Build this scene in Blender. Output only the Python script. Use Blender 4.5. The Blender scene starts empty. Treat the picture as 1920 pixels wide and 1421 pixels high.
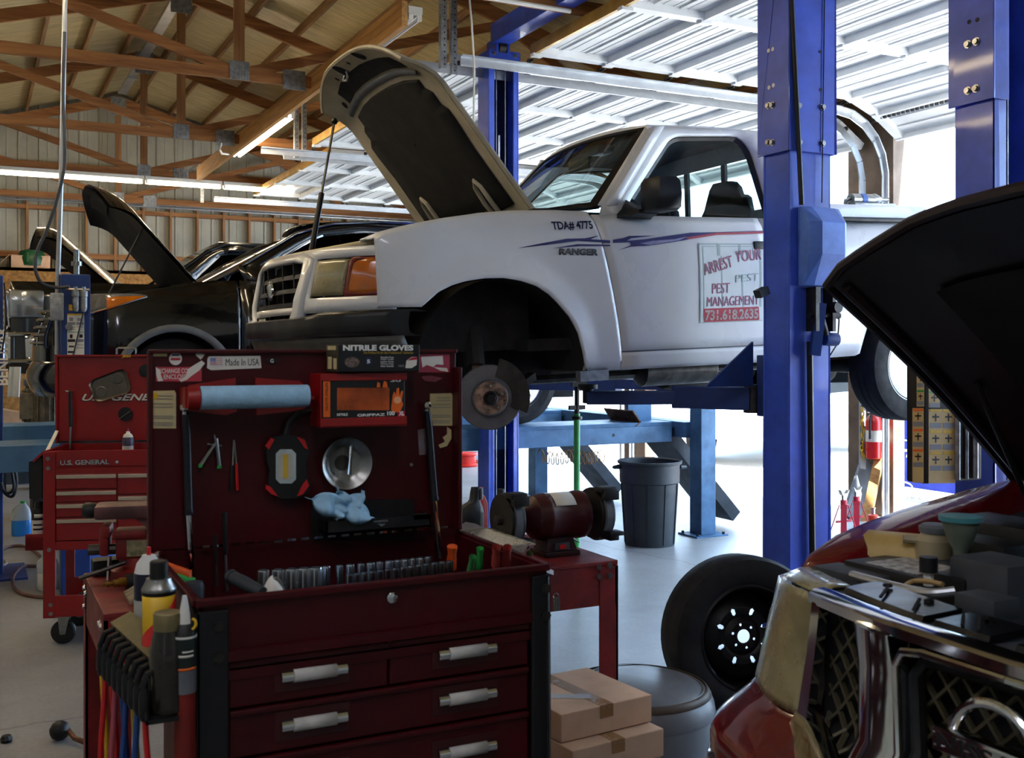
import bpy, bmesh, math, random
from mathutils import Vector as V, Matrix as M
random.seed(11)
SC = bpy.context.scene
COL = SC.collection

# ---------------------------------------------------------------- camera, world, sun, exposure
CAMZ, YAW, FPX, HOR = 1.65, math.radians(26.8), 2000.0, 655.0
cam_data = bpy.data.cameras.new('camera')
cam = bpy.data.objects.new('camera', cam_data)
COL.objects.link(cam)
cam.location = (0, 0, CAMZ)
cam.rotation_euler = (math.radians(90), 0, -YAW)
cam_data.sensor_width = 36
cam_data.lens = FPX / 1920 * 36
cam_data.shift_y = -(710.5 - HOR) / 1920
cam_data.clip_start = 0.05
cam_data.clip_end = 300
cam_data.dof.use_dof = True
cam_data.dof.focus_distance = 5.4
cam_data.dof.aperture_fstop = 7.0
SC.camera = cam

world = bpy.data.worlds.new('sky')
SC.world = world
world.use_nodes = True
wn = world.node_tree.nodes
bg = wn['Background']
bg.inputs[0].default_value = (0.50, 0.72, 1.0, 1)
bg.inputs[1].default_value = 5.0

sun_data = bpy.data.lights.new('sun', 'SUN')
sun_data.energy = 26
sun_data.color = (1.0, 0.97, 0.94)
sun_data.angle = math.radians(0.6)
sun = bpy.data.objects.new('sun', sun_data)
COL.objects.link(sun)
sun.rotation_euler = V((-0.10, 0.50, -0.86)).to_track_quat('-Z', 'Y').to_euler()
sun.location = (20, 0, 20)

SC.view_settings.view_transform = 'Standard'
SC.view_settings.look = 'None'
SC.view_settings.exposure = 1.02
SC.view_settings.gamma = 1.0
SC.view_settings.use_curve_mapping = False
SC.cycles.max_bounces = 9
SC.cycles.diffuse_bounces = 5
SC.cycles.glossy_bounces = 4
SC.cycles.transmission_bounces = 8
SC.cycles.transparent_max_bounces = 12
SC.cycles.sample_clamp_indirect = 6
SC.cycles.caustics_reflective = False
SC.cycles.caustics_refractive = False
SC.cycles.use_denoising = True

for yc in (1.3, 5.6, 10.0, 14.25):            # light portals in the three open door bays (they emit nothing)
    pd = bpy.data.lights.new('door_portal', 'AREA')
    pd.shape = 'RECTANGLE'; pd.size = 3.7; pd.size_y = 4.1
    pd.cycles.is_portal = True
    po = bpy.data.objects.new('door_portal', pd); COL.objects.link(po)
    po.matrix_world = M(((0, 0, 1, 8.2), (0, -1, 0, yc), (1, 0, 0, 1.85), (0, 0, 0, 1)))

# ---------------------------------------------------------------- measuring helpers: photo point -> place in the garage
RT = V((math.cos(YAW), -math.sin(YAW), 0)); FW = V((math.sin(YAW), math.cos(YAW), 0)); UP = V((0, 0, 1))
CAM = V((0, 0, CAMZ))
def ray(x, y): return FW + RT * ((x - 960) / FPX) + UP * ((HOR - y) / FPX)
def P(x, y, d): return CAM + ray(x, y) * d
def PX(x, y, a): r = ray(x, y); return CAM + r * (a / r.x)
def PY(x, y, b): r = ray(x, y); return CAM + r * (b / r.y)
def PZ(x, y, z): r = ray(x, y); return CAM + r * ((z - CAMZ) / r.z)

# ---------------------------------------------------------------- object helpers
WM = {}
def _tag(o, label=None, cat=None, group=None, kind=None):
    if label: o['label'] = label
    if cat: o['category'] = cat
    if group: o['group'] = group
    if kind: o['kind'] = kind
    return o
def thing(name, label, cat, loc=(0, 0, 0), rot=None, group=None, kind=None):
    o = bpy.data.objects.new(name, None)
    COL.objects.link(o)
    o.empty_display_size = 0.1
    m = M.Translation(V(loc))
    if rot is not None:
        m = m @ (rot if isinstance(rot, M) and len(rot) == 4 else (M.Rotation(rot, 4, 'Z') if not isinstance(rot, M) else rot.to_4x4()))
    o.matrix_world = m
    WM[o.name] = m
    return _tag(o, label, cat, group, kind)
def wm(o):
    while o is not None and o.name not in WM: o = o.parent
    return WM[o.name] if o is not None else M.Identity(4)

class MB:
    def __init__(s): s.v = []; s.f = []; s.m = []
    def add(s, vs, fs, mi=0, mat=None):
        n = len(s.v)
        s.v += [V(v) if mat is None else mat @ V(v) for v in vs]
        s.f += [tuple(i + n for i in f) for f in fs]
        s.m += [mi] * len(fs)
        return s
    def box(s, x0, x1, y0, y1, z0, z1, mi=0, mat=None, bv=0.0):
        if bv > 0:
            bv = min(bv, abs(x1-x0)*.49, abs(y1-y0)*.49, abs(z1-z0)*.49)
            bm = bmesh.new(); bmesh.ops.create_cube(bm, size=1)
            for v in bm.verts: v.co = V(((x0+x1)/2 + v.co.x*(x1-x0), (y0+y1)/2 + v.co.y*(y1-y0), (z0+z1)/2 + v.co.z*(z1-z0)))
            bmesh.ops.bevel(bm, geom=bm.edges[:], offset=bv, segments=2, profile=.6, affect='EDGES')
            bm.normal_update()
            bm.verts.index_update()
            s.add([v.co.copy() for v in bm.verts], [[v.index for v in f.verts] for f in bm.faces], mi, mat); bm.free(); return s
        vs = [(x, y, z) for z in (z0, z1) for y in (y0, y1) for x in (x0, x1)]
        return s.add(vs, [(0, 2, 3, 1), (4, 5, 7, 6), (0, 1, 5, 4), (2, 6, 7, 3), (0, 4, 6, 2), (1, 3, 7, 5)], mi, mat)
    def bar(s, p, q, w, h, up=(0, 0, 1), mi=0, bv=0.0):
        p, q = V(p), V(q); d = (q - p); L = d.length; d = d / L
        u = V(up); sd = d.cross(u)
        if sd.length < 1e-4: sd = d.cross(V((0, 1, 0)))
        sd.normalize(); u = sd.cross(d)
        m = M((d, sd, u)).transposed().to_4x4(); m.translation = p
        return s.box(0, L, -w/2, w/2, -h/2, h/2, mi, m, bv)
    def tube(s, pts, r, n=8, mi=0, closed=False, cap=True):
        pts = [V(p) for p in pts]; N = len(pts)
        rr = r if isinstance(r, (list, tuple)) else [r] * N
        rings = []; prev = None
        for i, p in enumerate(pts):
            a = pts[(i-1) % N] if (i > 0 or closed) else p
            b = pts[(i+1) % N] if (i < N-1 or closed) else p
            t = (b - a)
            if t.length < 1e-9: t = V((0, 0, 1))
            t.normalize()
            if prev is None:
                u = t.cross(V((0, 0, 1)))
                if u.length < .05: u = t.cross(V((0, 1, 0)))
            else: u = prev - t * prev.dot(t)
            u.normalize(); prev = u; w = t.cross(u)
            rings.append([p + (u*math.cos(2*math.pi*k/n) + w*math.sin(2*math.pi*k/n)) * rr[i] for k in range(n)])
        vs = [v for g in rings for v in g]; fs = []
        for i in range(N if closed else N-1):
            j = (i+1) % N
            for k in range(n): fs.append((i*n+k, i*n+(k+1) % n, j*n+(k+1) % n, j*n+k))
        if cap and not closed:
            fs.append(tuple(range(n-1, -1, -1))); fs.append(tuple((N-1)*n+k for k in range(n)))
        return s.add(vs, fs, mi)
    def lathe(s, prof, c=(0, 0, 0), axis=(0, 0, 1), n=24, mi=0, cap=True, ref=None):
        a = V(axis).normalized()
        u = a.cross(V(ref) if ref else (V((1, 0, 0)) if abs(a.x) < .9 else V((0, 1, 0)))).normalized(); w = a.cross(u)
        c = V(c); vs = []; fs = []
        for r, h in prof:
            for k in range(n):
                t = 2*math.pi*k/n
                vs.append(c + a*h + (u*math.cos(t) + w*math.sin(t))*max(r, 1e-4))
        for i in range(len(prof)-1):
            for k in range(n): fs.append((i*n+k, i*n+(k+1) % n, (i+1)*n+(k+1) % n, (i+1)*n+k))
        if cap:
            fs.append(tuple(range(n-1, -1, -1))); fs.append(tuple((len(prof)-1)*n+k for k in range(n)))
        return s.add(vs, fs, mi)
    def prism(s, poly, ext, mi=0):
        poly = [V(p) for p in poly]; e = V(ext); n = len(poly)
        return s.add(poly + [p+e for p in poly], [tuple(range(n-1, -1, -1)), tuple(range(n, 2*n))] + [(i, (i+1) % n, n+(i+1) % n, n+i) for i in range(n)], mi)
    def loft(s, secs, mi=0, closed=True, cap=True):
        n = len(secs[0]); vs = [v for g in secs for v in g]; fs = []
        for i in range(len(secs)-1):
            for k in range(n if closed else n-1): fs.append((i*n+k, i*n+(k+1) % n, (i+1)*n+(k+1) % n, (i+1)*n+k))
        if cap and closed:
            fs.append(tuple(range(n-1, -1, -1))); fs.append(tuple((len(secs)-1)*n+k for k in range(n)))
        return s.add(vs, fs, mi)
    def grid(s, fn, n, m, mi=0, skip=None):
        vs = [fn(i/n, j/m) for j in range(m+1) for i in range(n+1)]
        fs = [(j*(n+1)+i, j*(n+1)+i+1, (j+1)*(n+1)+i+1, (j+1)*(n+1)+i) for j in range(m) for i in range(n) if not (skip and skip(i, j))]
        return s.add(vs, fs, mi)
    def ring(s, outer, inner, mi=0):
        n = len(outer)
        return s.add(list(outer)+list(inner), [(i, (i+1) % n, n+(i+1) % n, n+i) for i in range(n)], mi)
    def build(s, name, mat, parent=None, world=False, smooth=35, solid=0, off=0.0, bevel=0, recalc=True):
        me = bpy.data.meshes.new(name)
        vs = s.v
        if world and parent is not None:
            inv = wm(parent).inverted(); vs = [inv @ v for v in vs]
        me.from_pydata([tuple(v) for v in vs], [], s.f)
        mats = mat if isinstance(mat, (list, tuple)) else [mat]
        for k in mats: me.materials.append(k)
        me.polygons.foreach_set('material_index', s.m)
        if recalc:
            bm = bmesh.new(); bm.from_mesh(me)
            bmesh.ops.remove_doubles(bm, verts=bm.verts, dist=1e-5)
            bmesh.ops.recalc_face_normals(bm, faces=bm.faces); bm.to_mesh(me); bm.free()
        if smooth:
            me.polygons.foreach_set('use_smooth', [True]*len(me.polygons)); me.set_sharp_from_angle(angle=math.radians(smooth))
        o = bpy.data.objects.new(name, me); COL.objects.link(o)
        if parent is not None: o.parent = parent
        if solid:
            md = o.modifiers.new('thickness', 'SOLIDIFY'); md.thickness = solid; md.offset = off
        if bevel:
            md = o.modifiers.new('edge', 'BEVEL'); md.width = bevel; md.segments = 2; md.limit_method = 'ANGLE'; md.angle_limit = math.radians(40)
        me.update()
        return o
def solo(mb, name, mat, label, cat, group=None, kind=None, **k):
    return _tag(mb.build(name, mat, **k), label, cat, group, kind)
def copy_tree(o, parent=None, label=None):
    c = o.copy(); COL.objects.link(c); c.parent = parent
    if o.name in WM: WM[c.name] = WM[o.name].copy()
    if label: c['label'] = label
    for ch in list(o.children): copy_tree(ch, c)
    return c
def place(o, loc, rot=0.0):
    m = M.Translation(V(loc)) @ (M.Rotation(rot, 4, 'Z') if not isinstance(rot, M) else rot.to_4x4())
    o.matrix_world = m; WM[o.name] = m
    return o

def text_mesh(s, bold=0.0, shear=0.0, ext=0.0):
    cu = bpy.data.curves.new('t', 'FONT'); cu.body = s; cu.offset = bold; cu.shear = shear; cu.extrude = ext; cu.resolution_u = 3
    o = bpy.data.objects.new('t', cu); COL.objects.link(o)
    dg = bpy.context.evaluated_depsgraph_get()
    me = bpy.data.meshes.new_from_object(o.evaluated_get(dg))
    bpy.data.objects.remove(o); bpy.data.curves.remove(cu)
    return me
def text(name, s, mat, parent, o, ux, uy, w, h, ext=0.0015, bold=0.0, shear=0.0, world=True, warp=None):
    """raised lettering with lower-left corner o, width w along ux, height h along uy"""
    me = text_mesh(s, bold, shear, .5)
    xs = [v.co.x for v in me.vertices]; ys = [v.co.y for v in me.vertices]
    x0, x1, y0, y1 = min(xs), max(xs), min(ys), max(ys)
    ux, uy = V(ux).normalized(), V(uy).normalized(); n = ux.cross(uy).normalized()
    inv = wm(parent).inverted() if (world and parent is not None) else M.Identity(4)
    for v in me.vertices:
        a, b, c = (v.co.x-x0)/(x1-x0)*w, (v.co.y-y0)/(y1-y0)*h, v.co.z*2*ext
        p = V(o) + ux*a + uy*b + n*c
        if warp: p = warp(p)
        v.co = inv @ p
    me.materials.clear(); me.materials.append(mat)
    me.name = name
    ob = bpy.data.objects.new(name, me); COL.objects.link(ob)
    if parent is not None: ob.parent = parent
    return ob

# ---------------------------------------------------------------- materials
def lin(h):
    if not isinstance(h, str): return tuple(h[:3]) + (1,)
    c = [int(h[i:i+2], 16)/255 for i in (0, 2, 4)]
    return tuple(((x/12.92) if x <= .04045 else ((x+.055)/1.055)**2.4) for x in c) + (1,)
MATS = {}
def mat(name, col, rough=.5, metal=0, var=.12, scale=6, bump=0, coat=0, trans=0, emit=None, estr=0, ior=1.45, stretch=None, col2=None, spec=.5, bscale=None, rvar=.1):
    if name in MATS: return MATS[name]
    m = bpy.data.materials.new(name); m.use_nodes = True; nt = m.node_tree; N = nt.nodes; L = nt.links
    b = N['Principled BSDF']; c = lin(col)
    b.inputs['Base Color'].default_value = c; b.inputs['Roughness'].default_value = rough; b.inputs['Metallic'].default_value = metal
    b.inputs['IOR'].default_value = ior; b.inputs['Coat Weight'].default_value = coat; b.inputs['Coat Roughness'].default_value = .06
    b.inputs['Transmission Weight'].default_value = trans; b.inputs['Specular IOR Level'].default_value = spec
    if emit: b.inputs['Emission Color'].default_value = lin(emit); b.inputs['Emission Strength'].default_value = estr
    if var or bump:
        tc = N.new('ShaderNodeTexCoord'); mp = N.new('ShaderNodeMapping'); nz = N.new('ShaderNodeTexNoise')
        L.new(tc.outputs['Object'], mp.inputs[0]); L.new(mp.outputs[0], nz.inputs['Vector'])
        if stretch: mp.inputs['Scale'].default_value = stretch
        nz.inputs['Scale'].default_value = scale; nz.inputs['Detail'].default_value = 5; nz.inputs['Roughness'].default_value = .6
        if var:
            rp = N.new('ShaderNodeValToRGB'); L.new(nz.outputs[0], rp.inputs[0])
            c2 = lin(col2) if col2 else tuple(x*(1-var*1.8) for x in c[:3])+(1,)
            c1 = c if col2 else tuple(min(1, x*(1+var)) for x in c[:3])+(1,)
            rp.color_ramp.elements[0].color = c2; rp.color_ramp.elements[1].color = c1
            rp.color_ramp.elements[0].position = .33; rp.color_ramp.elements[1].position = .66
            L.new(rp.outputs[0], b.inputs['Base Color'])
            if rvar:
                mr = N.new('ShaderNodeMapRange'); L.new(nz.outputs[0], mr.inputs[0])
                mr.inputs['From Min'].default_value = .3; mr.inputs['From Max'].default_value = .7
                mr.inputs['To Min'].default_value = min(1, rough+rvar); mr.inputs['To Max'].default_value = max(.02, rough-rvar*.5)
                L.new(mr.outputs[0], b.inputs['Roughness'])
        if bump:
            n2 = nz
            if bscale:
                n2 = N.new('ShaderNodeTexNoise'); n2.inputs['Scale'].default_value = bscale; L.new(mp.outputs[0], n2.inputs['Vector'])
            bp = N.new('ShaderNodeBump'); bp.inputs['Strength'].default_value = bump; bp.inputs['Distance'].default_value = .01
            L.new(n2.outputs[0], bp.inputs['Height']); L.new(bp.outputs[0], b.inputs['Normal'])
    MATS[name] = m
    return m
def wood(name, light, dark, axis='X', scale=1.0):
    if name in MATS: return MATS[name]
    m = bpy.data.materials.new(name); m.use_nodes = True; nt = m.node_tree; N = nt.nodes; L = nt.links; b = N['Principled BSDF']
    tc = N.new('ShaderNodeTexCoord'); mp = N.new('ShaderNodeMapping'); L.new(tc.outputs['Object'], mp.inputs[0])
    mp.inputs['Scale'].default_value = {'X': (.9, 14, 14), 'Y': (14, .9, 14), 'Z': (14, 14, .9)}[axis]
    nz = N.new('ShaderNodeTexNoise'); nz.inputs['Scale'].default_value = 1.4*scale; nz.inputs['Detail'].default_value = 6; nz.inputs['Distortion'].default_value = 1.2
    L.new(mp.outputs[0], nz.inputs['Vector'])
    rp = N.new('ShaderNodeValToRGB'); e = rp.color_ramp.elements
    e[0].position = .32; e[0].color = lin(dark); e[1].position = .62; e[1].color = lin(light)
    L.new(nz.outputs[0], rp.inputs[0]); L.new(rp.outputs[0], b.inputs['Base Color'])
    b.inputs['Roughness'].default_value = .7
    bp = N.new('ShaderNodeBump'); bp.inputs['Strength'].default_value = .15; bp.inputs['Distance'].default_value = .004
    L.new(nz.outputs[0], bp.inputs['Height']); L.new(bp.outputs[0], b.inputs['Normal'])
    MATS[name] = m; return m
def concrete(name, c1, c2, stain, rough=.55):
    m = bpy.data.materials.new(name); m.use_nodes = True; nt = m.node_tree; N = nt.nodes; L = nt.links; b = N['Principled BSDF']
    tc = N.new('ShaderNodeTexCoord')
    n1 = N.new('ShaderNodeTexNoise'); n1.inputs['Scale'].default_value = .7; n1.inputs['Detail'].default_value = 9; n1.inputs['Roughness'].default_value = .65
    n2 = N.new('ShaderNodeTexNoise'); n2.inputs['Scale'].default_value = 45; n2.inputs['Detail'].default_value = 3
    n3 = N.new('ShaderNodeTexNoise'); n3.inputs['Scale'].default_value = 1.7; n3.inputs['Detail'].default_value = 6
    vo = N.new('ShaderNodeTexVoronoi'); vo.feature = 'DISTANCE_TO_EDGE'; vo.inputs['Scale'].default_value = .33
    nd = N.new('ShaderNodeMixRGB'); nd.blend_type = 'ADD'; nd.inputs[0].default_value = .35
    for n in (n1, n2, n3): L.new(tc.outputs['Object'], n.inputs['Vector'])
    L.new(tc.outputs['Object'], nd.inputs[1]); L.new(n3.outputs['Color'], nd.inputs[2]); L.new(nd.outputs[0], vo.inputs['Vector'])
    rp = N.new('ShaderNodeValToRGB'); rp.color_ramp.elements[0].position = .35; rp.color_ramp.elements[1].position = .65
    rp.color_ramp.elements[0].color = lin(c2); rp.color_ramp.elements[1].color = lin(c1); L.new(n1.outputs[0], rp.inputs[0])
    mx = N.new('ShaderNodeMixRGB'); mx.blend_type = 'MULTIPLY'; mx.inputs[0].default_value = .35; L.new(rp.outputs[0], mx.inputs[1]); L.new(n2.outputs[0], mx.inputs[2])
    st = N.new('ShaderNodeValToRGB'); st.color_ramp.elements[0].position = .60; st.color_ramp.elements[1].position = .75; L.new(n3.outputs[0], st.inputs[0])
    mf = N.new('ShaderNodeMath'); mf.operation = 'MULTIPLY'; mf.inputs[1].default_value = .55; L.new(st.outputs[0], mf.inputs[0])
    m2 = N.new('ShaderNodeMixRGB'); L.new(mf.outputs[0], m2.inputs[0]); L.new(mx.outputs[0], m2.inputs[1]); m2.inputs[2].default_value = lin(stain)
    cr = N.new('ShaderNodeValToRGB'); cr.color_ramp.elements[0].position = 0; cr.color_ramp.elements[0].color = (.45, .45, .45, 1)
    cr.color_ramp.elements[1].position = .0025; cr.color_ramp.elements[1].color = (1, 1, 1, 1); L.new(vo.outputs['Distance'], cr.inputs[0])
    m3 = N.new('ShaderNodeMixRGB'); m3.blend_type = 'MULTIPLY'; m3.inputs[0].default_value = 1; L.new(m2.outputs[0], m3.inputs[1]); L.new(cr.outputs[0], m3.inputs[2])
    L.new(m3.outputs[0], b.inputs['Base Color']); b.inputs['Roughness'].default_value = rough
    bp = N.new('ShaderNodeBump'); bp.inputs['Strength'].default_value = .08; bp.inputs['Distance'].default_value = .005; L.new(n2.outputs[0], bp.inputs['Height']); L.new(bp.outputs[0], b.inputs['Normal'])
    MATS[name] = m; return m
def glass(name, tint, rough=.02, ior=1.45, alpha_mix=.86):
    """thin pane: mostly see-through with a mirror sheen"""
    m = bpy.data.materials.new(name); m.use_nodes = True; nt = m.node_tree; N = nt.nodes; L = nt.links
    N.remove(N['Principled BSDF']); out = N['Material Output']
    tr = N.new('ShaderNodeBsdfTransparent'); tr.inputs[0].default_value = lin(tint)
    gl = N.new('ShaderNodeBsdfGlossy'); gl.inputs['Roughness'].default_value = rough
    lw = N.new('ShaderNodeLayerWeight'); lw.inputs[0].default_value = .5
    pw = N.new('ShaderNodeMath'); pw.operation = 'POWER'; pw.inputs[1].default_value = 4; L.new(lw.outputs['Facing'], pw.inputs[0])
    fr = N.new('ShaderNodeMath'); fr.operation = 'MULTIPLY_ADD'; fr.inputs[1].default_value = .75; fr.inputs[2].default_value = .02; L.new(pw.outputs[0], fr.inputs[0])
    mx = N.new('ShaderNodeMixShader'); L.new(fr.outputs[0], mx.inputs[0]); L.new(tr.outputs[0], mx.inputs[1]); L.new(gl.outputs[0], mx.inputs[2])
    L.new(mx.outputs[0], out.inputs[0]); MATS[name] = m; return m

W_TRUSS_X = wood('truss lumber along', 'a06c3c', '744620', 'X')
W_TRUSS_Y = wood('purlin lumber', '957048', '6b4a2c', 'Y')
W_TRUSS_Z = wood('stud lumber', '9d7044', '7a5230', 'Z')
W_BOARD = wood('pale board lumber', 'b98a4e', '94683a', 'Y')
W_GOLD = mat('gold painted edge', 'b08a3c', .4, .3)
OSB = mat('strand board', 'a0753f', .8, 0, .3, 22, .2, col2='70502a')
GALV = mat('galvanised steel', 'b9bec4', .38, .85, .06, 9)
GALVD = mat('dull galvanised steel', '9a9ea2', .5, .8, .2, 25)
DOORW = mat('white door steel', 'dfe2e4', .5, .0, .05, 3)
SIDING = mat('grey ribbed siding', 'a3a296', .55, .15, .08, 2)
INSUL = mat('white faced roof insulation', 'c0b083', .38, .0, .14, 3, .35, stretch=(1, 6, 1), bscale=5)
BLUE = mat('blue lift paint', '3a58c8', .35, .0, .16, 4, coat=.25)
BLUEL = mat('faded blue lift paint', '5c82d4', .4, .0, .16, 5)
BLUER = mat('rack blue grey paint', '456f96', .5, .0, .18, 6)
BLUED = mat('navy lift paint', '1f3a78', .4, .0, .15, 5)
BLACK = mat('black plastic', '0e0f11', .45, 0, .2, 10)
BLACKM = mat('matt black', '08080a', .8, 0, .2, 10)
RUBBER = mat('tyre rubber', '17171a', .75, 0, .2, 14, .1)
DIRTY = mat('grimy underbody', '1b1815', .8, 0, .35, 8, .3)
CHROME = mat('chrome', 'd8dadd', .08, 1, .03, 5, rvar=.02)
STEEL = mat('bare steel', '9a9a98', .3, 1, .15, 14)
STEELD = mat('dark steel', '4a4744', .4, .9, .25, 14)
RUST = mat('rusty iron', '6b4a38', .65, .6, .4, 20, .3)
REDD = mat('dark red tool cart paint', '3f040b', .42, 0, .14, 5, coat=.08, spec=.3)
REDB = mat('bright red tool cart paint', '8e0a0e', .35, 0, .12, 5, coat=.25)
REDBENCH = mat('worn red bench paint', '761c1c', .5, 0, .25, 8)
REDCAR = mat('deep red car paint', '5c0a10', .2, 0, .06, 3, coat=.9)
WHITE = mat('white car paint', 'dcdfe3', .28, 0, .03, 2, coat=.55)
WHITEU = mat('primer under bonnet', 'a8a08c', .55, 0, .12, 5)
BLKCAR = mat('black car paint', '050507', .16, 0, .1, 3, coat=1)
AMBER = mat('amber lens', 'e07808', .12, 0, .08, 9, trans=.35, coat=.6)
HAZE = mat('hazy yellowed lens', 'a99f74', .25, 0, .22, 7, trans=.25, coat=.4)
LENS = mat('clear lens', 'e6e8e8', .04, 0, 0, 5, trans=.85, coat=.6)
ALU = mat('foil pan aluminium', 'd8d4c8', .28, .75, .08, 30)
CARD = mat('cardboard', 'cba88c', .8, 0, .1, 5)
PAPER = mat('white paper', 'd6d3ca', .75, 0, .06, 6)
CREAM = mat('cream sticker', 'c8b98a', .7, 0, .1, 8)
BLUEP = mat('blue paper towel', '96bfdb', .85, 0, .08, 30, .4)
ORANGE = mat('orange plastic', 'd2541a', .45, 0, .1, 8)
GREEN = mat('green plastic', '2f9b45', .4, 0, .1, 8)
GREENP = mat('bright green paint', '58c070', .4, 0, .1, 8)
YELLOW = mat('yellow plastic', 'd2a91c', .45, 0, .1, 8)
REDP = mat('red plastic', 'b8191d', .4, 0, .1, 8)
MAROON = mat('maroon enamel', '3a0b11', .3, 0, .15, 6, coat=.4)
LEADW = mat('white plastic', 'd9dad6', .45, 0, .05, 6)
INKB = mat('navy ink', '1c2450', .6, 0, 0)
INKK = mat('black ink', '0c0c10', .6, 0, 0)
INKR = mat('red ink', 'a81f34', .6, 0, 0)
INKW = mat('white ink', 'e3e3e0', .6, 0, 0)
INKO = mat('orange ink', 'e2661a', .6, 0, 0)
INKG = mat('grey ink', '7f828a', .6, 0, 0)
GREY = mat('grey plastic', '5c6168', .55, 0, .12, 6)
GREYD = mat('charcoal plastic', '33373d', .55, 0, .15, 6)
TAN = mat('tan metal cladding', '6d5a4a', .5, .2, .15, 5)
GLASSC = glass('window glass', 'd5e4e4')
GLASSD = glass('tinted window glass', '2a3034')
INTER = mat('dark cab trim', '0b0c10', .8, 0, .2, 8)
TUBE_ON = mat('lit fluorescent tube', 'ffffff', .4, 0, 0, emit='ffe6be', estr=24)
TUBE_COOL = mat('lit cool white tube', 'ffffff', .4, 0, 0, emit='f2f1ff', estr=24)
TUBE_OFF = mat('unlit fluorescent tube', 'e4e6e8', .25, 0, 0)
LAMPW = mat('white lamp housing', 'd6d6d0', .4, 0, .04, 4)
FLOORM = concrete('garage concrete', 'a8a9aa', '878788', '6c6863', .4)
OUTM = concrete('yard concrete', 'c6c2ba', 'b2aea6', '9a968e', .8)
# ================================================================ SETTING
XW, YB, XL, YF = 8.0, 18.9, -4.0, -4.5          # door wall, back wall, far side wall, wall behind the camera
RIDX, RIDZ, SLOPE = 2.145, 5.85, 0.285
def roofz(x): return RIDZ - abs(x - RIDX) * SLOPE
def structure(mb, name, m, **k): return _tag(mb.build(name, m, **k), kind='structure')

structure(MB().box(XL-.2, XW+.16, YF-.2, YB+.2, -.15, 0), 'floor', FLOORM, smooth=0)
structure(MB().box(XW+.16, 90, -40, 70, -.17, -.02), 'ground', OUTM, smooth=0)

def siding(x0, x1, along, const, z0, z1f, pitch=.305):
    """ribbed sheet: returns MB with vertical ribs; along 'x' or 'y'"""
    mb = MB(); pts = []
    x = x0
    while x < x1 - 1e-6:
        for dx, h in ((0, 0), (.06, 0), (.075, .02), (.1, .02), (.115, 0), (.2, 0), (.205, .006), (.215, .006), (.22, 0)):
            if x+dx <= x1: pts.append((x+dx, h))
        x += pitch
    pts.append((x1, 0))
    vs = []; fs = []
    for i, (p, h) in enumerate(pts):
        for z in (z0, z1f(p)):
            vs.append((p, const-h, z) if along == 'x' else (const-h, p, z))
    for i in range(len(pts)-1): fs.append((2*i, 2*i+2, 2*i+3, 2*i+1))
    return mb.add(vs, fs)
wb = structure(siding(XL, XW, 'x', YB, 0, lambda x: roofz(x)+.2), 'wall_back', SIDING, smooth=0, solid=.02)
structure(MB().box(XL-.15, XL, YF, YB, 0, 4.1), 'wall_west', SIDING, smooth=0)
gab = [(XL, YF-.1, 0), (XW+.15, YF-.1, 0), (XW+.15, YF-.1, roofz(XW)+.15), (RIDX, YF-.1, RIDZ+.3), (XL, YF-.1, roofz(XL)+.15)]
structure(MB().prism(gab, (0, -.1, 0)), 'wall_front', SIDING, smooth=0)
wr = MB()
for y0, y1 in ((YF, -.6), (3.1, 3.6), (7.6, 8.2), (11.9, 12.5), (16.1, YB)): wr.box(XW, XW+.15, y0, y1, 0, 3.75)
wr.box(XW, XW+.15, YF, YB, 3.75, roofz(XW)+.15)
structure(wr, 'wall_east', TAN, smooth=0)
# studs and girts on the back wall
k = 0
x = -1.0
while x < XW - .05:
    MB().box(x-.019, x+.019, YB-.13, YB-.022, 2.92, 4.03).build('stud', W_TRUSS_Z, wb, smooth=0); x += .444
for z in (3.98, 3.18): MB().box(-1.5, XW, YB-.12, YB-.024, z-.07 if z > 3.5 else z-.045, z+.045 if z < 3.5 else z).build('girt', W_TRUSS_X, wb, smooth=0)
MB().box(-1.5, XW, YB-.12, YB-.024, 4.58, 4.68).build('girt', W_TRUSS_X, wb, smooth=0)
ledge = MB().box(-1.5, XW, 18.2, 18.23, 0, 2.92).box(-1.5, XW, 18.2, YB-.03, 2.87, 2.92)
structure(ledge, 'wall_lining', OSB, smooth=0)
for z in (4.09, 4.045):
    solo(MB().tube([(-1, YB-.16, z), (7.9, YB-.16, z)], .013, 8), 'conduit', GALV, 'upper thin steel conduit along the top of the back wall' if z > 4.06 else 'lower thin steel conduit just under its twin on the back wall', 'conduit')
# roof: sheet, purlins
ce = MB()
for s in (-1, 1):
    x0, x1 = (XL-.1, RIDX) if s < 0 else (RIDX, XW+.2)
    ce.add([(x0, YF-.2, roofz(x0)+.10), (x1, YF-.2, roofz(x1)+.10), (x1, YB+.2, roofz(x1)+.10), (x0, YB+.2, roofz(x0)+.10)], [(0, 1, 2, 3)])
ceil_o = structure(ce, 'ceiling', INSUL, smooth=0, solid=.06, off=1)
ys_truss = [18.72, 15.74, 12.73, 9.72, 6.71]
for i in range(1, 12):
    for s in (-1, 1):
        x = RIDX + s*(i*.55 - .27)
        if XL < x < XW: MB().bar((x, 1.0, roofz(x)+.045), (x, YB-.05, roofz(x)+.045), .04, .1).build('purlin', W_TRUSS_Y, ceil_o, smooth=0)
solo(MB().bar((RIDX-.02, 12.85, RIDZ-.12), (RIDX-.02, 18.0, RIDZ-.12), .13, .012).bar((RIDX-.02, 16.8, RIDZ-.14), (RIDX-.02, 16.9, RIDZ-.14), .14, .02), 'ridge_flashing', GALV,
     'shiny metal strip running along the roof ridge', 'flashing', smooth=0)

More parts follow.
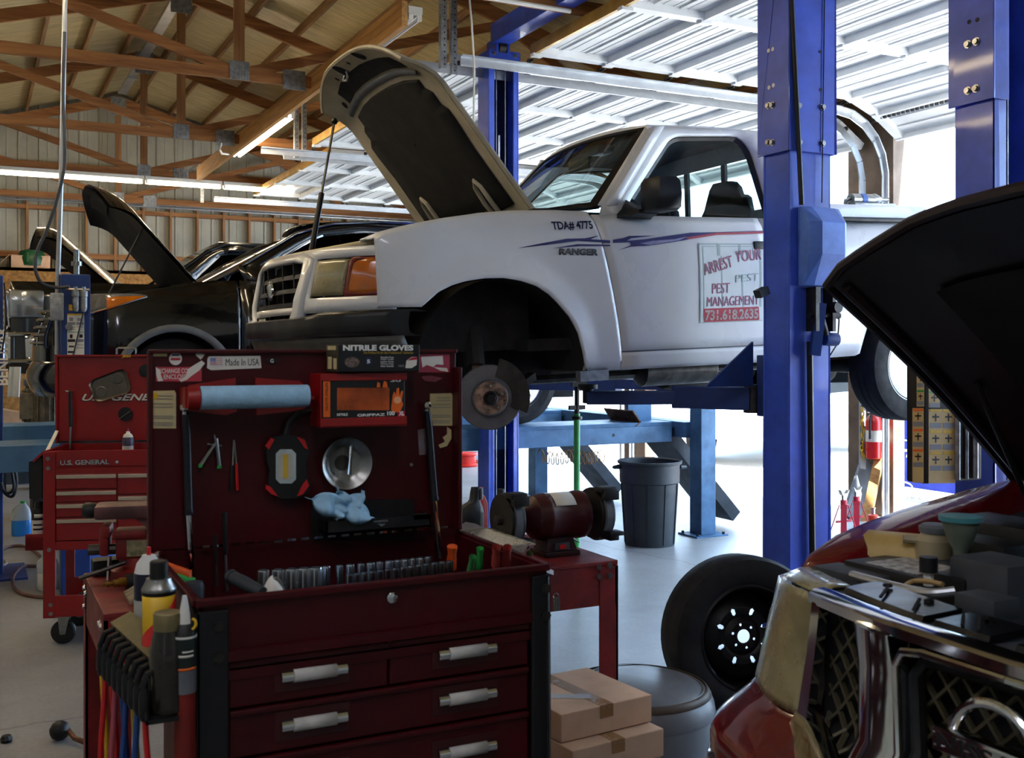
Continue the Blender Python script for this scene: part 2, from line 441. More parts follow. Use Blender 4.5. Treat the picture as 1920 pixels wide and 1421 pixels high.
def truss(y, label, gable=False):
    t = thing('roof_truss', label, 'truss', (RIDX, y, 4.083), group='timber roof trusses')
    w = .042; zc = 4.135
    MB().bar((XL, y, zc), (XW-.02, y, zc), w, .1).build('bottom_chord', W_TRUSS_X, t, world=True, smooth=0)
    for s in (-1, 1):
        e = XL if s < 0 else XW-.02
        MB().bar((RIDX, y, RIDZ-.075), (e, y, roofz(e)-.075), w, .14).build('top_chord', W_TRUSS_X, t, world=True, smooth=0)
    MB().bar((RIDX, y+.002, 4.18), (RIDX, y+.002, RIDZ-.1), w*.95, .095, (1, 0, 0)).build('king_post', W_TRUSS_Z, t, world=True, smooth=0)
    for s in (-1, 1):
        MB().bar((RIDX+s*.08, y-.002, 4.165), (RIDX+s*2.7, y-.002, roofz(RIDX+s*2.7)-.12), w*.9, .09).build('web', W_TRUSS_X, t, world=True, smooth=0)
        MB().bar((RIDX+s*2.7, y+.001, roofz(RIDX+s*2.7)-.12), (RIDX+s*4.0, y+.001, 4.165), w*.9, .09).build('web', W_TRUSS_X, t, world=True, smooth=0)
    def plate(x, z, wx, hz):
        mb = MB().box(x-wx/2, x+wx/2, y-w/2-.006, y-w/2-.001, z-hz/2, z+hz/2)
        for i in range(7): mb.box(x-wx/2+wx*(i+.3)/7, x-wx/2+wx*(i+.55)/7, y-w/2-.010, y-w/2-.005, z-hz/2, z+hz/2)
        mb.build('gusset_plate', GALVD, t, world=True, smooth=0)
    plate(RIDX, 4.165, .18, .17); plate(RIDX+.50, 4.135, .21, .18); plate(RIDX, RIDZ-.17, .24, .3)
    return t
for y, l in zip(ys_truss, ('gable roof truss hard against the grey back wall', 'roof truss carrying the long row of lit tubes', 'roof truss above the black cars with the lit lamp end at it',
                           'roof truss whose bottom beam crosses just above the raised white bonnet', 'roof truss nearest the blue lift crossbeam, only its bottom beam in view')):
    truss(y, l)
solo(MB().bar((2.83, 15.4, 4.117), (2.83, 7.35, 4.117), .045, .19), 'ceiling_joist', W_BOARD, 'long pale board slung under the trusses with two lamps along it', 'board', smooth=0)

# ---------------------------------------------------------------- overhead doors, rolled up under the roof
def overhead_door(n, y0, y1, xend, zt=4.04):
    d = thing('door_%d' % n, None, None, (xend, (y0+y1)/2, zt), kind='structure')
    secs = []; L = .664
    x = 7.30 - L*6
    nsec = int(round((7.30-xend)/L)); L = (7.30-xend)/nsec
    for i in range(nsec): secs.append(((xend+i*L, zt), (xend+(i+1)*L, zt)))
    secs.append(((7.30, zt), (7.66, zt-.14))); secs.append(((7.66, zt-.14), (7.97, zt-.34)))
    ny = 4
    for (xa, za), (xb, zb) in secs:
        t = V((xb-xa, 0, zb-za)); ln = t.length; t.normalize(); nn = V((-t.z, 0, t.x)); ln -= .006
        m = M((t, V((0, 1, 0)), nn)).transposed().to_4x4(); m.translation = V((xa, 0, za))
        mb = MB().box(0, ln, y0, y1, 0, .012, 0, m)
        mb.box(0, .03, y0, y1, -.03, 0, 0, m); mb.box(ln-.02, ln, y0, y1, -.062, 0, 0, m)
        for q in (1, 2): mb.box(ln*q/3-.012, ln*q/3+.012, y0, y1, -.012, 0, 0, m)
        for q in (.5, 1.5, 2.5): mb.box(ln*q/3-.05, ln*q/3-.045, y0, y1, -.004, 0, 0, m); mb.box(ln*q/3+.045, ln*q/3+.05, y0, y1, -.004, 0, 0, m)
        p = mb.build('panel', DOORW, d, world=True, smooth=0)
        for i in range(ny):
            yy = y0 + .05 + (y1-y0-.1)*i/(ny-1)
            s = MB().box(.004, ln-.004, yy-.045, yy+.045, -.056, 0.0, 0, m).box(-.04, .05, yy-.03, yy+.03, -.075, -.05, 0, m)
            s.build('stile', DOORW, p, world=True, smooth=0)
        for yy, sg in ((y0, -1), (y1, 1)):
            MB().lathe([(.008, 0), (.008, .07), (.022, .07), (.022, .085)], (xa, yy-sg*.01, za-.08), (0, sg, 0), 10).build('roller', STEELD, p, world=True)
    MB().box(xend-.03, xend, y0, y1, zt-.055, zt+.03).build('end_seal', W_GOLD, d, world=True, smooth=0)
    if n == 1:
        pz = [(7.955, y0+.02+i*.055, zt-.30) for i in range(int((y1-y0)/.055))]
        mb = MB()
        for q in pz[::1]: mb.box(q[0]-.31, q[0]-.285, q[1], q[1]+.028, zt-.215, zt-.175)
        mb.build('seal_strip', GREYD, d, world=True, smooth=0)
    for yy, sg in ((y0-.08, -1), (y1+.08, 1)):
        pts = [(xend-.6, yy, zt-.14), (7.25, yy, zt-.14)] + [(7.25+.62*math.sin(a), yy, zt-.76+.62*math.cos(a)) for a in (.3, .6, .9, 1.2, 1.5)] + [(7.87, yy, 0)]
        mb = MB()
        for a, b in zip(pts, pts[1:]):
            mb.bar(a, b, .012, .075, (0, 0, 1) if abs(b[0]-a[0]) > .01 else (1, 0, 0))
            mb.bar(V(a)-V((0, sg*.022, -.03)), V(b)-V((0, sg*.022, -.03)), .05, .01, (0, 0, 1) if abs(b[0]-a[0]) > .01 else (1, 0, 0))
        mb.build('track', GALV, d, world=True, smooth=0)
    return d
overhead_door(1, 3.55, 7.50, 3.98); overhead_door(2, 7.95, 11.95, 3.5); overhead_door(3, 12.35, 16.2, 3.82); overhead_door(4, -.75, 3.25, 3.98)
def hanger(x, y, z0, z1, label):
    mb = MB()
    for dx, dy, wx, wy in ((0, 0, .05, .004), (-.023, .022, .004, .05)): mb.box(x+dx-wx/2, x+dx+wx/2, y+dy-wy/2, y+dy+wy/2, z0, z1)
    if y > 10: mb.bar((x, y+.02, z1-.03), (x, 18.7 if y > 16 else 12.71, z1-.03), .04, .005)
    z = z0+.03
    while z < z1-.02: mb.lathe([(.007, 0), (.007, .001)], (x+.005, y-.003, z), (0, -1, 0), 6, 1); z += .05
    solo(mb, 'track_hanger', [GALVD, BLACKM], label, 'bracket', 'perforated door track hangers', smooth=0)
hanger(3.30, 7.72, 3.86, 5.56, 'perforated angle iron hanging beside the blue lift post top')
hanger(3.45, 7.86, 3.86, 5.52, 'second perforated angle iron just right of the one by the lift post')
hanger(3.33, 12.1, 3.86, 4.55, 'perforated angle iron hanging behind the raised white bonnet tip')
hanger(3.48, 12.3, 3.86, 4.6, 'second perforated angle iron behind the raised white bonnet tip')
hanger(3.05, 16.3, 3.84, 4.5, 'perforated angle iron beside the end of the lit tube row')

# ---------------------------------------------------------------- lamps
def lamp(x, y0, y1, z, on, label, along='y', tube=None):
    t = thing('fluorescent_lamp', label, 'lamp', (x, (y0+y1)/2, z) if along == 'y' else ((y0+y1)/2, x, z), group='twin tube ceiling lamps')
    def pt(a, o, h): return (x+o, a, z+h) if along == 'y' else (a, x+o, z+h)
    hb = MB()
    sec = [(-.055, .05), (.055, .05), (.055, .0), (.03, -.012), (-.03, -.012), (-.055, .0)]
    hb.loft([[V(pt(a, o, h)) for o, h in sec] for a in (y0, y1)])
    hb.build('housing', LAMPW, t, world=True, smooth=0)
    for o in (-.034, .034):
        MB().tube([pt(y0+.03, o, -.034), pt(y1-.03, o, -.034)], .017, 10).build('tube', (tube or TUBE_ON) if on else TUBE_OFF, t, world=True)
    for a in (y0+.015, y1-.015):
        for o in (-.034, .034): MB().bar(pt(a-.012, o, -.025), pt(a+.012, o, -.025), .035, .05).build('end_socket', LAMPW, t, world=True, smooth=0)
    return t
lamp(2.915, 10.85, 13.35, 4.085, True, 'lit twin tube lamp hung beside the pale board')
lamp(2.915, 7.35, 9.55, 4.13, False, 'unlit twin tube lamp above the raised white bonnet')
for i, (a, b, l) in enumerate(((-.2, 1.0, 'lit lamp at the start of the row over the black cars'), (1.02, 2.02, 'second lit lamp of the row, crossed by the hanging air pipe'),
                               (2.04, 3.04, 'third lit lamp of the row, by the pale board end'), (3.06, 4.06, 'last lit lamp of the row, half behind the raised door'))):
    lamp(15.7, a*1.057, b*1.057, 4.03, True, l, 'x')
for x, y0, y1 in ((.4, 5.0, 7.4), (-1.6, 7.0, 9.4), (-1.6, 10.5, 12.9), (.4, -1.5, .9), (-1.6, -.2, 2.2)):          # further unseen lamps; the near west one is added to brighten the foreground
    lamp(x, y0, y1, 4.10, True, {5.0: 'lit lamp high over the tool carts', 7.0: 'lit lamp over the west side', 10.5: 'lit lamp over the far west side', -.2: 'added unseen lamp brightening the tool cart from the near west', -1.5: 'lit lamp overhead behind the tool cart', -3.0: 'lit lamp over the dark red car bay'}[y0], tube=TUBE_COOL if y0 < 4 else None)
solo(MB().tube([PY(415, 268, 12.7), PY(412, 280, 12.7), PY(416, 288, 13.0), PY(430, 289, 13.2)], .012, 6), 'lamp_cord', LEADW, 'short white cord running into the lit board lamp', 'cord')
solo(MB().tube([(2.3, 6.6, 4.06), (3.8, 6.6, 4.06)], .016, 8), 'conduit', LEADW, 'white conduit along the truss beside the blue crossbeam', 'conduit')
solo(MB().tube([P(880, -5, 7.9), P(884, 40, 7.9), P(889, 120, 7.9), P(888, 300, 7.9)], .009, 6), 'hanging_cable', LEADW, 'white cable dangling beside the blue lift post top', 'cable')
# blue crossbeam of the truck lift is built with the lift
# ================================================================ WHITE PICKUP ON THE TWO-POST LIFT
TH = math.radians(2.2)
truck = thing('pickup_truck', 'white single cab pickup raised on the blue lift with its bonnet open', 'truck', (2.3, 5.57, 1.19), M.Rotation(-TH, 3, 'Y'))
TW = WM[truck.name]; TI = TW.inverted()
def interp(pts, x):
    if x <= pts[0][0]: return pts[0][1]
    for (a, b), (c, d) in zip(pts, pts[1:]):
        if x <= c: return b + (d-b)*(x-a)/(c-a) if c > a else d
    return pts[-1][1]
WP = [(.30, .815), (.36, .85), (.45, .868), (.60, .880), (.75, .882), (.90, .877), (1.0, .868), (1.07, .848), (1.12, .82), (1.16, .78), (1.19, .72)]
def bw(u, z):
    w = interp(WP, z)
    if u < -.3: w -= .13*((-.3-u)/.45)**2
    if u > 3.5: w -= .03*((u-3.5)/.35)**2
    # flared lip round the front wheel arch
    d = math.hypot(u-.03, (z-.37)*1.0)
    if d < .56 and z > .33: w += .022*max(0, 1-abs(d-.44)/.12)
    return w
def gw(z): return .80 - .36*(z-1.14)
def side_pt(u, z, s, off=0.0): return V((u, s*(bw(u, z)+off), z))
def skin(u, z, off):
    f = bw if z < 1.14 else (lambda u_, z_: gw(z_))
    sl = (f(u, z+.01)-f(u, z-.01))/.02
    return -(f(u, z)+(off+.0125)*math.sqrt(1+sl*sl))
def SP(x, y, off=.003):
    """photo point -> place on the near side of the body (truck coordinates)"""
    b = 4.75
    for _ in range(25):
        l = TI @ PY(x, y, b); b = 5.57 - (bw(l.x, l.z) if l.z < 1.14 else gw(l.z))
    return V((l.x, skin(l.x, l.z, off), l.z))
def side_panel(name, uL, uR, zl, zu, n=24, m=16, s=-1, m_=WHITE, parent=truck, solid=.012):
    def fn(a, t):
        z0 = zl(uL(0)+(uR(0)-uL(0))*a); z1 = zu(uL(1)+(uR(1)-uL(1))*a)
        z = z0+(z1-z0)*t
        u0, u1 = uL((z-.33)/.81), uR((z-.33)/.81)
        u = u0+(u1-u0)*a
        zz = zl(u)+(zu(u)-zl(u))*t
        return side_pt(u, zz, s)
    return MB().grid(fn, n, m).build(name, m_, parent, solid=solid, off=1 if s < 0 else -1, smooth=50)
ARCH = [(-.60, .68), (-.385, .675), (-.367, .69), (-.301, .744), (-.23, .775), (-.162, .793), (-.06, .806), (.04, .807), (.13, .793), (.218, .766), (.29, .722), (.34, .676), (.40, .61), (.449, .538), (.48, .455), (.496, .373), (.52, .335), (.60, .33), (3.0, .33)]
TOPF = [(-.70, .965), (-.60, 1.00), (-.491, 1.041), (-.35, 1.075), (-.246, 1.096), (-.05, 1.125), (.143, 1.142), (.4, 1.15), (.70, 1.145)]
dfront = lambda t: .745 - .15*max(0, min(1.2, t))**1.0 + .03*t*(1-t)
for s in (-1, 1):
    nm = 'fender'
    side_panel(nm, lambda t: -.585, lambda t: dfront(t)-.004, lambda u: interp(ARCH, u), lambda u: interp(TOPF, u), 64, 16, s)
    dr = side_panel('door', lambda t: dfront(t)+.004, lambda t: 1.715-.02*t, lambda u: .425, lambda u: 1.13, 20, 14, s)
    side_panel('rocker_panel', lambda t: .735, lambda t: 2.0, lambda u: .33, lambda u: .417, 10, 4, s)
    side_panel('cab_corner', lambda t: 1.723-.02*t, lambda t: 1.985, lambda u: .422, lambda u: 1.13, 4, 10, s)
    RA = [(2.0, .33), (2.40, .335)] + [(2.835+.42*math.cos(a), .36+.42*math.sin(a)) for a in [math.pi*(1-i/12) for i in range(13)]] + [(3.27, .40), (3.86, .46)]
    side_panel('bed_side', lambda t: 2.005, lambda t: 3.86, lambda u: interp(RA, u), lambda u: 1.135, 60, 10, s)
    # fender inner lip, bed rail
    MB().loft([[side_pt(u, interp(TOPF, u), s), V((u, s*.66, interp(TOPF, u)+.012)), V((u, s*.66, interp(TOPF, u)-.03))] for u in [-.6+.1*i for i in range(13)]], closed=False).build('fender_ledge', WHITE, truck, solid=.006)
    MB().box(2.005, 3.86, s*.83-.05, s*.83+.05, 1.125, 1.15, bv=.01).build('bed_rail', BLACK, truck)
    MB().box(3.80, 3.87, s*.84-.05, s*.84+.03, .8, 1.05, bv=.01).build('tail_light', REDP, truck)
# door seams and lower crease
MB().tube([side_pt(dfront((z-.33)/.81), z, -1, -.004) for z in [.33+.1*i for i in range(9)]], .005, 6).build('door_seam', INKG, truck)
MB().box(.735, 1.71, -.862, -.852, .417, .425).build('sill_seam', INKG, truck)
# tailgate, bed front, bed floor
MB().box(3.83, 3.87, -.80, .80, .5, 1.12, bv=.01).build('tailgate', WHITE, truck)
MB().box(2.01, 3.83, -.78, .78, .60, .62).box(2.01, 2.05, -.80, .80, .6, 1.12).build('bed_floor', WHITE, truck, smooth=0)
MB().box(3.86, 3.98, -.82, .82, .45, .60, bv=.02).build('rear_bumper', CHROME, truck)

# ---- cab
def by_angle(poly, n, c):
    out = []
    for k in range(n):
        a = 2*math.pi*k/n; dx, dy = math.cos(a), math.sin(a); best = None
        for (x0, y0), (x1, y1) in zip(poly, poly[1:]+poly[:1]):
            ex, ey = x1-x0, y1-y0; den = dx*ey-dy*ex
            if abs(den) < 1e-12: continue
            t = ((x0-c[0])*ey-(y0-c[1])*ex)/den; q = ((x0-c[0])*dy-(y0-c[1])*dx)/den
            if t > 0 and -1e-6 <= q <= 1+1e-6 and (best is None or t > best): best = t
        out.append((c[0]+dx*best, c[1]+dy*best))
    return out
def rounded(poly, r, k=4):
    out = []
    n = len(poly)
    for i in range(n):
        p, a, b = V(poly[i]+(0,)), V(poly[i-1]+(0,)), V(poly[(i+1) % n]+(0,))
        rr = r[i] if isinstance(r, (list, tuple)) else r
        d0, d1 = (a-p), (b-p); rr = min(rr, d0.length*.45, d1.length*.45)
        q0, q1 = p+d0.normalized()*rr, p+d1.normalized()*rr
        for j in range(k+1):
            t = j/k; q = q0*(1-t)**2+p*2*t*(1-t)+q1*t*t; out.append((q.x, q.y))
    return out
cab_out = [(.60, 1.125), (.655, 1.16), (.72, 1.225), (.98, 1.52), (1.08, 1.615), (1.17, 1.655), (1.90, 1.665), (1.955, 1.63), (1.98, 1.5), (1.985, 1.125)]
win = rounded([(.79, 1.118), (.835, 1.185), (1.245, 1.60), (1.72, 1.628), (1.785, 1.55), (1.80, 1.118)], [.03, .04, .07, .08, .08, .03])
cc = (1.42, 1.33); NA = 72
wo = by_angle(win, NA, cc); oo = by_angle(cab_out, NA, cc)
wi = [(cc[0]+(a-cc[0])*.935, cc[1]+(b-cc[1])*.935) for a, b in wo]
for s in (-1, 1):
    g = lambda p, o=0: V((p[0], s*(gw(p[1])+o), p[1]))
    MB().ring([g(p) for p in oo], [g(p, .004) for p in wo]).build('cab_side', WHITE, truck, solid=.02, off=1 if s < 0 else -1, smooth=30)
    MB().ring([g(p, .004) for p in wo], [g(p, -.012) for p in wi]).build('window_seal', BLACK, truck, solid=.012, smooth=0)
    MB().add([g(p, -.012) for p in wi], [tuple(range(NA))]).build('side_window', GLASSC, truck, smooth=0, recalc=False)
    MB().box(.95, 1.78, s*.80-.025, s*.80+.022, 1.10, 1.128, bv=.006).build('belt_trim', BLACK, truck)
def roofpt(a, t):
    v = (a*2-1)*.625; u = 1.13 + (1.95-1.13)*t - .055*(1-(v/.62)**2)*(1-t)
    return V((u, v, 1.655+.035*(1-abs(v/.625)**2.6)+.012*math.sin(math.pi*t)))
MB().grid(roofpt, 16, 10).build('roof', WHITE, truck, solid=.02, smooth=60)
for s in (-1, 1): MB().tube([V((u, s*.618, 1.652)) for u in (1.1, 1.3, 1.6, 1.94)], .016, 8).build('drip_rail', WHITE, truck)
def wspt(a, t, e=0):
    q = a*2-1
    b = V((.50+.185*abs(q)**2.2, q*.775, 1.185)); c = V((1.06+.06*abs(q)**2, q*.605, 1.655+.018*(1-q*q)))
    return b + (c-b)*t
MB().grid(lambda a, t: wspt(.04+.92*a, .05+.9*t), 14, 6).build('windscreen', GLASSC, truck, smooth=60)
ob = [wspt(a, 0) for a in [i/10 for i in range(11)]] + [wspt(1, t) for t in [.25, .5, .75, 1]] + [wspt(a, 1) for a in [1-i/10 for i in range(1, 11)]] + [wspt(0, t) for t in [.75, .5, .25]]
ib = [wspt(.045+.91*i/10, .06) for i in range(11)] + [wspt(.955, .06+.9*t) for t in [.25, .5, .75, 1]] + [wspt(.955-.91*i/10, .96) for i in range(1, 11)] + [wspt(.045, .06+.9*t) for t in [.75, .5, .25]]
MB().ring(ob, ib).build('windscreen_seal', BLACK, truck, solid=.012, smooth=0)
for s in (-1, 1):
    MB().loft([[wspt((s+1)/2, t)+V((-.012, s*.0, .006)), wspt((s+1)/2, t)+V((.03, s*.035, .0)), V(wspt((s+1)/2, t))+V((.09, s*.03, .005))] for t in [i/6 for i in range(7)]], closed=False).build('windscreen_pillar', WHITE, truck, solid=.01)
MB().grid(lambda a, t: V((.30+.22*t+.17*abs(a*2-1)**2*t, (a*2-1)*.76, 1.165+.015*t)), 10, 3).build('cowl', BLACK, truck, solid=.01)
# cab back with sliding rear window
rb = [(-.78, 1.0), (.78, 1.0), (.78, 1.13), (.63, 1.62), (.58, 1.66), (-.58, 1.66), (-.63, 1.62), (-.78, 1.13)]
rw = rounded([(-.62, 1.16), (.62, 1.16), (.54, 1.54), (-.54, 1.54)], .04)
rc = (0, 1.34); ro = by_angle(rb, 64, rc); ri = by_angle(rw, 64, rc)
MB().ring([V((1.965, a, b)) for a, b in ro], [V((1.965, a, b)) for a, b in ri]).build('cab_back', WHITE, truck, solid=.03, smooth=0)
rg = MB().box(1.955, 1.975, -.215, -.175, 1.16, 1.54).box(1.955, 1.975, .175, .215, 1.16, 1.54).box(1.955, 1.975, -.6, .6, 1.15, 1.165)
rg.build('rear_window_bar', BLACK, truck, smooth=0)
MB().add([V((1.962, a, b)) for a, b in ri], [tuple(range(64))]).build('rear_window', GLASSC, truck, smooth=0, recalc=False)
# cab inside
MB().box(.62, .98, -.70, .70, .9, 1.17, bv=.05).build('dashboard', INTER, truck)
MB().box(.65, 1.95, -.80, .80, .38, .45).box(.62, .66, -.8, .8, .40, 1.1).box(1.93, 1.95, -.8, .8, .40, 1.14).build('cab_floor', INTER, truck, smooth=0)
MB().grid(lambda a, t: roofpt(a, t)-V((0, 0, .035)), 8, 6).build('headliner', INTER, truck, solid=.01)
for yc in (-.38, .36):
    MB().loft([[V((1.60+.19*t+dx, yc+w*q, .60+.72*t)) for q, dx in ((-1, .06), (-.7, 0), (.7, 0), (1, .06), (.8, .13), (-.8, .13))] for t, w in ((0, .25), (.5, .26), (.85, .23), (.97, .17), (1.0, .12))]).build('seat_back', INTER, truck, smooth=60)
    MB().loft([[V((1.775+dx, yc+w*q, 1.25+.15*t)) for q, dx in ((-1, .03), (-.7, 0), (.7, 0), (1, .03), (.8, .09), (-.8, .09))] for t, w in ((0, .19), (.3, .17), (.75, .135), (1.0, .08))]).build('head_rest', INTER, truck, smooth=60)
    MB().box(1.05, 1.55, yc-.25, yc+.25, .50, .66, bv=.05).build('seat_cushion', INTER, truck)
MB().tube([V((1.06+.09*math.sin(a)*.4, -.36+.18*math.cos(a), 1.08+.17*math.sin(a))) for a in [2*math.pi*i/20 for i in range(20)]], .014, 8, closed=True).tube([V((.9, -.36, 1.0)), V((1.05, -.36, 1.08))], .02).build('steering_wheel', INTER, truck)
MB().box(1.12, 1.24, -.07, .07, 1.605, 1.655, bv=.01).build('dome_lamp', GREY, truck)
MB().box(1.02, 1.05, -.12, .12, 1.50, 1.57, bv=.01).build('mirror', BLACK, truck)
# door mirror
mr = MB().loft([[V((.895+dx*.082*f, -1.02+dy*.10*f, zz)) for dx, dy in ((-.8, -1), (.8, -1), (1, -.6), (1, .7), (.8, 1), (-.6, 1), (-1, .5), (-1, -.6))] for zz, f in ((1.135, .82), (1.15, .97), (1.22, 1.02), (1.285, .96), (1.305, .8))])
mo = mr.build('door_mirror', BLACK, truck, smooth=50)
MB().loft([[V((u, v, z)) for u, v, z in sec] for sec in ([(.74, -.80, 1.12), (.98, -.805, 1.115), (.90, -.79, 1.20), (.84, -.78, 1.23)], [(.78, -.90, 1.125), (.93, -.90, 1.12), (.92, -.90, 1.16), (.80, -.90, 1.17)], [(.80, -.97, 1.13), (.92, -.97, 1.13), (.92, -.97, 1.15), (.80, -.97, 1.15)])]).build('mirror_bracket', BLACK, mo, smooth=40)
MB().prism([V((.775, -.793, 1.12)), V((.95, -.80, 1.118)), V((.90, -.765, 1.225)), V((.862, -.755, 1.24))], (0, -.015, 0)).build('mirror_patch', BLACK, mo, smooth=0)
MB().box(1.61, 1.70, -.895, -.865, .955, 1.0, bv=.008).build('door_handle', BLACK, truck)

# ---- front: header panel, grille, lamps, bumper
FP = [(0, -.885), (.2, -.88), (.4, -.85), (.55, -.82), (.65, -.765), (.72, -.705), (.79, -.64), (.835, -.57), (.852, -.50)]
def front(v, z, off=0.0):
    a = abs(v); u = interp(FP, a) + .06*max(0, z-.72)/.25
    return V((u-off, v, z))
vk = [0, .1, .2, .3, .40, .46, .535, .60, .66, .72, .75, .79, .82, .845, .852]
vk = [-a for a in vk[:0:-1]] + vk
zk = [.665, .70, .735, .76, .80, .85, .895, .925, .95, .972]
gh = MB()
vs = [front(v, z) for z in zk for v in vk]; nv = len(vk); fs = []
for j in range(len(zk)-1):
    for i in range(nv-1):
        vc, zc = abs(vk[i]+vk[i+1])/2, (zk[j]+zk[j+1])/2
        if vc < .46 and .70 < zc < .95: continue
        if .535 < vc and .735 < zc < .925: continue
        fs.append((j*nv+i, j*nv+i+1, (j+1)*nv+i+1, (j+1)*nv+i))
gh.add(vs, fs)
gh.build('header_panel', WHITE, truck, solid=.02, smooth=40)
# centre lower lip of the grille shell dips below the lamps
MB().grid(lambda a, t: front((a*2-1)*(.46-.05*(1-t)), .575+.06*t, .004), 16, 3).build('grille_lip', WHITE, truck, solid=.02, smooth=40)
gro = rounded([(-.48, .585), (.48, .585), (.525, .96), (-.525, .96)], .06); gri = rounded([(-.405, .635), (.405, .635), (.465, .928), (-.465, .928)], .05)
go = by_angle(gro, 48, (0, .79)); gi = by_angle(gri, 48, (0, .79))
MB().ring([front(a, b, .004) for a, b in go], [front(a, b, .022) for a, b in gi]).build('grille_surround', WHITE, truck, solid=.025, smooth=60)
gg = MB()
gg.grid(lambda a, t: front((a*2-1)*.48, .62+.32*t, -.07), 12, 4)
gr = gg.build('grille', BLACKM, truck, smooth=0)
for z in (.715, .785, .855):
    MB().loft([[front(v, z+dz, o) for dz, o in ((-.011, .0), (.011, .0), (.006, -.05), (-.006, -.05))] for v in [-.45+.09*i for i in range(11)]]).build('slat', BLACK, gr, smooth=40)
for v in (-.30, -.15, .15, .30): MB().box(front(v, .8).x+.012, front(v, .8).x+.05, v-.008, v+.008, .64, .93).build('slat', BLACK, gr, smooth=0)
MB().lathe([(.001, .016), (.03, .014), (.05, .006), (.052, -.004), (.001, -.004)], front(0, .80, .012), (-1, 0, 0), 20).build('badge', CHROME, gr)
for s in (-1, 1):
    def lens(v0, v1, z0, z1, o): return lambda a, t: front(s*(v0+(v1-v0)*a), z0+(z1-z0)*t, o*math.sin(math.pi*min(1, max(0, .1+.8*a)))*math.sin(math.pi*(.1+.8*t)))
    MB().grid(lens(.545, .708, .745, .915, .012), 10, 8).build('headlamp', HAZE, truck, smooth=60, solid=.012)
    MB().grid(lambda a, t: lens(.545, .708, .74, .92, 0)(a, t)+V((.05, 0, 0)), 8, 6).build('lamp_reflector', CHROME, truck, smooth=60)
    MB().grid(lens(.722, .848, .75, .915, .012), 10, 8).build('turn_signal', AMBER, truck, smooth=60, solid=.012)
    MB().ring([front(s*a, b, .004) for a, b in rounded([(.712, .737), (.852, .737), (.850, .927), (.712, .927)], .02)], [front(s*a, b, .010) for a, b in rounded([(.728, .755), (.842, .755), (.836, .908), (.732, .908)], .03)]).build('signal_bezel', mat('dark amber edge', '6a1c12', .3, 0, .1), truck, solid=.01)
    MB().grid(lambda a, t: lens(.72, .85, .74, .92, 0)(a, t)+V((.035, -s*.02, 0)), 6, 4).build('signal_back', mat('lamp shadow box', 'b0661c', .35, .3, .1), truck)
# top of the header panel and radiator support (bare primer)
MB().grid(lambda a, t: V((front((a*2-1)*.70, .972).x+.30*t, (a*2-1)*.70, .972+.055*t)), 14, 4).build('radiator_support', mat('cream primer', 'c6bb96', .55, 0, .1, 5), truck, solid=.015, smooth=40)
MB().box(-.55, .32, -.62, .62, .45, .95).build('engine', DIRTY, truck, smooth=0)
BPo = [(0, -.925), (.3, -.91), (.5, -.87), (.66, -.81), (.78, -.73), (.85, -.63), (.885, -.53), (.888, -.42)]
def bump(v, o=0.0): return V((interp(BPo, abs(v))-o, v, 0))
bvs = [-.888, -.885, -.87, -.85, -.82, -.78, -.72, -.66, -.5, -.3, 0, .3, .5, .66, .72, .78, .82, .85, .87, .885, .888]
def bpt(q, z, o):
    # q in [0,1] along the bumper
    i = q*(len(BPo)*2-2); h = len(BPo)-1
    j = abs(i-h); k_ = min(int(j), h-1); f = j-k_
    v = BPo[k_][0]+(BPo[k_+1][0]-BPo[k_][0])*f; u = BPo[k_][1]+(BPo[k_+1][1]-BPo[k_][1])*f
    return V((u-o, (v if i > h else -v), z))
bsec = [(.655, -.06), (.668, .0), (.655, .028), (.60, .036), (.56, .03), (.545, .0), (.54, -.06)]
def btop(q): return .0 if abs(q-.5) > .22 else -.028*(1-abs((abs(q-.5)/.22))**4)
MB().grid(lambda a, t: bpt(a, interp([(i/6, z) for i, (z, o) in enumerate(bsec)], t)+btop(a)*(1-t), interp([(i/6, o) for i, (z, o) in enumerate(bsec)], t)), 56, 18).build('front_bumper', mat('black satin bumper', '131316', .32, 0, .15, 6), truck, smooth=60)
MB().grid(lambda a, t: bpt(.04+.92*a, .545-.13*t, .0-.05*t), 40, 5).build('air_dam', mat('grey bumper valance', '46453f', .45, 0, .15, 6), truck, smooth=50, solid=.01)
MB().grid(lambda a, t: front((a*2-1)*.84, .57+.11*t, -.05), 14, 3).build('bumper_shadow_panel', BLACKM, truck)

# ---- bonnet, propped open
hd, hn = V((-.600, 0, .80)).normalized(), V((.80, 0, .600)).normalized()
def hood(s_, t_, off):
    L = 1.16-.14*abs(t_)**3.2
    along = s_*L
    curl = .10*max(0, (s_-.78)/.22)**2
    return V((.33+.06*t_*t_, t_*(.715-.035*s_-.02*max(0, s_-.85)/.15), 1.185)) + hd*along + hn*(-.055*abs(t_)**3 - curl + off)
hoodo = MB().grid(lambda a, t: hood(t, a*2-1, 0), 24, 24).build('bonnet', WHITE, truck, smooth=60)
fr = MB()
fr.grid(lambda a, t: hood(.005+.99*t, (a*2-1)*.985, -.022), 24, 24)
fr.build('bonnet_frame', WHITEU, hoodo, smooth=60)
edge = [hood(0, -1+.1*i, -.01) for i in range(21)] + [hood(i/20, 1, -.01) for i in range(1, 21)] + [hood(1, 1-.1*i, -.01) for i in range(1, 21)] + [hood(1-i/20, -1, -.01) for i in range(1, 20)]
MB().tube(edge, .012, 6, closed=True).build('bonnet_hem', WHITEU, hoodo)
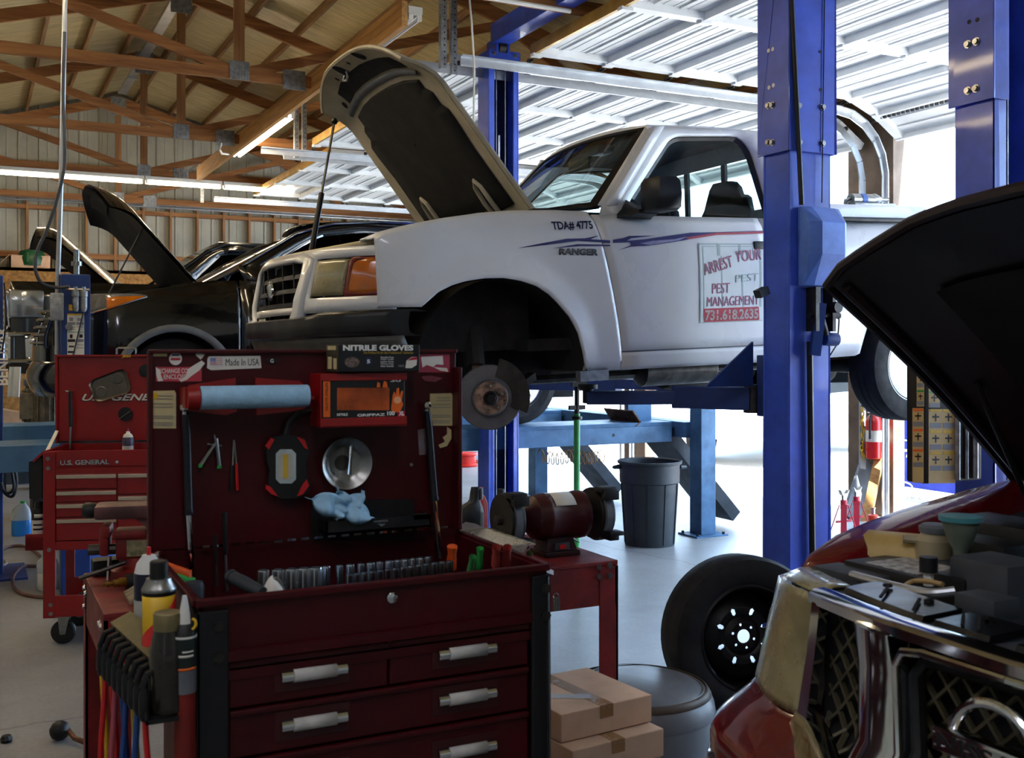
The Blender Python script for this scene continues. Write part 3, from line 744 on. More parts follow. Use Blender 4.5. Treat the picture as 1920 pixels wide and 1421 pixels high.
def pad(poly, off, th, name, m, k=1):
    pl = [p for p in poly]
    out = MB(); n = len(pl)
    c = (sum(p[0] for p in pl)/n, sum(p[1] for p in pl)/n)
    rings = [[hood(c[1]+(p[1]-c[1])*f, c[0]+(p[0]-c[0])*f, off-(th if f < .99 else 0)) for p in pl] for f in (1.0, .975, .75, .5, .25, .02)]
    out.loft(rings, cap=False)
    return out.build(name, m, hoodo, smooth=50)
padp = [(-.82, .07), (-.5, .03), (0, .025), (.5, .03), (.82, .07), (.81, .40), (.84, .55), (.84, .62), (.76, .645), (.76, .70), (.69, .715), (.69, .775), (-.70, .775), (-.70, .73), (-.78, .71), (-.78, .64), (-.84, .62), (-.84, .55), (-.81, .40)]
def dens(p, k=6):
    o = []
    for a, b in zip(p, p[1:]+p[:1]): o += [(a[0]+(b[0]-a[0])*i/k, a[1]+(b[1]-a[1])*i/k) for i in range(k)]
    return o
pad(dens(padp), -.024, .014, 'bonnet_insulation', mat('black felt', '0b0b0a', .9, 0, .25, 6, .3))
pad(dens([(-.70, .845), (.66, .845), (.66, .915), (.45, .925), (-.1, .93), (-.62, .915)]), -.021, .008, 'bonnet_brace_recess', BLACKM)
MB().grid(lambda a, t: hood(.80+.035*t, (a*2-1)*.78, -.03-.012*math.sin(math.pi*t)), 16, 4).build('bonnet_brace', GREY, hoodo, smooth=60)
for tc, sc, r in ((.18, .955, .045), (.62, .90, .022), (.74, .868, .022), (-.30, .965, .035), (-.05, .962, .012), (.40, .945, .014)):
    MB().add([hood(sc+r*.9*math.sin(a), tc+r*1.4*math.cos(a), -.026) for a in [2*math.pi*i/14 for i in range(14)]], [tuple(range(14))]).build('bonnet_hole', BLACKM, hoodo, smooth=0)
MB().tube([hood(.93, .24, -.03), hood(.915, .24, -.06), hood(.905, .17, -.065), hood(.92, .12, -.05), hood(.94, .12, -.03)], .009, 6).build('bonnet_striker', STEEL, hoodo)
for tc in (-.52, .55):
    lo = [hood(.03+.0*0, tc-.05, -.045), hood(.10, tc-.055, -.05), hood(.19, tc-.045, -.045), hood(.225, tc, -.042), hood(.19, tc+.045, -.045), hood(.10, tc+.055, -.05), hood(.03, tc+.05, -.045)]
    MB().tube(lo, .014, 8).build('hinge_rib', WHITEU, hoodo)
    MB().bar(hood(0, tc, -.03), V((.45, tc*.70, 1.13)), .03, .012).build('hinge', STEELD, hoodo, smooth=0)
MB().bar(V((.24, -.33, 1.16)), V((.30, -.20, 1.24)), .02, .02).build('wiper', BLACK, truck)
pr0, pr1 = TI @ P(583, 476, 5.95), TI @ P(627, 228, 6.15)
pm = pr0 + (pr1-pr0)*.45
solo(MB().tube([TW @ pr0, TW @ pm], .016, 10), 'prop_rod', BLACK, 'black telescopic prop holding up the white bonnet', 'prop')
po = bpy.data.objects['prop_rod']
MB().tube([TW @ pm, TW @ pr1], .0075, 8).build('rod', CHROME, po)
MB().lathe([(.012, -.015), (.02, 0), (.012, .018)], TW @ pr1, (0, 0, 1), 10).build('tip', BLACK, po)

# ---- wheel well, brakes, underbody
def arc_u(a): return (.05+.47*math.cos(a), .36+.45*math.sin(a))
for s in (-1, 1):
    MB().grid(lambda a, t: V((arc_u(math.pi*(1.02-1.04*a))[0], s*(.865-.46*t), arc_u(math.pi*(1.02-1.04*a))[1])), 20, 3).build('wheel_liner', DIRTY, truck, smooth=60)
    MB().box(-.42, .56, s*.40-.012, s*.40+.012, .30, .95).build('inner_fender', DIRTY, truck, smooth=0)
    MB().tube([V((.0, s*.62, .30)), V((.02, s*.52, .80))], .028, 10).tube([V((.0, s*.62, .38)), V((.015, s*.55, .66))], .055, 10).build('damper', DIRTY, truck)
    MB().bar(V((-.05, s*.70, .20)), V((.0, s*.35, .26)), .10, .04).bar(V((.42, s*.45, .30)), V((.03, s*.69, .15)), .05, .04).build('control_arm', DIRTY, truck, smooth=0)
    MB().bar(V((.0, s*.68, .10)), V((.02, s*.60, .45)), .06, .05).build('steering_knuckle', RUST, truck, smooth=0)
    hc = V((-.005, s*.80, .222)); ax_ = V((-.36 if s < 0 else .36, s*.93, 0)).normalized(); hr_ = V((-ax_.y*s*-1, 0, 0))
    bd = MB().lathe([(.157, -.045), (.163, -.04), (.163, -.012), (.157, -.008), (.092, -.008), (.089, .03), (.084, .036), (.001, .036)], hc, ax_, 40)
    bdo = bd.build('brake_disc', mat('worn brake disc', '77777c', .42, .75, .12, 9), truck, smooth=30)
    MB().lathe([(.082, .036), (.082, .039), (.001, .039)], hc, ax_, 24).build('hub_face', mat('rusted hub face', 'a08474', .5, .5, .5, 24, .2), bdo)
    MB().lathe([(.036, .036), (.035, .075), (.028, .085), (.024, .083), (.02, .09), (.001, .09)], hc, ax_, 20).build('hub_cap', BLACK, bdo)
    for i in range(5):
        a = 2*math.pi*i/5+.3
        MB().lathe([(.0075, .036), (.0075, .072), (.001, .073)], hc+V((-ax_.y, ax_.x, 0))*(.059*math.cos(a))+V((0, 0, .059*math.sin(a))), ax_, 8).build('wheel_stud', STEEL, bdo)
    cal = MB()
    pts = []
    for r, o in ((.112, 0), (.20, 0)):
        pts.append([(r*math.cos(a), r*math.sin(a)) for a in [math.radians(-25+9*i) for i in range(12)]])
    sec = [[hc+V((ax_.y*s, -ax_.x*s, 0))*p[0]+ax_*q+V((0, 0, p[1])) for p, q in ((pts[0][i], .012), (pts[1][i], .012), (pts[1][i], -.06), (pts[0][i], -.06))] for i in range(12)]
    cal.loft(sec)
    cal.build('brake_caliper', STEELD, truck, smooth=40)
    MB().lathe([(.05, -.06), (.05, -.16), (.03, -.17)], hc, (0, s, 0), 14).build('wheel_hub', RUST, truck)
def wheel(u, s, zc, name='wheel'):
    c = V((u, s*.76, zc))
    t = [(.20, -.10), (.28, -.115), (.325, -.105), (.335, -.085), (.337, -.03), (.333, -.028), (.333, -.02), (.337, -.018), (.337, .018), (.333, .02), (.333, .028), (.337, .03), (.335, .085), (.325, .105), (.28, .115), (.20, .10)]
    w = MB().lathe(t, c, (0, s, 0), 48, cap=False).build(name, RUBBER, truck, smooth=30)
    r = MB().lathe([(.205, .10), (.215, .105), (.205, .085), (.17, .05), (.165, .03), (.12, .055), (.07, .06), (.065, .075), (.001, .075)], c, (0, s, 0), 40)
    r.build('rim', STEEL, w)
    return w
for s in (-1, 1): wheel(2.835, s, .25)
MB().tube([V((2.835, -.72, .25)), V((2.835, .72, .25))], .05, 12).lathe([(.02, -.16), (.13, -.12), (.15, 0), (.13, .12), (.02, .16)], (2.83, .02, .25), (1, 0, 0), 16).build('rear_axle', DIRTY, truck)
for s in (-1, 1):
    MB().box(-.6, 3.8, s*.38-.03, s*.38+.03, .36, .46).build('frame_rail', DIRTY, truck, smooth=0)
    MB().box(2.2, 3.5, s*.52-.03, s*.52+.03, .30, .325).build('leaf_spring', RUST, truck, smooth=0)
MB().box(.25, 3.8, -.74, .74, .44, .50).build('floor_pan', DIRTY, truck, smooth=0)
MB().tube([V((.4, .1, .30)), V((2.7, .05, .27))], .035, 10).build('drive_shaft', DIRTY, truck)
MB().tube([V((.3, -.30, .27)), V((1.0, -.33, .27)), V((1.15, -.33, .27))], .025, 8).lathe([(.03, 0), (.085, .05), (.085, .55), (.03, .6)], (1.15, -.33, .28), (1, 0, 0), 14).tube([V((1.75, -.33, .28)), V((2.4, -.33, .28)), V((2.8, -.5, .45)), V((3.7, -.55, .36))], .025, 8).build('exhaust_pipe', STEELD, truck)
MB().lathe([(.001, 0), (.17, .04), (.19, .12), (.19, .45), (.17, .52), (.001, .56)], (1.75, .3, .30), (1, 0, 0), 16).build('fuel_tank', DIRTY, truck)
MB().tube([V((.05, -.5, .33)), V((.3, -.2, .27)), V((.35, .3, .27)), V((.05, .6, .33))], .016, 8).build('sway_bar', DIRTY, truck)
MB().box(-.2, .5, -.3, .3, .26, .40, bv=.05).build('oil_pan', DIRTY, truck)
MB().add([side_pt(u, z, -1, .004) for u, z in ((.505, .37), (.54, .44), (.575, .45), (.60, .40), (.615, .335), (.50, .335))], [(0, 1, 2, 3, 4, 5)]).build('rocker_patch', mat('worn primer patch', 'a9a79e', .6, .1, .3, 14), truck, smooth=0, solid=.004)
MB().box(.49, .66, -.85, -.80, .275, .33).build('rocker_bracket', GALVD, truck, smooth=0)

# ---- markings on the near side
def decal(px, m, off=.003, name='decal'):
    pts = [SP(x, y, off) for x, y in px]
    bm = bmesh.new(); f = bm.faces.new([bm.verts.new(p) for p in pts]); bmesh.ops.triangulate(bm, faces=[f])
    if max((p-q).length for p in pts for q in pts) > .06:
        bmesh.ops.subdivide_edges(bm, edges=bm.edges[:], cuts=5, use_grid_fill=True)
    for v in bm.verts: v.co.y = skin(v.co.x, v.co.z, off)
    me = bpy.data.meshes.new(name); bm.to_mesh(me); bm.free(); me.materials.append(m)
    o = bpy.data.objects.new(name, me); COL.objects.link(o); o.parent = truck; return o
def side_text(s, m, x0, y0, x1, y1, hpx, bold=.0, shear=0, ext=.0012, off=.002, par=truck):
    a, b, c = SP(x0, y0, off), SP(x1, y1, off), SP(x0, y0-hpx, off)
    o = text('lettering', s, m, par, a, b-a, V((0, 0, 1)), (b-a).length, abs(c.z-a.z), ext, bold, shear, world=False, warp=lambda p: V((p.x, skin(p.x, p.z, off), p.z)))
    return o
side_text('TDA# 4775', INKB, 1034, 433, 1110, 431, 17, .028)
bd_ = side_text('RANGER', STEEL, 1046, 477, 1117, 478, 11, .03, .15, off=.006)
side_text('RANGER', INKB, 1045, 478.5, 1118, 479.5, 13, .05, .15, off=.003)
PURP = mat('purple graphic', '3a3a72', .4, 0, .1, 20); PURL = mat('lilac graphic', '9a9cc4', .4, 0, .1, 20); REDG = mat('red graphic', 'b2505c', .4, 0, .1, 20)
decal([(967, 466), (1010, 457), (1060, 448), (1095, 447), (1120, 442), (1105, 449), (1141, 451), (1141, 456), (1080, 452), (1020, 460)], PURP)
decal([(1032, 466), (1080, 458), (1141, 459), (1141, 462), (1085, 462)], PURP)
decal([(1146, 450), (1165, 447), (1176, 443), (1225, 442), (1180, 447), (1172, 452), (1205, 449), (1290, 437), (1430, 433), (1430, 435), (1330, 440), (1280, 451), (1215, 461), (1180, 463), (1155, 470), (1180, 460), (1178, 455), (1146, 456)], PURP)
decal([(1196, 457), (1220, 452), (1260, 449), (1285, 444), (1270, 451), (1215, 460)], PURL, .0045)
decal([(1280, 446), (1340, 437), (1430, 434), (1430, 438), (1340, 441), (1290, 449)], REDG, .0042)
# door sign
sgn = decal([(1306, 457), (1428, 457), (1426, 601), (1309, 606)], mat('pale door sign', 'cfd6d8', .45, 0, .03), .003, 'door_sign')
LINE = mat('sign outline', '9fb0ae', .5, 0, 0)
for q in ([(1306, 457), (1428, 457), (1428, 459), (1306, 459)], [(1306, 457), (1308, 457), (1311, 606), (1309, 606)], [(1314, 462), (1428, 462), (1428, 463.2), (1314, 463.2)], [(1313, 462), (1314.5, 462), (1317, 600), (1315.5, 600)], [(1309, 604.5), (1426, 600), (1426, 601.5), (1309, 606)],
          [(1341, 459), (1346, 459), (1347, 480), (1342, 480)], [(1348, 480), (1350, 480), (1352, 576), (1350, 576)], [(1381, 459), (1385, 459), (1386, 478), (1382, 478)], [(1387, 520), (1389, 520), (1391, 576), (1389, 576)], [(1420, 459), (1423, 459), (1424, 575), (1421, 575)]):
    decal(q, LINE, .0042, 'sign_line').parent = sgn
decal([(1316, 579), (1419, 575), (1420, 600), (1317, 604)], INKR, .0045, 'phone_panel').parent = sgn
side_text('731.618.2635', INKW, 1318.5, 601.5, 1418, 597.5, 20, .03, 0, off=.0052, par=sgn)
MAUV = mat('mauve hand lettering', '9a4468', .5, 0, 0)
for s_, x0, y0, x1, y1, h in (('ARREST', 1318, 517, 1372, 500, 22), ('YOUR', 1378, 492, 1424, 487, 21), ('PEST', 1332, 551, 1366, 549, 19), ('MANAGEMENT', 1322, 575, 1420, 571, 18), ('PEST', 1376, 530, 1420, 526, 14)):
    a, b, c = SP(x0, y0, .005), SP(x1, y1, .005), SP(x0, y0-h, .005)
    ux = (b-a).normalized(); uy = (V((0, -1, 0)).cross(V((1, 0, 0)))*-1)
    text('lettering', s_, LINE if (x0 == 1376) else MAUV, sgn, a, ux, V((-ux.z, 0, ux.x)), (b-a).length, abs(c.z-a.z), .001, -.004, .12, world=False)

# load in the bed
chest = solo(MB().box(2.0, 3.05, -.80, .10, 1.15, 1.235, mat=TW, bv=.01), 'tool_chest', WHITE, 'flat white chest lying across the pickup bed rails', 'chest')
reel = thing('pump_unit', 'small blue and silver pump sitting on the flat white bed chest', 'pump', TW @ V((2.72, -.62, 1.235)), M.Rotation(-TH, 3, 'Y'))
MB().tube([(-.12, 0, .055), (.06, 0, .055)], .036, 14).build('motor', STEEL, reel); MB().tube([(-.05, 0, .055), (-.01, 0, .055)], .039, 14).build('motor_band', BLUEL, reel); MB().lathe([(.034, 0), (.036, .02), (.025, .05), (.014, .08), (.018, .13)], (.06, 0, .06), (1, 0, 0), 14).build('pump_head', STEEL, reel)
MB().box(-.14, .2, -.06, .06, 0, .03, bv=.006).build('foot', STEEL, reel)
MB().tube([(-.12, 0, .06), (-.16, 0, .05), (-.15, .02, .0)], .012, 8).build('elbow', STEEL, reel)
# ================================================================ TWO-POST LIFT UNDER THE PICKUP
def bolt(mb, p, n, r=.012, h=.014, mi=0): mb.lathe([(r*1.5, 0), (r*1.5, .003), (r, .003), (r, h), (.001, h)], p, n, 8, mi)
lift = thing('vehicle_lift', 'tall blue two post lift holding the white pickup with a crossbeam overhead', 'lift', (3.75, 5.8, 0))
def cpost(x0, x1, yb, yf, z1, name):
    """C channel column: back plate at yb, lips toward yf"""
    mb = MB(); s = 1 if yf > yb else -1; t = .012
    mb.box(x0, x1, min(yb, yb+s*t), max(yb, yb+s*t), 0, z1)
    for xa, xb in ((x0, x0+t), (x1-t, x1)): mb.box(xa, xb, min(yb, yf), max(yb, yf), 0, z1)
    for xa, xb in ((x0, x0+.05), (x1-.05, x1)): mb.box(xa, xb, min(yf-s*t, yf), max(yf-s*t, yf), 0, z1)
    return mb.build(name, BLUE, lift, world=True, smooth=0, bevel=.004)
X0, X1 = 3.615, 3.885
cp = cpost(X0, X1, 4.105, 4.30, 2.75, 'near_column')
sl = MB().box(X0-.022, X1+.016, 4.083, 4.089, 2.635, 4.15).box(X0-.022, X0-.014, 4.083, 4.32, 2.635, 4.15).box(X1+.01, X1+.016, 4.083, 4.32, 2.635, 4.15)
so = sl.build('column_sleeve', BLUE, lift, world=True, smooth=0, bevel=.003)
def bolts(lst, n, m, par, *a):
    for p_ in lst:
        q_ = MB(); bolt(q_, p_, n, *a); q_.build('bolt', m, par, world=True)
bolts([PY(x, y, 4.083) for x, y in ((1497, 198), (1542, 201), (1498, 267), (1542, 269))], (0, -1, 0), STEEL, so)
bolts([PX(x, y, X0-.022) for x, y in ((1441, 198), (1449, 197), (1441, 267), (1449, 267))], (-1, 0, 0), STEEL, so)
for x, y in ((1441, 95), (1449, 92), (1442, 164), (1450, 160)):
    MB().lathe([(.011, 0), (.011, .001), (.001, .001)], PX(x, y, X0-.0225), (-1, 0, 0), 12).build('bolt_hole', INKW, so, world=True)  # white discs paint the daylight showing through the holes
for x, y in ((1538, 97), (1539, 168), (1489, 160)):
    MB().lathe([(.008, 0), (.008, .001), (.001, .001)], PY(x, y, 4.0825), (0, -1, 0), 12).build('bolt_hole', INKK, so, world=True)
fx0, fx1 = 3.712, 3.982
fc = cpost(fx0, fx1, 7.97, 7.76, 4.05, 'far_column')
MB().box(fx0-.005, fx1+.005, 7.745, 7.757, 3.94, 4.07).box(fx0-.005, fx1+.005, 7.745, 7.98, 4.05, 4.07).build('column_cap', BLUE, lift, world=True, smooth=0, bevel=.003)
MB().box(fx0+.02, fx1-.02, 7.94, 7.955, 0, 4.0).build('channel_shade', mat('shadowed navy', '101a3c', .6, 0, .2), lift, world=True, smooth=0)  # dark sheet paints the shade inside the open column
for x in (fx0+.085, fx0+.165): MB().tube([(x, 7.80, .1), (x, 7.80, 3.96)], .005, 6).build('lift_cable', STEEL, lift, world=True)
MB().tube([(fx0+.125, 7.85, 1.5), (fx0+.125, 7.85, 3.4)], .022, 10).build('lift_ram', CHROME, lift, world=True)
bolts([(x, 7.745, z) for x in (fx0+.04, fx1-.04) for z in (3.97, 4.04)], (0, -1, 0), STEEL, lift)
MB().box(3.735, 3.885, 4.0, 7.78, 4.12, 4.28).build('crossbeam', BLUE, lift, world=True, smooth=0, bevel=.004)
MB().box(3.76, 3.78, 7.72, 7.90, 4.05, 4.16).box(3.86, 3.88, 7.72, 7.90, 4.05, 4.16).build('pulley_bracket', BLUE, lift, world=True, smooth=0)
MB().lathe([(.05, -.03), (.05, .03)], (3.82, 7.76, 4.10), (1, 0, 0), 16).build('pulley', STEELD, lift, world=True)
# cables, cover box, latch on the near column
MB().tube([PY(1484, -6, 4.075), PY(1491, 140, 4.075), PY(1498, 275, 4.07), PY(1503, 384, 4.07)], .0125, 8).build('hydraulic_hose', BLACK, lift, world=True)
MB().tube([PY(1518, 640, 4.085), PY(1520, 800, 4.085), PY(1523, 1010, 4.085), (3.76, 4.085, .12)], .016, 8).build('hydraulic_hose', BLACK, lift, world=True)
MB().tube([PY(1546, -6, 4.078), PY(1541, 380, 4.08)], .003, 5).build('release_wire', STEELD, lift, world=True)
bxp = [(3.665, 4.10), (3.665, 4.02), (3.72, 3.985), (3.87, 3.985), (3.91, 4.02), (3.91, 4.10)]
MB().loft([[V((a, b if b > 4.05 else 4.10-(4.10-b)*f, z)) for a, b in bxp] for z, f in ((1.965, .5), (2.12, 1), (2.28, 1), (2.36, .35))]).build('latch_cover', BLUEL, lift, world=True, smooth=0, bevel=.004)
lt = MB().box(3.72, 3.75, 4.03, 4.10, 1.74, 1.96).box(3.83, 3.85, 4.03, 4.10, 1.74, 1.96)
lt.build('latch_bracket', STEELD, lift, world=True, smooth=0)
MB().tube([(3.70, 4.06, 1.82), (3.90, 4.06, 1.82)], .016, 10).lathe([(.028, 0), (.028, .03)], (3.84, 4.03, 1.86), (0, -1, 0), 12).tube([(3.74, 4.05, 1.92), (3.79, 4.03, 1.72)], .014).build('latch_pin', STEELD, lift, world=True)
MB().bar((3.76, 4.04, 1.88), (3.73, 4.05, 1.62), .03, .05).lathe([(.03, 0), (.034, .03), (.034, .08), (.02, .09)], (3.80, 4.06, 1.70), (1, 0, 0), 12).build('latch_pawl', BLUED, lift, world=True)
MB().tube([(3.86, 4.07, 1.84), (3.89, 4.05, 1.80), (3.88, 4.05, 1.68), (3.84, 4.06, 1.62)], .004, 6).build('latch_wire', STEELD, lift, world=True)
MB().box(3.50, 4.0, 3.95, 4.45, 0, .015).build('base_plate', BLUED, lift, world=True, smooth=0)
MB().box(3.55, 4.10, 7.65, 8.1, 0, .015).build('base_plate', BLUED, lift, world=True, smooth=0)
# carriages and arms
MB().box(3.67, 3.86, 4.29, 4.42, 1.30, 1.62).build('carriage', BLUED, lift, world=True, smooth=0, bevel=.005)
MB().box(3.74, 3.96, 7.66, 7.78, 1.30, 1.95).build('carriage', BLUED, lift, world=True, smooth=0, bevel=.005)
MB().prism([(3.60, 4.36, 1.46), (3.33, 4.40, 1.46), (3.60, 4.36, 1.69)], (0, .015, 0)).build('carriage_gusset', BLUED, lift, world=True, smooth=0)
def arm(p, q, r):
    p, q, r = V(p), V(q), V(r)
    a = MB().bar(p, q, .13, .12, bv=.008).build('arm', BLUED, lift, world=True, smooth=0)
    MB().bar(p+(q-p)*.8, r, .09, .075, bv=.006).build('arm_extension', BLUED, a, world=True, smooth=0)
    MB().lathe([(.03, -.03), (.03, .05), (.055, .05), (.055, .075)], r, (0, 0, 1), 14).build('pad', BLACK, a, world=True)
    MB().lathe([(.05, -.075), (.05, .075)], p, (0, 0, 1), 14).build('pivot', STEELD, a, world=True)
arm((3.68, 4.46, 1.39), (3.44, 4.82, 1.39), (3.06, 5.12, 1.38))
arm((3.84, 4.46, 1.39), (4.30, 4.85, 1.39), (4.75, 5.10, 1.38))
arm((3.78, 7.62, 1.39), (3.40, 6.9, 1.39), (3.05, 6.1, 1.38))
arm((3.92, 7.62, 1.39), (4.4, 6.9, 1.39), (4.8, 6.1, 1.38))
MB().bar(PY(1420, 552, 4.2), PY(1436, 544, 4.2), .05, .04).build('lock_handle', BLACK, lift, world=True, smooth=0)
# green support stand
st = thing('support_stand', 'bright green screw stand propping the white pickup sill', 'stand', (3.62, 6.2, 0))
MB().tube([(0, 0, .05), (0, 0, 1.22)], .021, 12).build('tube', GREENP, st)
MB().tube([(0, 0, 1.20), (0, 0, 1.40)], .017, 10).lathe([(.035, 0), (.035, .02)], (0, 0, 1.18), (0, 0, 1), 12).box(-.06, .06, -.012, .012, 1.245, 1.275).box(-.04, .075, -.01, .01, 1.40, 1.43).bar((.05, 0, 1.42), (.10, 0, 1.47), .015, .015).build('screw', BLACK, st)
MB().lathe([(.13, 0), (.13, .01), (.03, .05), (.02, .06)], (0, 0, 0), (0, 0, 1), 20).build('foot', GREENP, st)

# ================================================================ ALIGNMENT RACK AND BLACK SUV
rack = thing('alignment_rack', 'blue grey alignment rack on square legs carrying the black SUV', 'rack', (3.0, 9.2, 0))
def runway(y0, y1):
    r = MB().box(-.4, 5.62, y0, y1, .965, 1.0).box(-.4, 5.62, y0, y0+.012, .82, .965).box(-.4, 5.62, y1-.012, y1, .82, .965).build('runway', BLUER, rack, world=True, smooth=0, bevel=.004)
    for x in (5.0,): MB().lathe([(.014, 0), (.014, .001), (.001, .001)], (x, y0-.0005, .90), (0, -1, 0), 12).build('bolt_hole', INKK, r, world=True)
    s = MB(); m = M.Translation(V((5.28, (y0+y1)/2, 1.0))) @ M.Rotation(math.radians(-38), 4, 'Y')
    s.box(-.10, .012, -(y1-y0)/2, (y1-y0)/2, 0, .012, 0, m).box(0, .012, -(y1-y0)/2, (y1-y0)/2, 0, .13, 0, m)
    so = s.build('wheel_stop', RUST, r, world=True, smooth=0)
    MB().box(5.30, 5.55, (y0+y1)/2-.02, (y0+y1)/2+.02, 1.0, 1.15).build('stop_brace', BLUER, r, world=True, smooth=0)
    q = MB(); a, b = V((5.58, (y0+y1)/2, .88)), V((6.34, (y0+y1)/2, .06)); d = (b-a).normalized(); n = V((d.z, 0, -d.x))
    q.bar(a, b, y1-y0-.04, .03); q.bar(a+n*-.05+V((0, -(y1-y0)/2+.03, 0)), b+n*-.05+V((0, -(y1-y0)/2+.03, 0)), .015, .10); q.bar(a+n*-.05+V((0, (y1-y0)/2-.03, 0)), b+n*-.05+V((0, (y1-y0)/2-.03, 0)), .015, .10)
    q.build('ramp', mat('dark chequer ramp', '2a3038', .5, .4, .2), r, world=True, smooth=0)
runway(7.93, 8.42); runway(9.95, 10.44)
for x, y in ((5.72, 7.63), (5.62, 10.55)):
    l = MB().box(x, x+.16, y, y+.17, .012, 1.155).build('leg', BLUER, rack, world=True, smooth=0, bevel=.006)
    MB().box(x-.09, x+.25, y-.06, y+.22, 0, .014).build('foot_plate', BLUER, l, world=True, smooth=0)
    bolts([(x+dx, y+dy, .013) for dx, dy in ((-.06, -.03), (.22, -.03), (-.06, .19), (.22, .19))], (0, 0, 1), STEELD, l, .012, .02)
for x, y in ((3.1, 8.0), (3.1, 10.0)): MB().box(x, x+.14, y, y+.14, 0, .83).build('leg', BLUER, rack, world=True, smooth=0)
MB().box(5.66, 5.86, 7.80, 10.6, .86, 1.0).build('cross_member', BLUER, rack, world=True, smooth=0, bevel=.004)
# tall front column with filters, stickers
fcx0, fcx1, fcy = .52, .70, 7.63
col = MB().box(fcx0, fcx1, fcy, fcy+.19, 0, 2.15).build('front_column', BLUED, rack, world=True, smooth=0, bevel=.006)
for dx in (.085, .135):
    MB().lathe([(.014, 0), (.022, .02), (.022, .09), (.018, .10), (.026, .10), (.026, .135), (.012, .14), (.012, .165)], (fcx0+dx, fcy-.035, 1.90), (0, 0, 1), 14).build('air_filter', GALVD, col, world=True)
MB().tube([(fcx0+.02, fcy-.035, 2.045), (fcx0+.17, fcy-.035, 2.045)], .01, 8).build('air_line', STEEL, col, world=True)
MB().lathe([(.022, 0), (.022, .02), (.001, .02)], (fcx0+.045, fcy-.001, 1.80), (0, -1, 0), 16).build('gauge', STEEL, col, world=True)
def sticker(px, plane, fn, m, name, parent, th=.0015, n=(0, -1, 0)):
    return MB().prism([fn(x, y, plane) for x, y in px], V(n)*th).build(name, m, parent, world=True, smooth=0)
def rect(x0, y0, x1, y1): return [(x0, y0), (x1, y0), (x1, y1), (x0, y1)]
sticker(rect(129, 571, 147, 582), fcy, PY, YELLOW, 'warning_sticker', col)
ls = sticker(rect(126, 588, 158, 668), fcy, PY, PAPER, 'instruction_sticker', col)
for x0, y0, x1, y1, m in ((126, 588, 158, 591, YELLOW), (127, 604, 141, 609, INKG), (143, 604, 157, 609, INKG), (127, 617, 141, 618, INKG), (127, 622, 157, 623, GREEN), (127, 636, 141, 641, INKK), (143, 636, 157, 641, INKG), (127, 658, 141, 662, INKK), (131, 627, 136, 634, INKK), (149, 627, 155, 633, INKK), (129, 648, 139, 651, INKK), (130, 595, 137, 602, INKG), (145, 596, 155, 602, INKG), (144, 612, 157, 613, INKG), (127, 613, 141, 614, INKG), (144, 646, 157, 647, INKG), (144, 652, 157, 653, INKG)):
    sticker(rect(x0, y0, x1, y1), fcy-.0016, PY, m, 'sticker_print', ls)
MB().tube([PY(162, 548, fcy-.03), PY(158, 580, fcy-.03), PY(146, 630, fcy-.03), PY(136, 672, fcy-.03)], .006, 6).build('control_cable', BLACK, col, world=True)
MB().lathe([(.02, 0), (.02, .06), (.035, .06), (.035, .09), (.02, .09), (.02, .17)], (fcx0+.10, fcy+.08, 2.15), (0, 0, 1), 12).build('column_valve', STEEL, col, world=True)
# air pipe from the roof
ap = thing('air_pipe', 'bare steel air pipe dropping from the roof beside the blue rack column', 'pipe', (.5, 7.6, 1.55))
pp = [P(122, -8, 7.0), P(117, 250, 7.05), P(112, 420, 7.08), P(108, 528, 7.1), P(107, 680, 7.12)]
MB().tube(pp, .016, 10).build('pipe', GALV, ap, world=True)
MB().box(.45, .53, 7.56, 7.64, 1.84, 2.02, bv=.01).build('junction_box', GALVD, ap, world=True)
hp = [P(121, 60, 6.98), P(118, 180, 6.98), P(121, 260, 6.98), P(118, 330, 6.98), P(92, 420, 6.98), P(70, 470, 6.95), P(66, 500, 6.93), P(72, 522, 6.93), P(86, 535, 6.95), P(112, 539, 7.0), P(130, 537, 7.0)]
def smoothpts(p, k=5):
    p = [V(a) for a in p]; o = []
    for i in range(len(p)-1):
        a, b, c, d = p[max(0, i-1)], p[i], p[i+1], p[min(len(p)-1, i+2)]
        for j in range(k):
            t = j/k
            o.append(.5*((2*b)+(c-a)*t+(2*a-5*b+4*c-d)*t*t+(3*b-a-3*c+d)*t**3))
    return o+[p[-1]]
solo(MB().tube(smoothpts(hp), .011, 8), 'air_hose', GREYD, 'grey rubber air hose looping beside the hanging steel pipe', 'hose')

# ---- black SUV
suv = thing('suv', 'glossy black SUV with raised bonnet standing on the alignment rack', 'car', (1.34, 9.1, 1.0))
SB = [(.25, .84), (.35, .90), (.55, .925), (.75, .93), (.90, .915), (1.02, .89), (1.12, .84), (1.2, .80)]
def sbw(u, z):
    w = interp(SB, z)
    if u < -.35: w -= .24*((-.35-u)/.55)**2
    return max(w, .2)
SA = [(-.80, .32), (-.50, .30), (-.40, .36)] + [(.0+.40*math.cos(a), .37+.41*math.sin(a)) for a in [math.pi*(1-i/14) for i in range(15)]] + [(.43, .30), (2.4, .30)] + [(2.86+.40*math.cos(a), .37+.41*math.sin(a)) for a in [math.pi*(1-i/14) for i in range(15)]] + [(3.3, .32), (3.75, .40)]
SA = [(u, max(.28, z)) for u, z in SA]
ST = [(-.80, .98), (-.6, 1.03), (-.2, 1.10), (.2, 1.16), (.5, 1.18), (3.4, 1.24), (3.75, 1.25)]
def sp(u, z, s, o=0): return V((u, s*(sbw(u, z)+o), z))
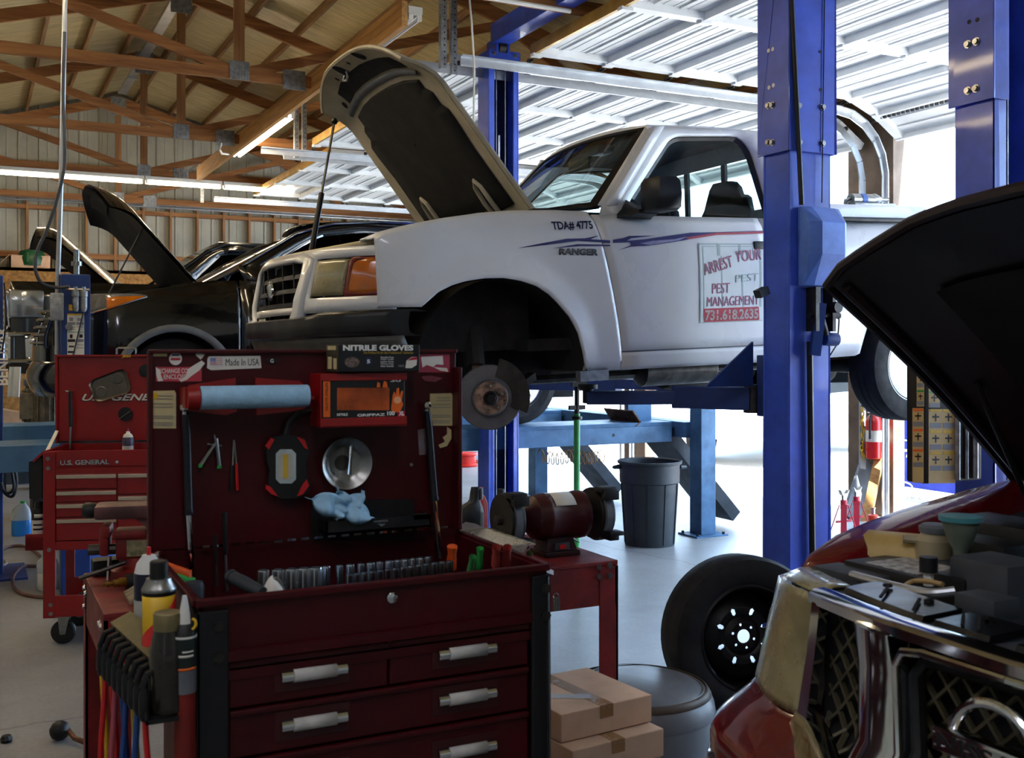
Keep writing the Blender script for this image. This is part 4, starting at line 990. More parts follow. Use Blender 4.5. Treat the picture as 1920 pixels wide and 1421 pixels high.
def spanel(name, u0, u1, s, zb=None, n=60, m=12, mt=BLKCAR):
    zl = (lambda u: interp(SA, u)) if zb is None else zb
    return MB().grid(lambda a, t: sp(u0+(u1-u0)*a, zl(u0+(u1-u0)*a)+(interp(ST, u0+(u1-u0)*a)-zl(u0+(u1-u0)*a))*t, s), n, m).build(name, mt, suv, solid=.01, off=0, smooth=50)
for s in (-1, 1):
    spanel('fender', -.72, .475, s)
    spanel('front_door', .49, 1.55, s, lambda u: .32, 12)
    spanel('rear_door', 1.56, 2.44, s, lambda u: .32 if u < 2.2 else interp(SA, u), 14)
    spanel('quarter_panel', 2.45, 3.75, s)
    MB().grid(lambda a, t: sp((.40+.055*t)*math.cos(math.pi*(1.02-1.04*a)), max(.3, .37+(.41+.055*t)*math.sin(math.pi*(1.02-1.04*a))), s, .012), 24, 2).build('arch_trim', GREY, suv, solid=.012, smooth=40)
    go_ = [(.30, 1.17), (.75, 1.46), (1.15, 1.65), (1.5, 1.715), (2.3, 1.73), (3.2, 1.68), (3.65, 1.25), (3.6, 1.20)]
    wn_ = rounded([(.56, 1.205), (1.17, 1.58), (1.55, 1.635), (3.05, 1.60), (3.2, 1.23)], .05)
    cs = (1.7, 1.42); o_ = by_angle(go_, 60, cs); i_ = by_angle(wn_, 60, cs)
    gs = lambda p, o=0: V((p[0], s*(.80-.40*(p[1]-1.2)+o), p[1]))
    MB().ring([gs(p) for p in o_], [gs(p, .003) for p in i_]).build('greenhouse_side', BLKCAR, suv, solid=.015, smooth=30)
    i2 = [(cs[0]+(a-cs[0])*.985, cs[1]+(b-cs[1])*.93) for a, b in i_]
    MB().ring([gs(p, .006) for p in i_], [gs(p, .0) for p in i2]).build('window_trim', CHROME, suv, solid=.006, smooth=0)
    MB().add([gs(p, -.005) for p in i2], [tuple(range(60))]).build('side_window', GLASSD, suv, recalc=False, smooth=0)
    MB().bar(gs((1.55, 1.22), .004), gs((1.62, 1.62), .004), .05, .01).build('door_pillar', BLACK, suv, smooth=0)
    MB().tube([gs((.52, 1.30), .012), gs((.98, 1.585), .012), gs((1.3, 1.685), .012), gs((1.7, 1.72), .01), gs((2.6, 1.72), .01)], .010, 6).build('roof_trim', CHROME, suv)
    MB().lathe([(.001, 0), (.06, .02), (.085, .07), (.07, .13), (.001, .15)], (.70, s*.86, 1.24), (0, s, 0), 14).build('door_mirror', BLKCAR, suv)
    wl = MB().lathe([(.22, -.10), (.30, -.12), (.36, -.10), (.37, -.06), (.37, .06), (.36, .10), (.30, .12), (.22, .10)], (2.86, s*.82, .37), (0, s, 0), 40, cap=False).build('wheel', RUBBER, suv, smooth=30)
    MB().lathe([(.225, .09), (.235, .105), (.22, .095), (.19, .05), (.06, .07), (.05, .085), (.001, .085)], (2.86, s*.82, .37), (0, s, 0), 30).build('rim', STEEL, wl)
    for i in range(7):
        a = 2*math.pi*i/7
        MB().bar(V((2.86+.05*math.cos(a), s*.90, .37+.05*math.sin(a))), V((2.86+.21*math.cos(a), s*.905, .37+.21*math.sin(a))), .035, .025, (0, 1, 0)).build('spoke', CHROME, wl, smooth=0)
    MB().lathe([(.22, -.10), (.36, -.10), (.37, 0), (.36, .10), (.30, .12), (.001, .10)], (0, s*.74, .37), (0, s, 0), 30).build('wheel', BLACKM, suv)
    MB().grid(lambda a, t: V((-.02+.44*math.cos(math.pi*(1.02-1.04*a)), s*(.90-.5*t), .36+.44*math.sin(math.pi*(1.02-1.04*a)))), 16, 2).build('wheel_liner', BLACKM, suv)
def sfront(v, z): return V((-.93+.06*(abs(v)/.5)**2+.34*max(0, (abs(v)-.5)/.36)**1.6 + .10*max(0, z-.75)/.3, v, z))
MB().grid(lambda a, t: sfront((a*2-1)*.86, .30+.28*t) + V((.02-.06*math.sin(math.pi*t), 0, 0)), 30, 6).build('front_bumper', BLKCAR, suv, smooth=60, solid=.01)
MB().grid(lambda a, t: sfront((a*2-1)*.86, .56+.12*t), 30, 3).build('front_bumper_top', BLKCAR, suv, smooth=60)
gq = MB().grid(lambda a, t: sfront((a*2-1)*.50, .66+.30*t)+V((.05, 0, 0)), 16, 6).build('grille', BLACKM, suv)
for z in (.70, .76, .82, .88, .94): MB().tube([sfront(v, z)+V((-.005, 0, 0)) for v in [-.5+.1*i for i in range(11)]], .010, 6).build('slat', CHROME, gq)
for s in (-1, 1):
    MB().tube([sfront(s*.52, .66+.05*i) for i in range(7)], .014, 6).build('grille_edge', CHROME, gq)
    hl = lambda a, t: sp(-.80+.60*a, .86+.045*a+(.20-.02*a)*t*(1-a**2.2*.8)+.10*a*a, s, .006) if a > .15 else sfront(s*(.62+.14*a/.15), .87+.16*t)
    MB().grid(lambda a, t: sp(-.70+.50*a, .875+.17*a+(.165*(1-a)**.8)*t, s, .012), 14, 6).build('headlamp', LENS, suv, solid=.008, smooth=60)
    MB().grid(lambda a, t: sp(-.70+.50*a, .875+.17*a+(.165*(1-a)**.8)*t, s, -.05), 14, 6).build('lamp_reflector', CHROME, suv, smooth=60)
    for u_, z_ in ((-.62, .955), (-.54, .975)): MB().lathe([(.001, .02), (.035, .012), (.05, -.02)], sp(u_, z_, s, -.02), (-.5, s, 0), 16).build('lamp_bowl', STEEL, suv)
    MB().grid(lambda a, t: sp(-.48+.27*a, .935+.105*a+(.09*(1-a)**.9)*t, s, .02), 8, 4).build('turn_signal', AMBER, suv, solid=.006, smooth=60)
    MB().tube([sp(-.70+.05*i, .868+.17*i/10, s, .014) for i in range(11)], .007, 6).build('lamp_trim', CHROME, suv)
MB().grid(lambda a, t: V((.22+.10*(a*2-1)**2+.93*t, (a*2-1)*(.79-.17*t), 1.18+.47*t)), 12, 6).build('windscreen', GLASSD, suv, smooth=50)
MB().grid(lambda a, t: V((1.13+.06*(a*2-1)**2+2.3*t, (a*2-1)*.605, 1.65+.10*math.sin(math.pi*min(1, .12+.8*t))**.6+.02*(1-(a*2-1)**2)-.02)), 14, 16).build('roof', BLKCAR, suv, solid=.01, smooth=60)
MB().box(-.75, .25, -.70, .70, .5, 1.02).box(-.4, 3.5, -.75, .75, .22, .34).build('engine_bay', BLACKM, suv, smooth=0)
h1, h2 = V((-.66, 0, .75)).normalized(), V((.75, 0, .66)).normalized()
def shood(s_, t_, o): return V((.24+.05*t_*t_, t_*(.74-.06*s_), 1.20)) + h1*(s_*(1.08-.22*abs(t_)**2.6)) + h2*(-.10*abs(t_)**2.5-.10*max(0, (s_-.75)/.25)**2+o)
sh_ = MB().grid(lambda a, t: shood(t, a*2-1, 0), 20, 20).build('bonnet', BLKCAR, suv, smooth=60)
MB().grid(lambda a, t: shood(.01+.98*t, (a*2-1)*.97, -.03), 20, 20).build('bonnet_frame', mat('black bonnet underside', '0d0c0b', .4, 0, .2, 5), sh_, smooth=60)
MB().grid(lambda a, t: shood(.80+.13*t, (a*2-1)*.6, -.045), 12, 4).build('bonnet_brace', mat('brown grey bonnet brace', '2e2a22', .4, 0, .3, 9), sh_, smooth=60)
MB().tube([V((-.45, -.6, 1.03)), shood(.62, -.80, -.02)], .007, 6).build('bonnet_prop', BLACK, sh_)

# ---- black pickup beyond the SUV
btk = thing('black_pickup', 'black pickup with chrome nose and open bonnet beyond the black SUV', 'truck', (1.33, 13.3, .95))
def bt(u, v, z): return V((u, v, z))
for s in (-1, 1):
    ta = [(-.95, .45), (-.50, .42)] + [(.45*math.cos(a), .42+.46*math.sin(a)) for a in [math.pi*(1-i/12) for i in range(13)]] + [(.5, .40), (3.0, .40)]
    MB().grid(lambda a, t: V((-.98+3.48*a, s*(.97-.03*t*t-.06*max(0, (-.5-(-.98+3.48*a))/.5)**2), max(.40, interp(ta, -.98+3.48*a))+(1.42-max(.40, interp(ta, -.98+3.48*a)))*t)), 60, 6).build('body_side', BLKCAR, btk, solid=.01, smooth=50)
    MB().ring([V((u, s*(.90-.30*(z-1.28)), z)) for u, z in by_angle([(.35, 1.28), (1.05, 1.82), (1.3, 1.92), (2.7, 1.92), (2.8, 1.28)], 40, (1.7, 1.55))], [V((u, s*(.90-.30*(z-1.28)), z)) for u, z in by_angle([(.75, 1.32), (1.25, 1.80), (2.6, 1.83), (2.62, 1.32)], 40, (1.7, 1.55))]).build('cab_side', BLKCAR, btk, solid=.015)
    MB().add([V((u, s*(.895-.30*(z-1.28)), z)) for u, z in by_angle([(.75, 1.32), (1.25, 1.80), (2.6, 1.83), (2.62, 1.32)], 40, (1.7, 1.55))], [tuple(range(40))]).build('side_window', GLASSD, btk, recalc=False, smooth=0)
    MB().tube([V((.42, s*.87, 1.33)), V((1.07, s*.74, 1.83)), V((1.3, s*.71, 1.93)), V((2.6, s*.71, 1.94))], .02, 6).build('roof_trim', BLKCAR, btk)
    MB().lathe([(.25, -.12), (.39, -.10), (.40, 0), (.39, .10), (.30, .12), (.001, .10)], (0, s*.82, .40), (0, s, 0), 28).build('wheel', BLACKM, btk)
    MB().box(-1.03, -.66, s*.74-.26, s*.74+.235, 1.03, 1.33, bv=.04).build('headlamp', LENS, btk); MB().box(-.99, -.66, s*.74-.25, s*.74+.20, 1.04, 1.32, bv=.02).lathe([(.001, .02), (.07, .0), (.09, -.05)], (-.9, s*.95, 1.18), (0, s, 0), 18).build('lamp_reflector', CHROME, btk)
    MB().box(-.80, -.65, s*.84-.05, s*.84+.155, 1.08, 1.27, bv=.02).build('turn_signal', AMBER, btk)
    MB().tube([V((-1.01, s*.45, .95)), V((-1.01, s*.45, 1.26)), V((-1.01, s*.80, 1.25)), V((-.98, s*.80, .95))], .02, 8, closed=True).build('lamp_bezel', CHROME, btk)
    MB().tube([V((-1.05, s*1.0, .58)), V((-1.05, s*1.0, .86)), V((-.66, s*1.01, .86)), V((-.68, s*1.01, .58))], .03, 8, closed=True).build('bumper_trim', CHROME, btk)
MB().box(1.2, 2.75, -.72, .72, 1.88, 1.95, bv=.03).build('roof', BLKCAR, btk)
MB().grid(lambda a, t: V((.40+.70*t, (a*2-1)*(.86-.14*t), 1.30+.58*t)), 8, 4).build('windscreen', GLASSD, btk)
MB().box(-.97, -.90, -.44, .44, .92, 1.26).box(-.9, .4, -.8, .8, .5, 1.2).build('engine_bay', BLACKM, btk, smooth=0)
g2 = MB().box(-1.0, -.95, -.45, .45, .90, 1.27, bv=.02).build('grille', BLACK, btk)
for z in (.93, 1.0, 1.07, 1.14, 1.21): MB().tube([V((-1.01, -.44, z)), V((-1.03, 0, z)), V((-1.01, .44, z))], .014, 6).build('slat', CHROME, g2)
MB().grid(lambda a, t: V((-1.10+.42*max(0, abs(a*2-1)*1.25-.25)**5, (a*2-1)*1.0, .55+.32*t)), 30, 4).build('front_bumper', CHROME, btk, solid=.03, smooth=50)
k1, k2 = V((-.757, 0, .653)).normalized(), V((.653, 0, .757)).normalized()
def bhood(s_, t_, o): return V((.24, t_*(.84-.05*s_), 1.44)) + k1*(s_*(1.12-.08*abs(t_)**3)) + k2*(-.16*abs(t_)**2.5-.12*max(0, (s_-.8)/.2)**2+o)
bh = MB().grid(lambda a, t: bhood(t, a*2-1, 0), 16, 16).build('bonnet', BLKCAR, btk, smooth=60)
MB().grid(lambda a, t: bhood(.02+.96*t, (a*2-1)*.96, -.04), 12, 12).build('bonnet_frame', BLACK, bh, smooth=60)
for s in (-1, 1):   # blue two post lift columns of that bay, one in view at the frame edge
    pass
pl = thing('lift_column', 'blue lift column with white upright lettering at the frame edge', 'lift', (.05, 8.5, 0))
MB().box(-.13, .195, 8.6, 8.8, 0, 2.19).build('column', BLUED, pl, world=True, smooth=0, bevel=.006)
MB().box(-.35, .35, 8.4, 9.0, 0, .015).build('base_plate', BLUED, pl, world=True, smooth=0)
a = PY(5, 722, 8.597)
text('lettering', 'BENDPAK', INKW, pl, PY(5, 722, 8.597)+V((.035, 0, 0)), (0, 0, 1), (-1, 0, 0), (722-610)/2000*PY(5, 660, 8.6).dot(FW), .075, .002, .02)
MB().tube(smoothpts([PY(8, 530, 8.58), PY(11, 600, 8.57), PY(4, 660, 8.57)]), .006, 6).build('control_cable', BLACK, pl, world=True)
MB().box(.08, .12, 8.585, 8.6, 1.30, 1.36).build('white_tag', PAPER, pl, world=True, smooth=0)
for i, (px) in enumerate(([(18, 830), (26, 870), (31, 905), (24, 930), (10, 925), (2, 905)], [(18, 850), (22, 880), (26, 915), (14, 925), (3, 915)])):
    solo(MB().tube(smoothpts([PY(x, y, 8.55-.02*i) for x, y in px]), .011, 8), 'hanging_hose', BLACK, ('outer' if i == 0 else 'inner') + ' loop of black hose hanging on the lettered blue column', 'hose')
# ================================================================ TOOL CARTS, BENCH AND TOOLS
def PL(root, x, y, axis, val):
    """photo point -> place on a plane of a thing's own axes"""
    inv = wm(root).inverted(); c = inv @ CAM; r = (inv.to_3x3()) @ ray(x, y)
    return c + r * ((val - c[axis]) / r[axis])
CY = 2.256                                     # front plane of the dark cart
A = thing('tool_cart', 'dark red tool cart with open lid, socket tray and labelled drawer handles', 'tool cart', (.413, CY, 0))
AX0, AX1, AY1, AZ = .413, 1.233, CY+.52, 1.127
MB().box(AX0+.012, AX1-.012, CY+.03, AY1, .22, .98).build('cabinet', REDD, A, world=True, smooth=0, bevel=.004)
t = MB()
t.box(AX0, AX1, CY, CY+.012, .955, AZ).box(AX0, AX1, AY1-.012, AY1, .955, AZ+.03).box(AX0, AX0+.012, CY, AY1, .955, AZ).box(AX1-.012, AX1, CY, AY1, .955, AZ).box(AX0, AX1, CY, AY1, .975, .985)
t.bar((AX0-.004, CY-.004, AZ), (AX1+.004, CY-.004, AZ), .018, .016).bar((AX0-.002, CY, AZ), (AX0-.002, AY1, AZ), .018, .016).bar((AX1+.002, CY, AZ), (AX1+.002, AY1, AZ), .018, .016)
t.build('top_tray', REDD, A, world=True, smooth=0, bevel=.003)
for x0, x1 in ((AX0-.006, AX0+.062), (AX1-.045, AX1+.006)):
    p = MB().box(x0, x1, CY-.012, CY, .22, AZ-.018).box(x0 if x0 < .8 else x1-.012, x0+.012 if x0 < .8 else x1, CY-.012, CY+.07, .22, AZ-.018).build('corner_post', mat('black corner post', '16181c', .5, .2, .15), A, world=True, smooth=0, bevel=.004)
    bolts([((x0+x1)/2+.012, CY-.012, z) for z in (AZ-.05, AZ-.115)], (0, -1, 0), STEELD, p, .008, .006)
MB().lathe([(.012, 0), (.012, .016), (.009, .018), (.001, .018)], PY(731, 1118, CY), (0, -1, 0), 16).build('lock', CHROME, A, world=True)
def drawer(z0, z1, x0, x1, hs):
    d = MB().box(x0, x1, CY+.004, CY+.035, z0+.003, z1-.003).bar((x0, CY+.002, z1-.008), (x1, CY+.002, z1-.008), .012, .012).build('drawer', REDD, A, world=True, smooth=0, bevel=.003)
    for hx in hs:
        w = .145; zc = (z0+z1)/2+.005
        MB().box(hx-w/2-.012, hx+w/2+.01, CY+.001, CY+.0045, zc-.034, zc+.03, bv=.001).build('handle_recess', mat('dark drawer recess', '3a070b', .4, 0, .1), d, world=True, smooth=0)
        h = MB().tube([(hx-w/2, CY-.004, zc), (hx+w/2, CY-.004, zc)], .0135, 14).build('handle', CHROME, d, world=True)
        lb = MB()
        lb.grid(lambda a, t: V((hx-w*.32+w*.66*a, CY-.004-.0145*math.cos((t-.5)*2.6), zc+.0145*math.sin((t-.5)*2.6))), 1, 8).build('handle_label', mat('grey drawer label', 'b9b9b6', .6, 0, .1, 20), d, world=True, solid=.0008)
dz = [PY(710, y, CY).z for y in (1203, 1291, 1380)]
zr = [dz[0], dz[1], dz[2], dz[2]-.14, .24]
hl = PY(588, 1260, CY).x; hr = PY(874, 1222, CY).x; xm = PY(730, 1230, CY).x
drawer(zr[1], zr[0], AX0+.065, xm-.003, [hl]); drawer(zr[1], zr[0], xm+.003, AX1-.048, [hr])
drawer(zr[2], zr[1], AX0+.065, AX1-.048, [hl, hr]); drawer(zr[3], zr[2], AX0+.065, AX1-.048, [hl, hr]); drawer(.26, zr[3], AX0+.065, AX1-.048, [hl, hr])
MB().bar((AX0+.06, CY-.003, zr[0]+.012), (AX1-.045, CY-.003, zr[0]+.012), .016, .022).build('drawer_rail', REDD, A, world=True, smooth=0)
for x in (AX0+.08, AX1-.08):
    for y in (CY+.08, AY1-.08):
        MB().lathe([(.06, -.016), (.065, -.01), (.065, .01), (.06, .016)], (x, y, .065), (0, 1, 0), 20).build('caster_wheel', BLACK, A, world=True)
        MB().box(x-.03, x+.03, y-.022, y-.017, .06, .22).box(x-.03, x+.03, y+.017, y+.022, .06, .22).box(x-.04, x+.04, y-.04, y+.04, .205, .22).build('caster_fork', STEEL, A, world=True, smooth=0)
MB().prism([(AX1+.006, CY+.02, AZ-.005), (AX1+.006, CY+.30, AZ-.005), (AX1+.075, CY+.20, AZ-.035), (AX1+.075, CY+.10, AZ-.035)], (0, 0, -.012)).prism([(AX1+.006, CY+.10, AZ-.10), (AX1+.006, CY+.10, AZ-.015), (AX1+.075, CY+.10, AZ-.035)], (0, .012, 0)).build('side_handle', mat('dark side handle', '2a0f12', .35, .3, .1), A, world=True, smooth=0)
# lid
LX0, LX1, LY = .386, 1.218, 2.762
lid = MB().box(LX0, LX1, LY, LY+.012, AZ+.02, 1.648).box(LX0, LX0+.012, LY-.006, LY+.02, AZ+.02, 1.648).box(LX1-.012, LX1, LY-.045, LY+.02, AZ+.02, 1.60).box(LX0, LX1, LY-.012, LY+.012, 1.640, 1.650).build('lid', REDD, A, world=True, smooth=0, bevel=.003)
hg = MB()
x = LX0+.02
while x < LX1-.03: hg.box(x, x+.022, LY-.022, LY-.012, AZ+.024, AZ+.030); x += .036
hg.build('lid_hinge', CHROME, A, world=True, smooth=0)
LF = LY-.0005
def lst(pxs, m, name, th=.0012, off=0, parent=None, plane=LF): return sticker(pxs, plane-off, PY, m, name, parent or A, th)
lst(rect(281, 660, 313, 668), CREAM, 'torn_label')
rs = lst([(317+12+12*math.cos(a), 672.5+12*math.sin(a)) for a in [2*math.pi*i/20 for i in range(20)]], PAPER, 'round_sticker')
lst(rect(320, 671, 338, 675), INKR, 'sticker_print', off=.0013, parent=rs); lst(rect(322, 664, 336, 667), INKB, 'sticker_print', off=.0013, parent=rs)
xs = lst(rect(292, 688, 378, 715), mat('pink red sticker', 'b23844', .6, 0, .15), 'red_sticker')
PLA = V((1, 0, 0)); PLU = V((0, 0, 1))
def ltext(s, m, x0, y0, x1, hpx, parent, off=.0013, bold=.015, shear=0, plane=LF, ext=.0006):
    a = PY(x0, y0, plane-off); b = PY(x1, y0, plane-off); c = PY(x0, y0-hpx, plane-off)
    return text('lettering', s, m, parent, a, PLA, PLU, b.x-a.x, c.z-a.z, ext, bold, shear)
ltext('XCHANGE CO', PAPER, 297, 700, 352, 9, xs); ltext('ENCLOSE', PAPER, 307, 711, 350, 9, xs)
lst([(292, 688), (300, 694), (302, 704), (306, 714), (296, 715), (293, 702)], PAPER, 'torn_paper', off=.001, parent=xs)
lst([(335, 712), (348, 706), (352, 692), (366, 683), (378, 676), (384, 681), (374, 694), (360, 704), (350, 712), (340, 716)], PAPER, 'torn_paper', off=.001)
lst([(366, 661), (384, 664), (381, 669), (376, 674), (368, 667)], PAPER, 'torn_paper')
us = lst([(389, 672), (392, 668), (488, 667), (490, 690), (396, 694), (388, 690)], PAPER, 'flag_sticker')
ltext('Made In USA', INKK, 423, 685.5, 486, 13, us, bold=.0)
lst(rect(394, 671, 417, 684), mat('faded flag red', 'c49a9c', .6, 0, .2, 60), 'flag_print', off=.0013, parent=us); lst(rect(394, 671, 404, 678), mat('faded flag blue', '7f8cc0', .6, 0, .2, 60), 'flag_print', off=.002, parent=us)
for y in (673, 676.5, 680): lst(rect(404, y, 417, y+1.4), PAPER, 'flag_print', off=.002, parent=us)
lst([(510+12*math.cos(a), 676+5*math.sin(a)) for a in [2*math.pi*i/16 for i in range(16)]], BLACK, 'lock_plate', .004)
ltext('G', INKW, 507, 680, 513, 7, A, off=.0055)
for q in (rect(789, 668, 830, 682),): lst([(789, 669), (830, 667), (831, 684), (818, 683), (812, 688), (800, 684), (792, 689)], PAPER, 'torn_paper')
lst(rect(783, 663, 843, 698), mat('faded pink patch', '9a3348', .5, 0, .2), 'pink_patch', .0006)
lst([(812, 688), (838, 690), (840, 697), (826, 695)], PAPER, 'torn_paper'); lst([(790, 706), (808, 704), (830, 709), (815, 716), (796, 714)], mat('scuffed paint', '86404c', .5, 0, .3, 30), 'scuffed_patch')
for i, (x0, y0, x1, y1) in enumerate(((278, 733, 330, 803), (806, 738, 849, 798))):
    w = lst([(x0, y0), (x1-3, y0-1), (x1, y0+5), (x1, y1), (x0, y1)], CREAM, 'paper_label')
    for k, y in enumerate((.12, .2, .33, .42, .66, .72, .84, .9)): lst(rect(x0+(x1-x0)*(.3 if k < 2 else .1), y0+(y1-y0)*y, x0+(x1-x0)*.88, y0+(y1-y0)*y+1.2), INKG, 'label_print', off=.0013, parent=w)
    if i == 0: lst([(291+6*math.cos(a), 742+6*math.sin(a)) for a in [2*math.pi*j/12 for j in range(12)]], YELLOW, 'label_print', off=.0013, parent=w)
lst([(783, 806), (797, 803), (799, 852), (786, 853)], mat('grey torn label', '8a7c82', .7, 0, .2, 20), 'torn_paper')
lst([(838, 800), (846, 806), (846, 822), (838, 836), (825, 840), (822, 834), (834, 828), (830, 820), (838, 814)], CREAM, 'torn_paper')
lst([(771+3*math.cos(a), 871+3*math.sin(a)) for a in [2*math.pi*i/10 for i in range(10)]], STEEL, 'rivet', .003)

# paper towel roll and its holder
th_ = thing('towel_holder', 'red magnetic towel holder arms on the dark cart lid', 'holder', PY(460, 745, LF-.02))
for q in ([(353, 722), (440, 708), (442, 772), (420, 778), (353, 770)], [(477, 708), (560, 714), (572, 726), (570, 768), (480, 778)]): sticker(q, LF-.001, PY, REDB, 'backplate', th_, .012)
rc0, rc1 = PY(374, 746, LF-.075), PY(577, 746, LF-.075)
MB().tube([rc0-V((.030, 0, 0)), rc0-V((.002, 0, 0))], [.026, .031], 20).build('end_cap', REDB, th_, world=True)
MB().bar(rc0-V((.02, 0, 0)), rc0+V((-.02, .075, 0)), .03, .05).build('arm', REDB, th_, world=True, smooth=0); MB().bar(rc1+V((.003, 0, 0)), rc1+V((.003, .075, 0)), .03, .008).build('arm', REDB, th_, world=True, smooth=0)
ro_ = thing('paper_towel_roll', 'pale blue shop towel roll on the red lid holder', 'towel roll', rc0)
MB().lathe([(.012, 0), (.028, 0), (.029, .004), (.029, (rc1-rc0).x-.004), (.028, (rc1-rc0).x), (.012, (rc1-rc0).x)], rc0, (1, 0, 0), 28, cap=False).build('paper', BLUEP, ro_, world=True)
# glove boxes
GP = LF-.115
gbz0, gbz1 = PY(700, 697, GP).z, PY(700, 646, GP).z
ga, gb2 = PY(635, 690, GP).x, PY(787, 690, GP).x
gl = thing('glove_box', 'black NITRILE GLOVES carton lying on top of the red glove rack', 'box', (ga, GP, gbz0))
MB().box(ga, gb2, GP, GP+.105, gbz0, gbz1).build('carton', mat('black carton', '15161a', .35, 0, .1), gl, world=True, smooth=0, bevel=.002)
sp_ = MB().prism([V((ga-.0004, y, z)) for y, z in ((GP, gbz0), (GP+.105, gbz0), (GP+.105, gbz1), (GP, gbz1))], (-.0008, 0, 0)).build('end_panel', mat('olive end panel', '3a3626', .4, 0, .2), gl, world=True, smooth=0)
for y0, y1, z0, z1, m in ((.02, .09, .8, .95, CREAM), (.055, .09, .1, .55, CREAM), (.012, .04, .1, .5, CREAM)):
    MB().prism([V((ga-.0013, GP+y, gbz0+(gbz1-gbz0)*z)) for y, z in ((y0, z0), (y1, z0), (y1, z1), (y0, z1))], (-.0005, 0, 0)).build('end_print', m, sp_, world=True, smooth=0)
def gtext(s, m, x0, y0, x1, hpx, b=.02, par=gl, pl_=GP): return ltext(s, m, x0, y0, x1, hpx, par, .0005, b, 0, pl_, .0005)
gtext('NITRILE GLOVES', INKW, 643, 657.5, 775, 11, .045)
gtext('The Perfect Fit for the Professional Technician', mat('gold ink', 'b89a3a', .6, 0, 0), 681, 663.5, 775, 5, 0)
lst([(660+14*math.cos(a), 679+10*math.sin(a)) for a in [2*math.pi*i/14 for i in range(14)]], mat('photo print', '6a5a52', .5, 0, .5, 120), 'photo_print', .0006, parent=gl, plane=GP-.0003)
lst([(691+6*math.cos(a), 677+8*math.sin(a)) for a in [2*math.pi*i/14 for i in range(14)]], INKB, 'badge_print', .0006, parent=gl, plane=GP-.0003); gtext('5', INKW, 688, 681, 694, 7, .03)
for i, y in enumerate((671.5, 675.5, 679.5, 684, 688)): gtext(('Powder Free', 'Finger Grips', 'Latex Free', 'Heavy Duty', 'Non Sterile')[i], INKW, 714, y, 738, 3.4, 0)
lst([(760, 690), (762, 676), (772, 669), (782, 669), (781, 684), (772, 690)], PAPER, 'brand_panel', .0006, parent=gl, plane=GP-.0003)
lst([(764, 676), (772, 670), (782, 669), (782, 674)], INKR, 'brand_panel', .0006, parent=gl, plane=GP-.001); gtext('MED', INKG, 747, 688, 758, 4, 0)
RP = LF-.10
rx0, rx1 = PY(603, 750, RP).x, PY(763, 750, RP).x; rz0, rz1 = PY(690, 799, RP).z, PY(690, 700, RP).z
rk = thing('glove_rack', 'bright red magnetic glove rack fixed to the dark cart lid', 'rack', (rx0, RP, rz0))
h = rz1-rz0
MB().box(rx0, rx1, RP, LF-.001, rz0, rz0+.004).box(rx0, rx1, RP, RP+.003, rz0, rz0+h*.17).box(rx0, rx1, RP, RP+.003, rz1-h*.13, rz1).box(rx0, rx1, RP, LF-.001, rz1-.003, rz1).box(rx0, rx1, LF-.005, LF-.001, rz0, rz1).box(rx0-.003, rx0, RP, LF-.001, rz0, rz1).build('bracket', REDB, rk, world=True, smooth=0, bevel=.001)
ob_ = thing('glove_box', 'black and orange glove carton held in the red rack', 'box', (rx0, RP, rz0))
OP = RP+.004; oz0, oz1 = rz0+.006, rz1-.006
MB().box(rx0+.002, rx1-.004, OP, LF-.008, oz0, oz1).build('carton', mat('black orange carton', '141416', .35, 0, .1), ob_, world=True, smooth=0, bevel=.002)
def osk(q, m, name, o=0): return lst(q, m, name, .0006, o, ob_, OP-.0003)
osk(rect(606, 713, 619, 782), INKO, 'side_stripe'); a = PY(615.5, 735, OP-.001)
text('lettering', 'NITRILE GLOVES', INKK, ob_, PY(610, 718, OP-.001), (0, 0, -1), (1, 0, 0), PY(610, 718, OP).z-PY(610, 770, OP).z, .007, .0005, .01)
osk(rect(632, 727, 730, 769), mat('dark orange opening', 'a84a14', .7, 0, .35, 8), 'opening')
osk([(733, 768), (736, 742), (739, 734), (742, 740), (744, 728), (748, 727), (749, 742), (753, 732), (756, 734), (753, 750), (756, 758), (750, 772), (738, 774)], INKO, 'hand_print'); osk([(706, 726), (708, 716), (712, 718), (713, 726)], INKO, 'hand_print'); osk([(717, 726), (720, 714), (725, 716), (727, 727)], INKO, 'hand_print')
osk([(745+7*math.cos(a), 750+7*math.sin(a)) for a in [2*math.pi*i/14 for i in range(14)]], mat('pale orange ink', 'e8a37a', .6, 0, 0), 'hand_badge', .001)
for s_, x0, y0, x1, hh in (('30', 732, 716, 752, 5), ('NITRILE', 632, 780, 652, 5), ('100', 726, 779, 740, 8), ('XL', 748, 779, 758, 8), ('GRIPPAZ', 670, 781, 722, 5)): gtext(s_, INKW, x0, y0, x1, hh, .03, ob_, OP-.0008)
osk(rect(745.5, 771, 759, 780.5), INKR, 'size_badge')

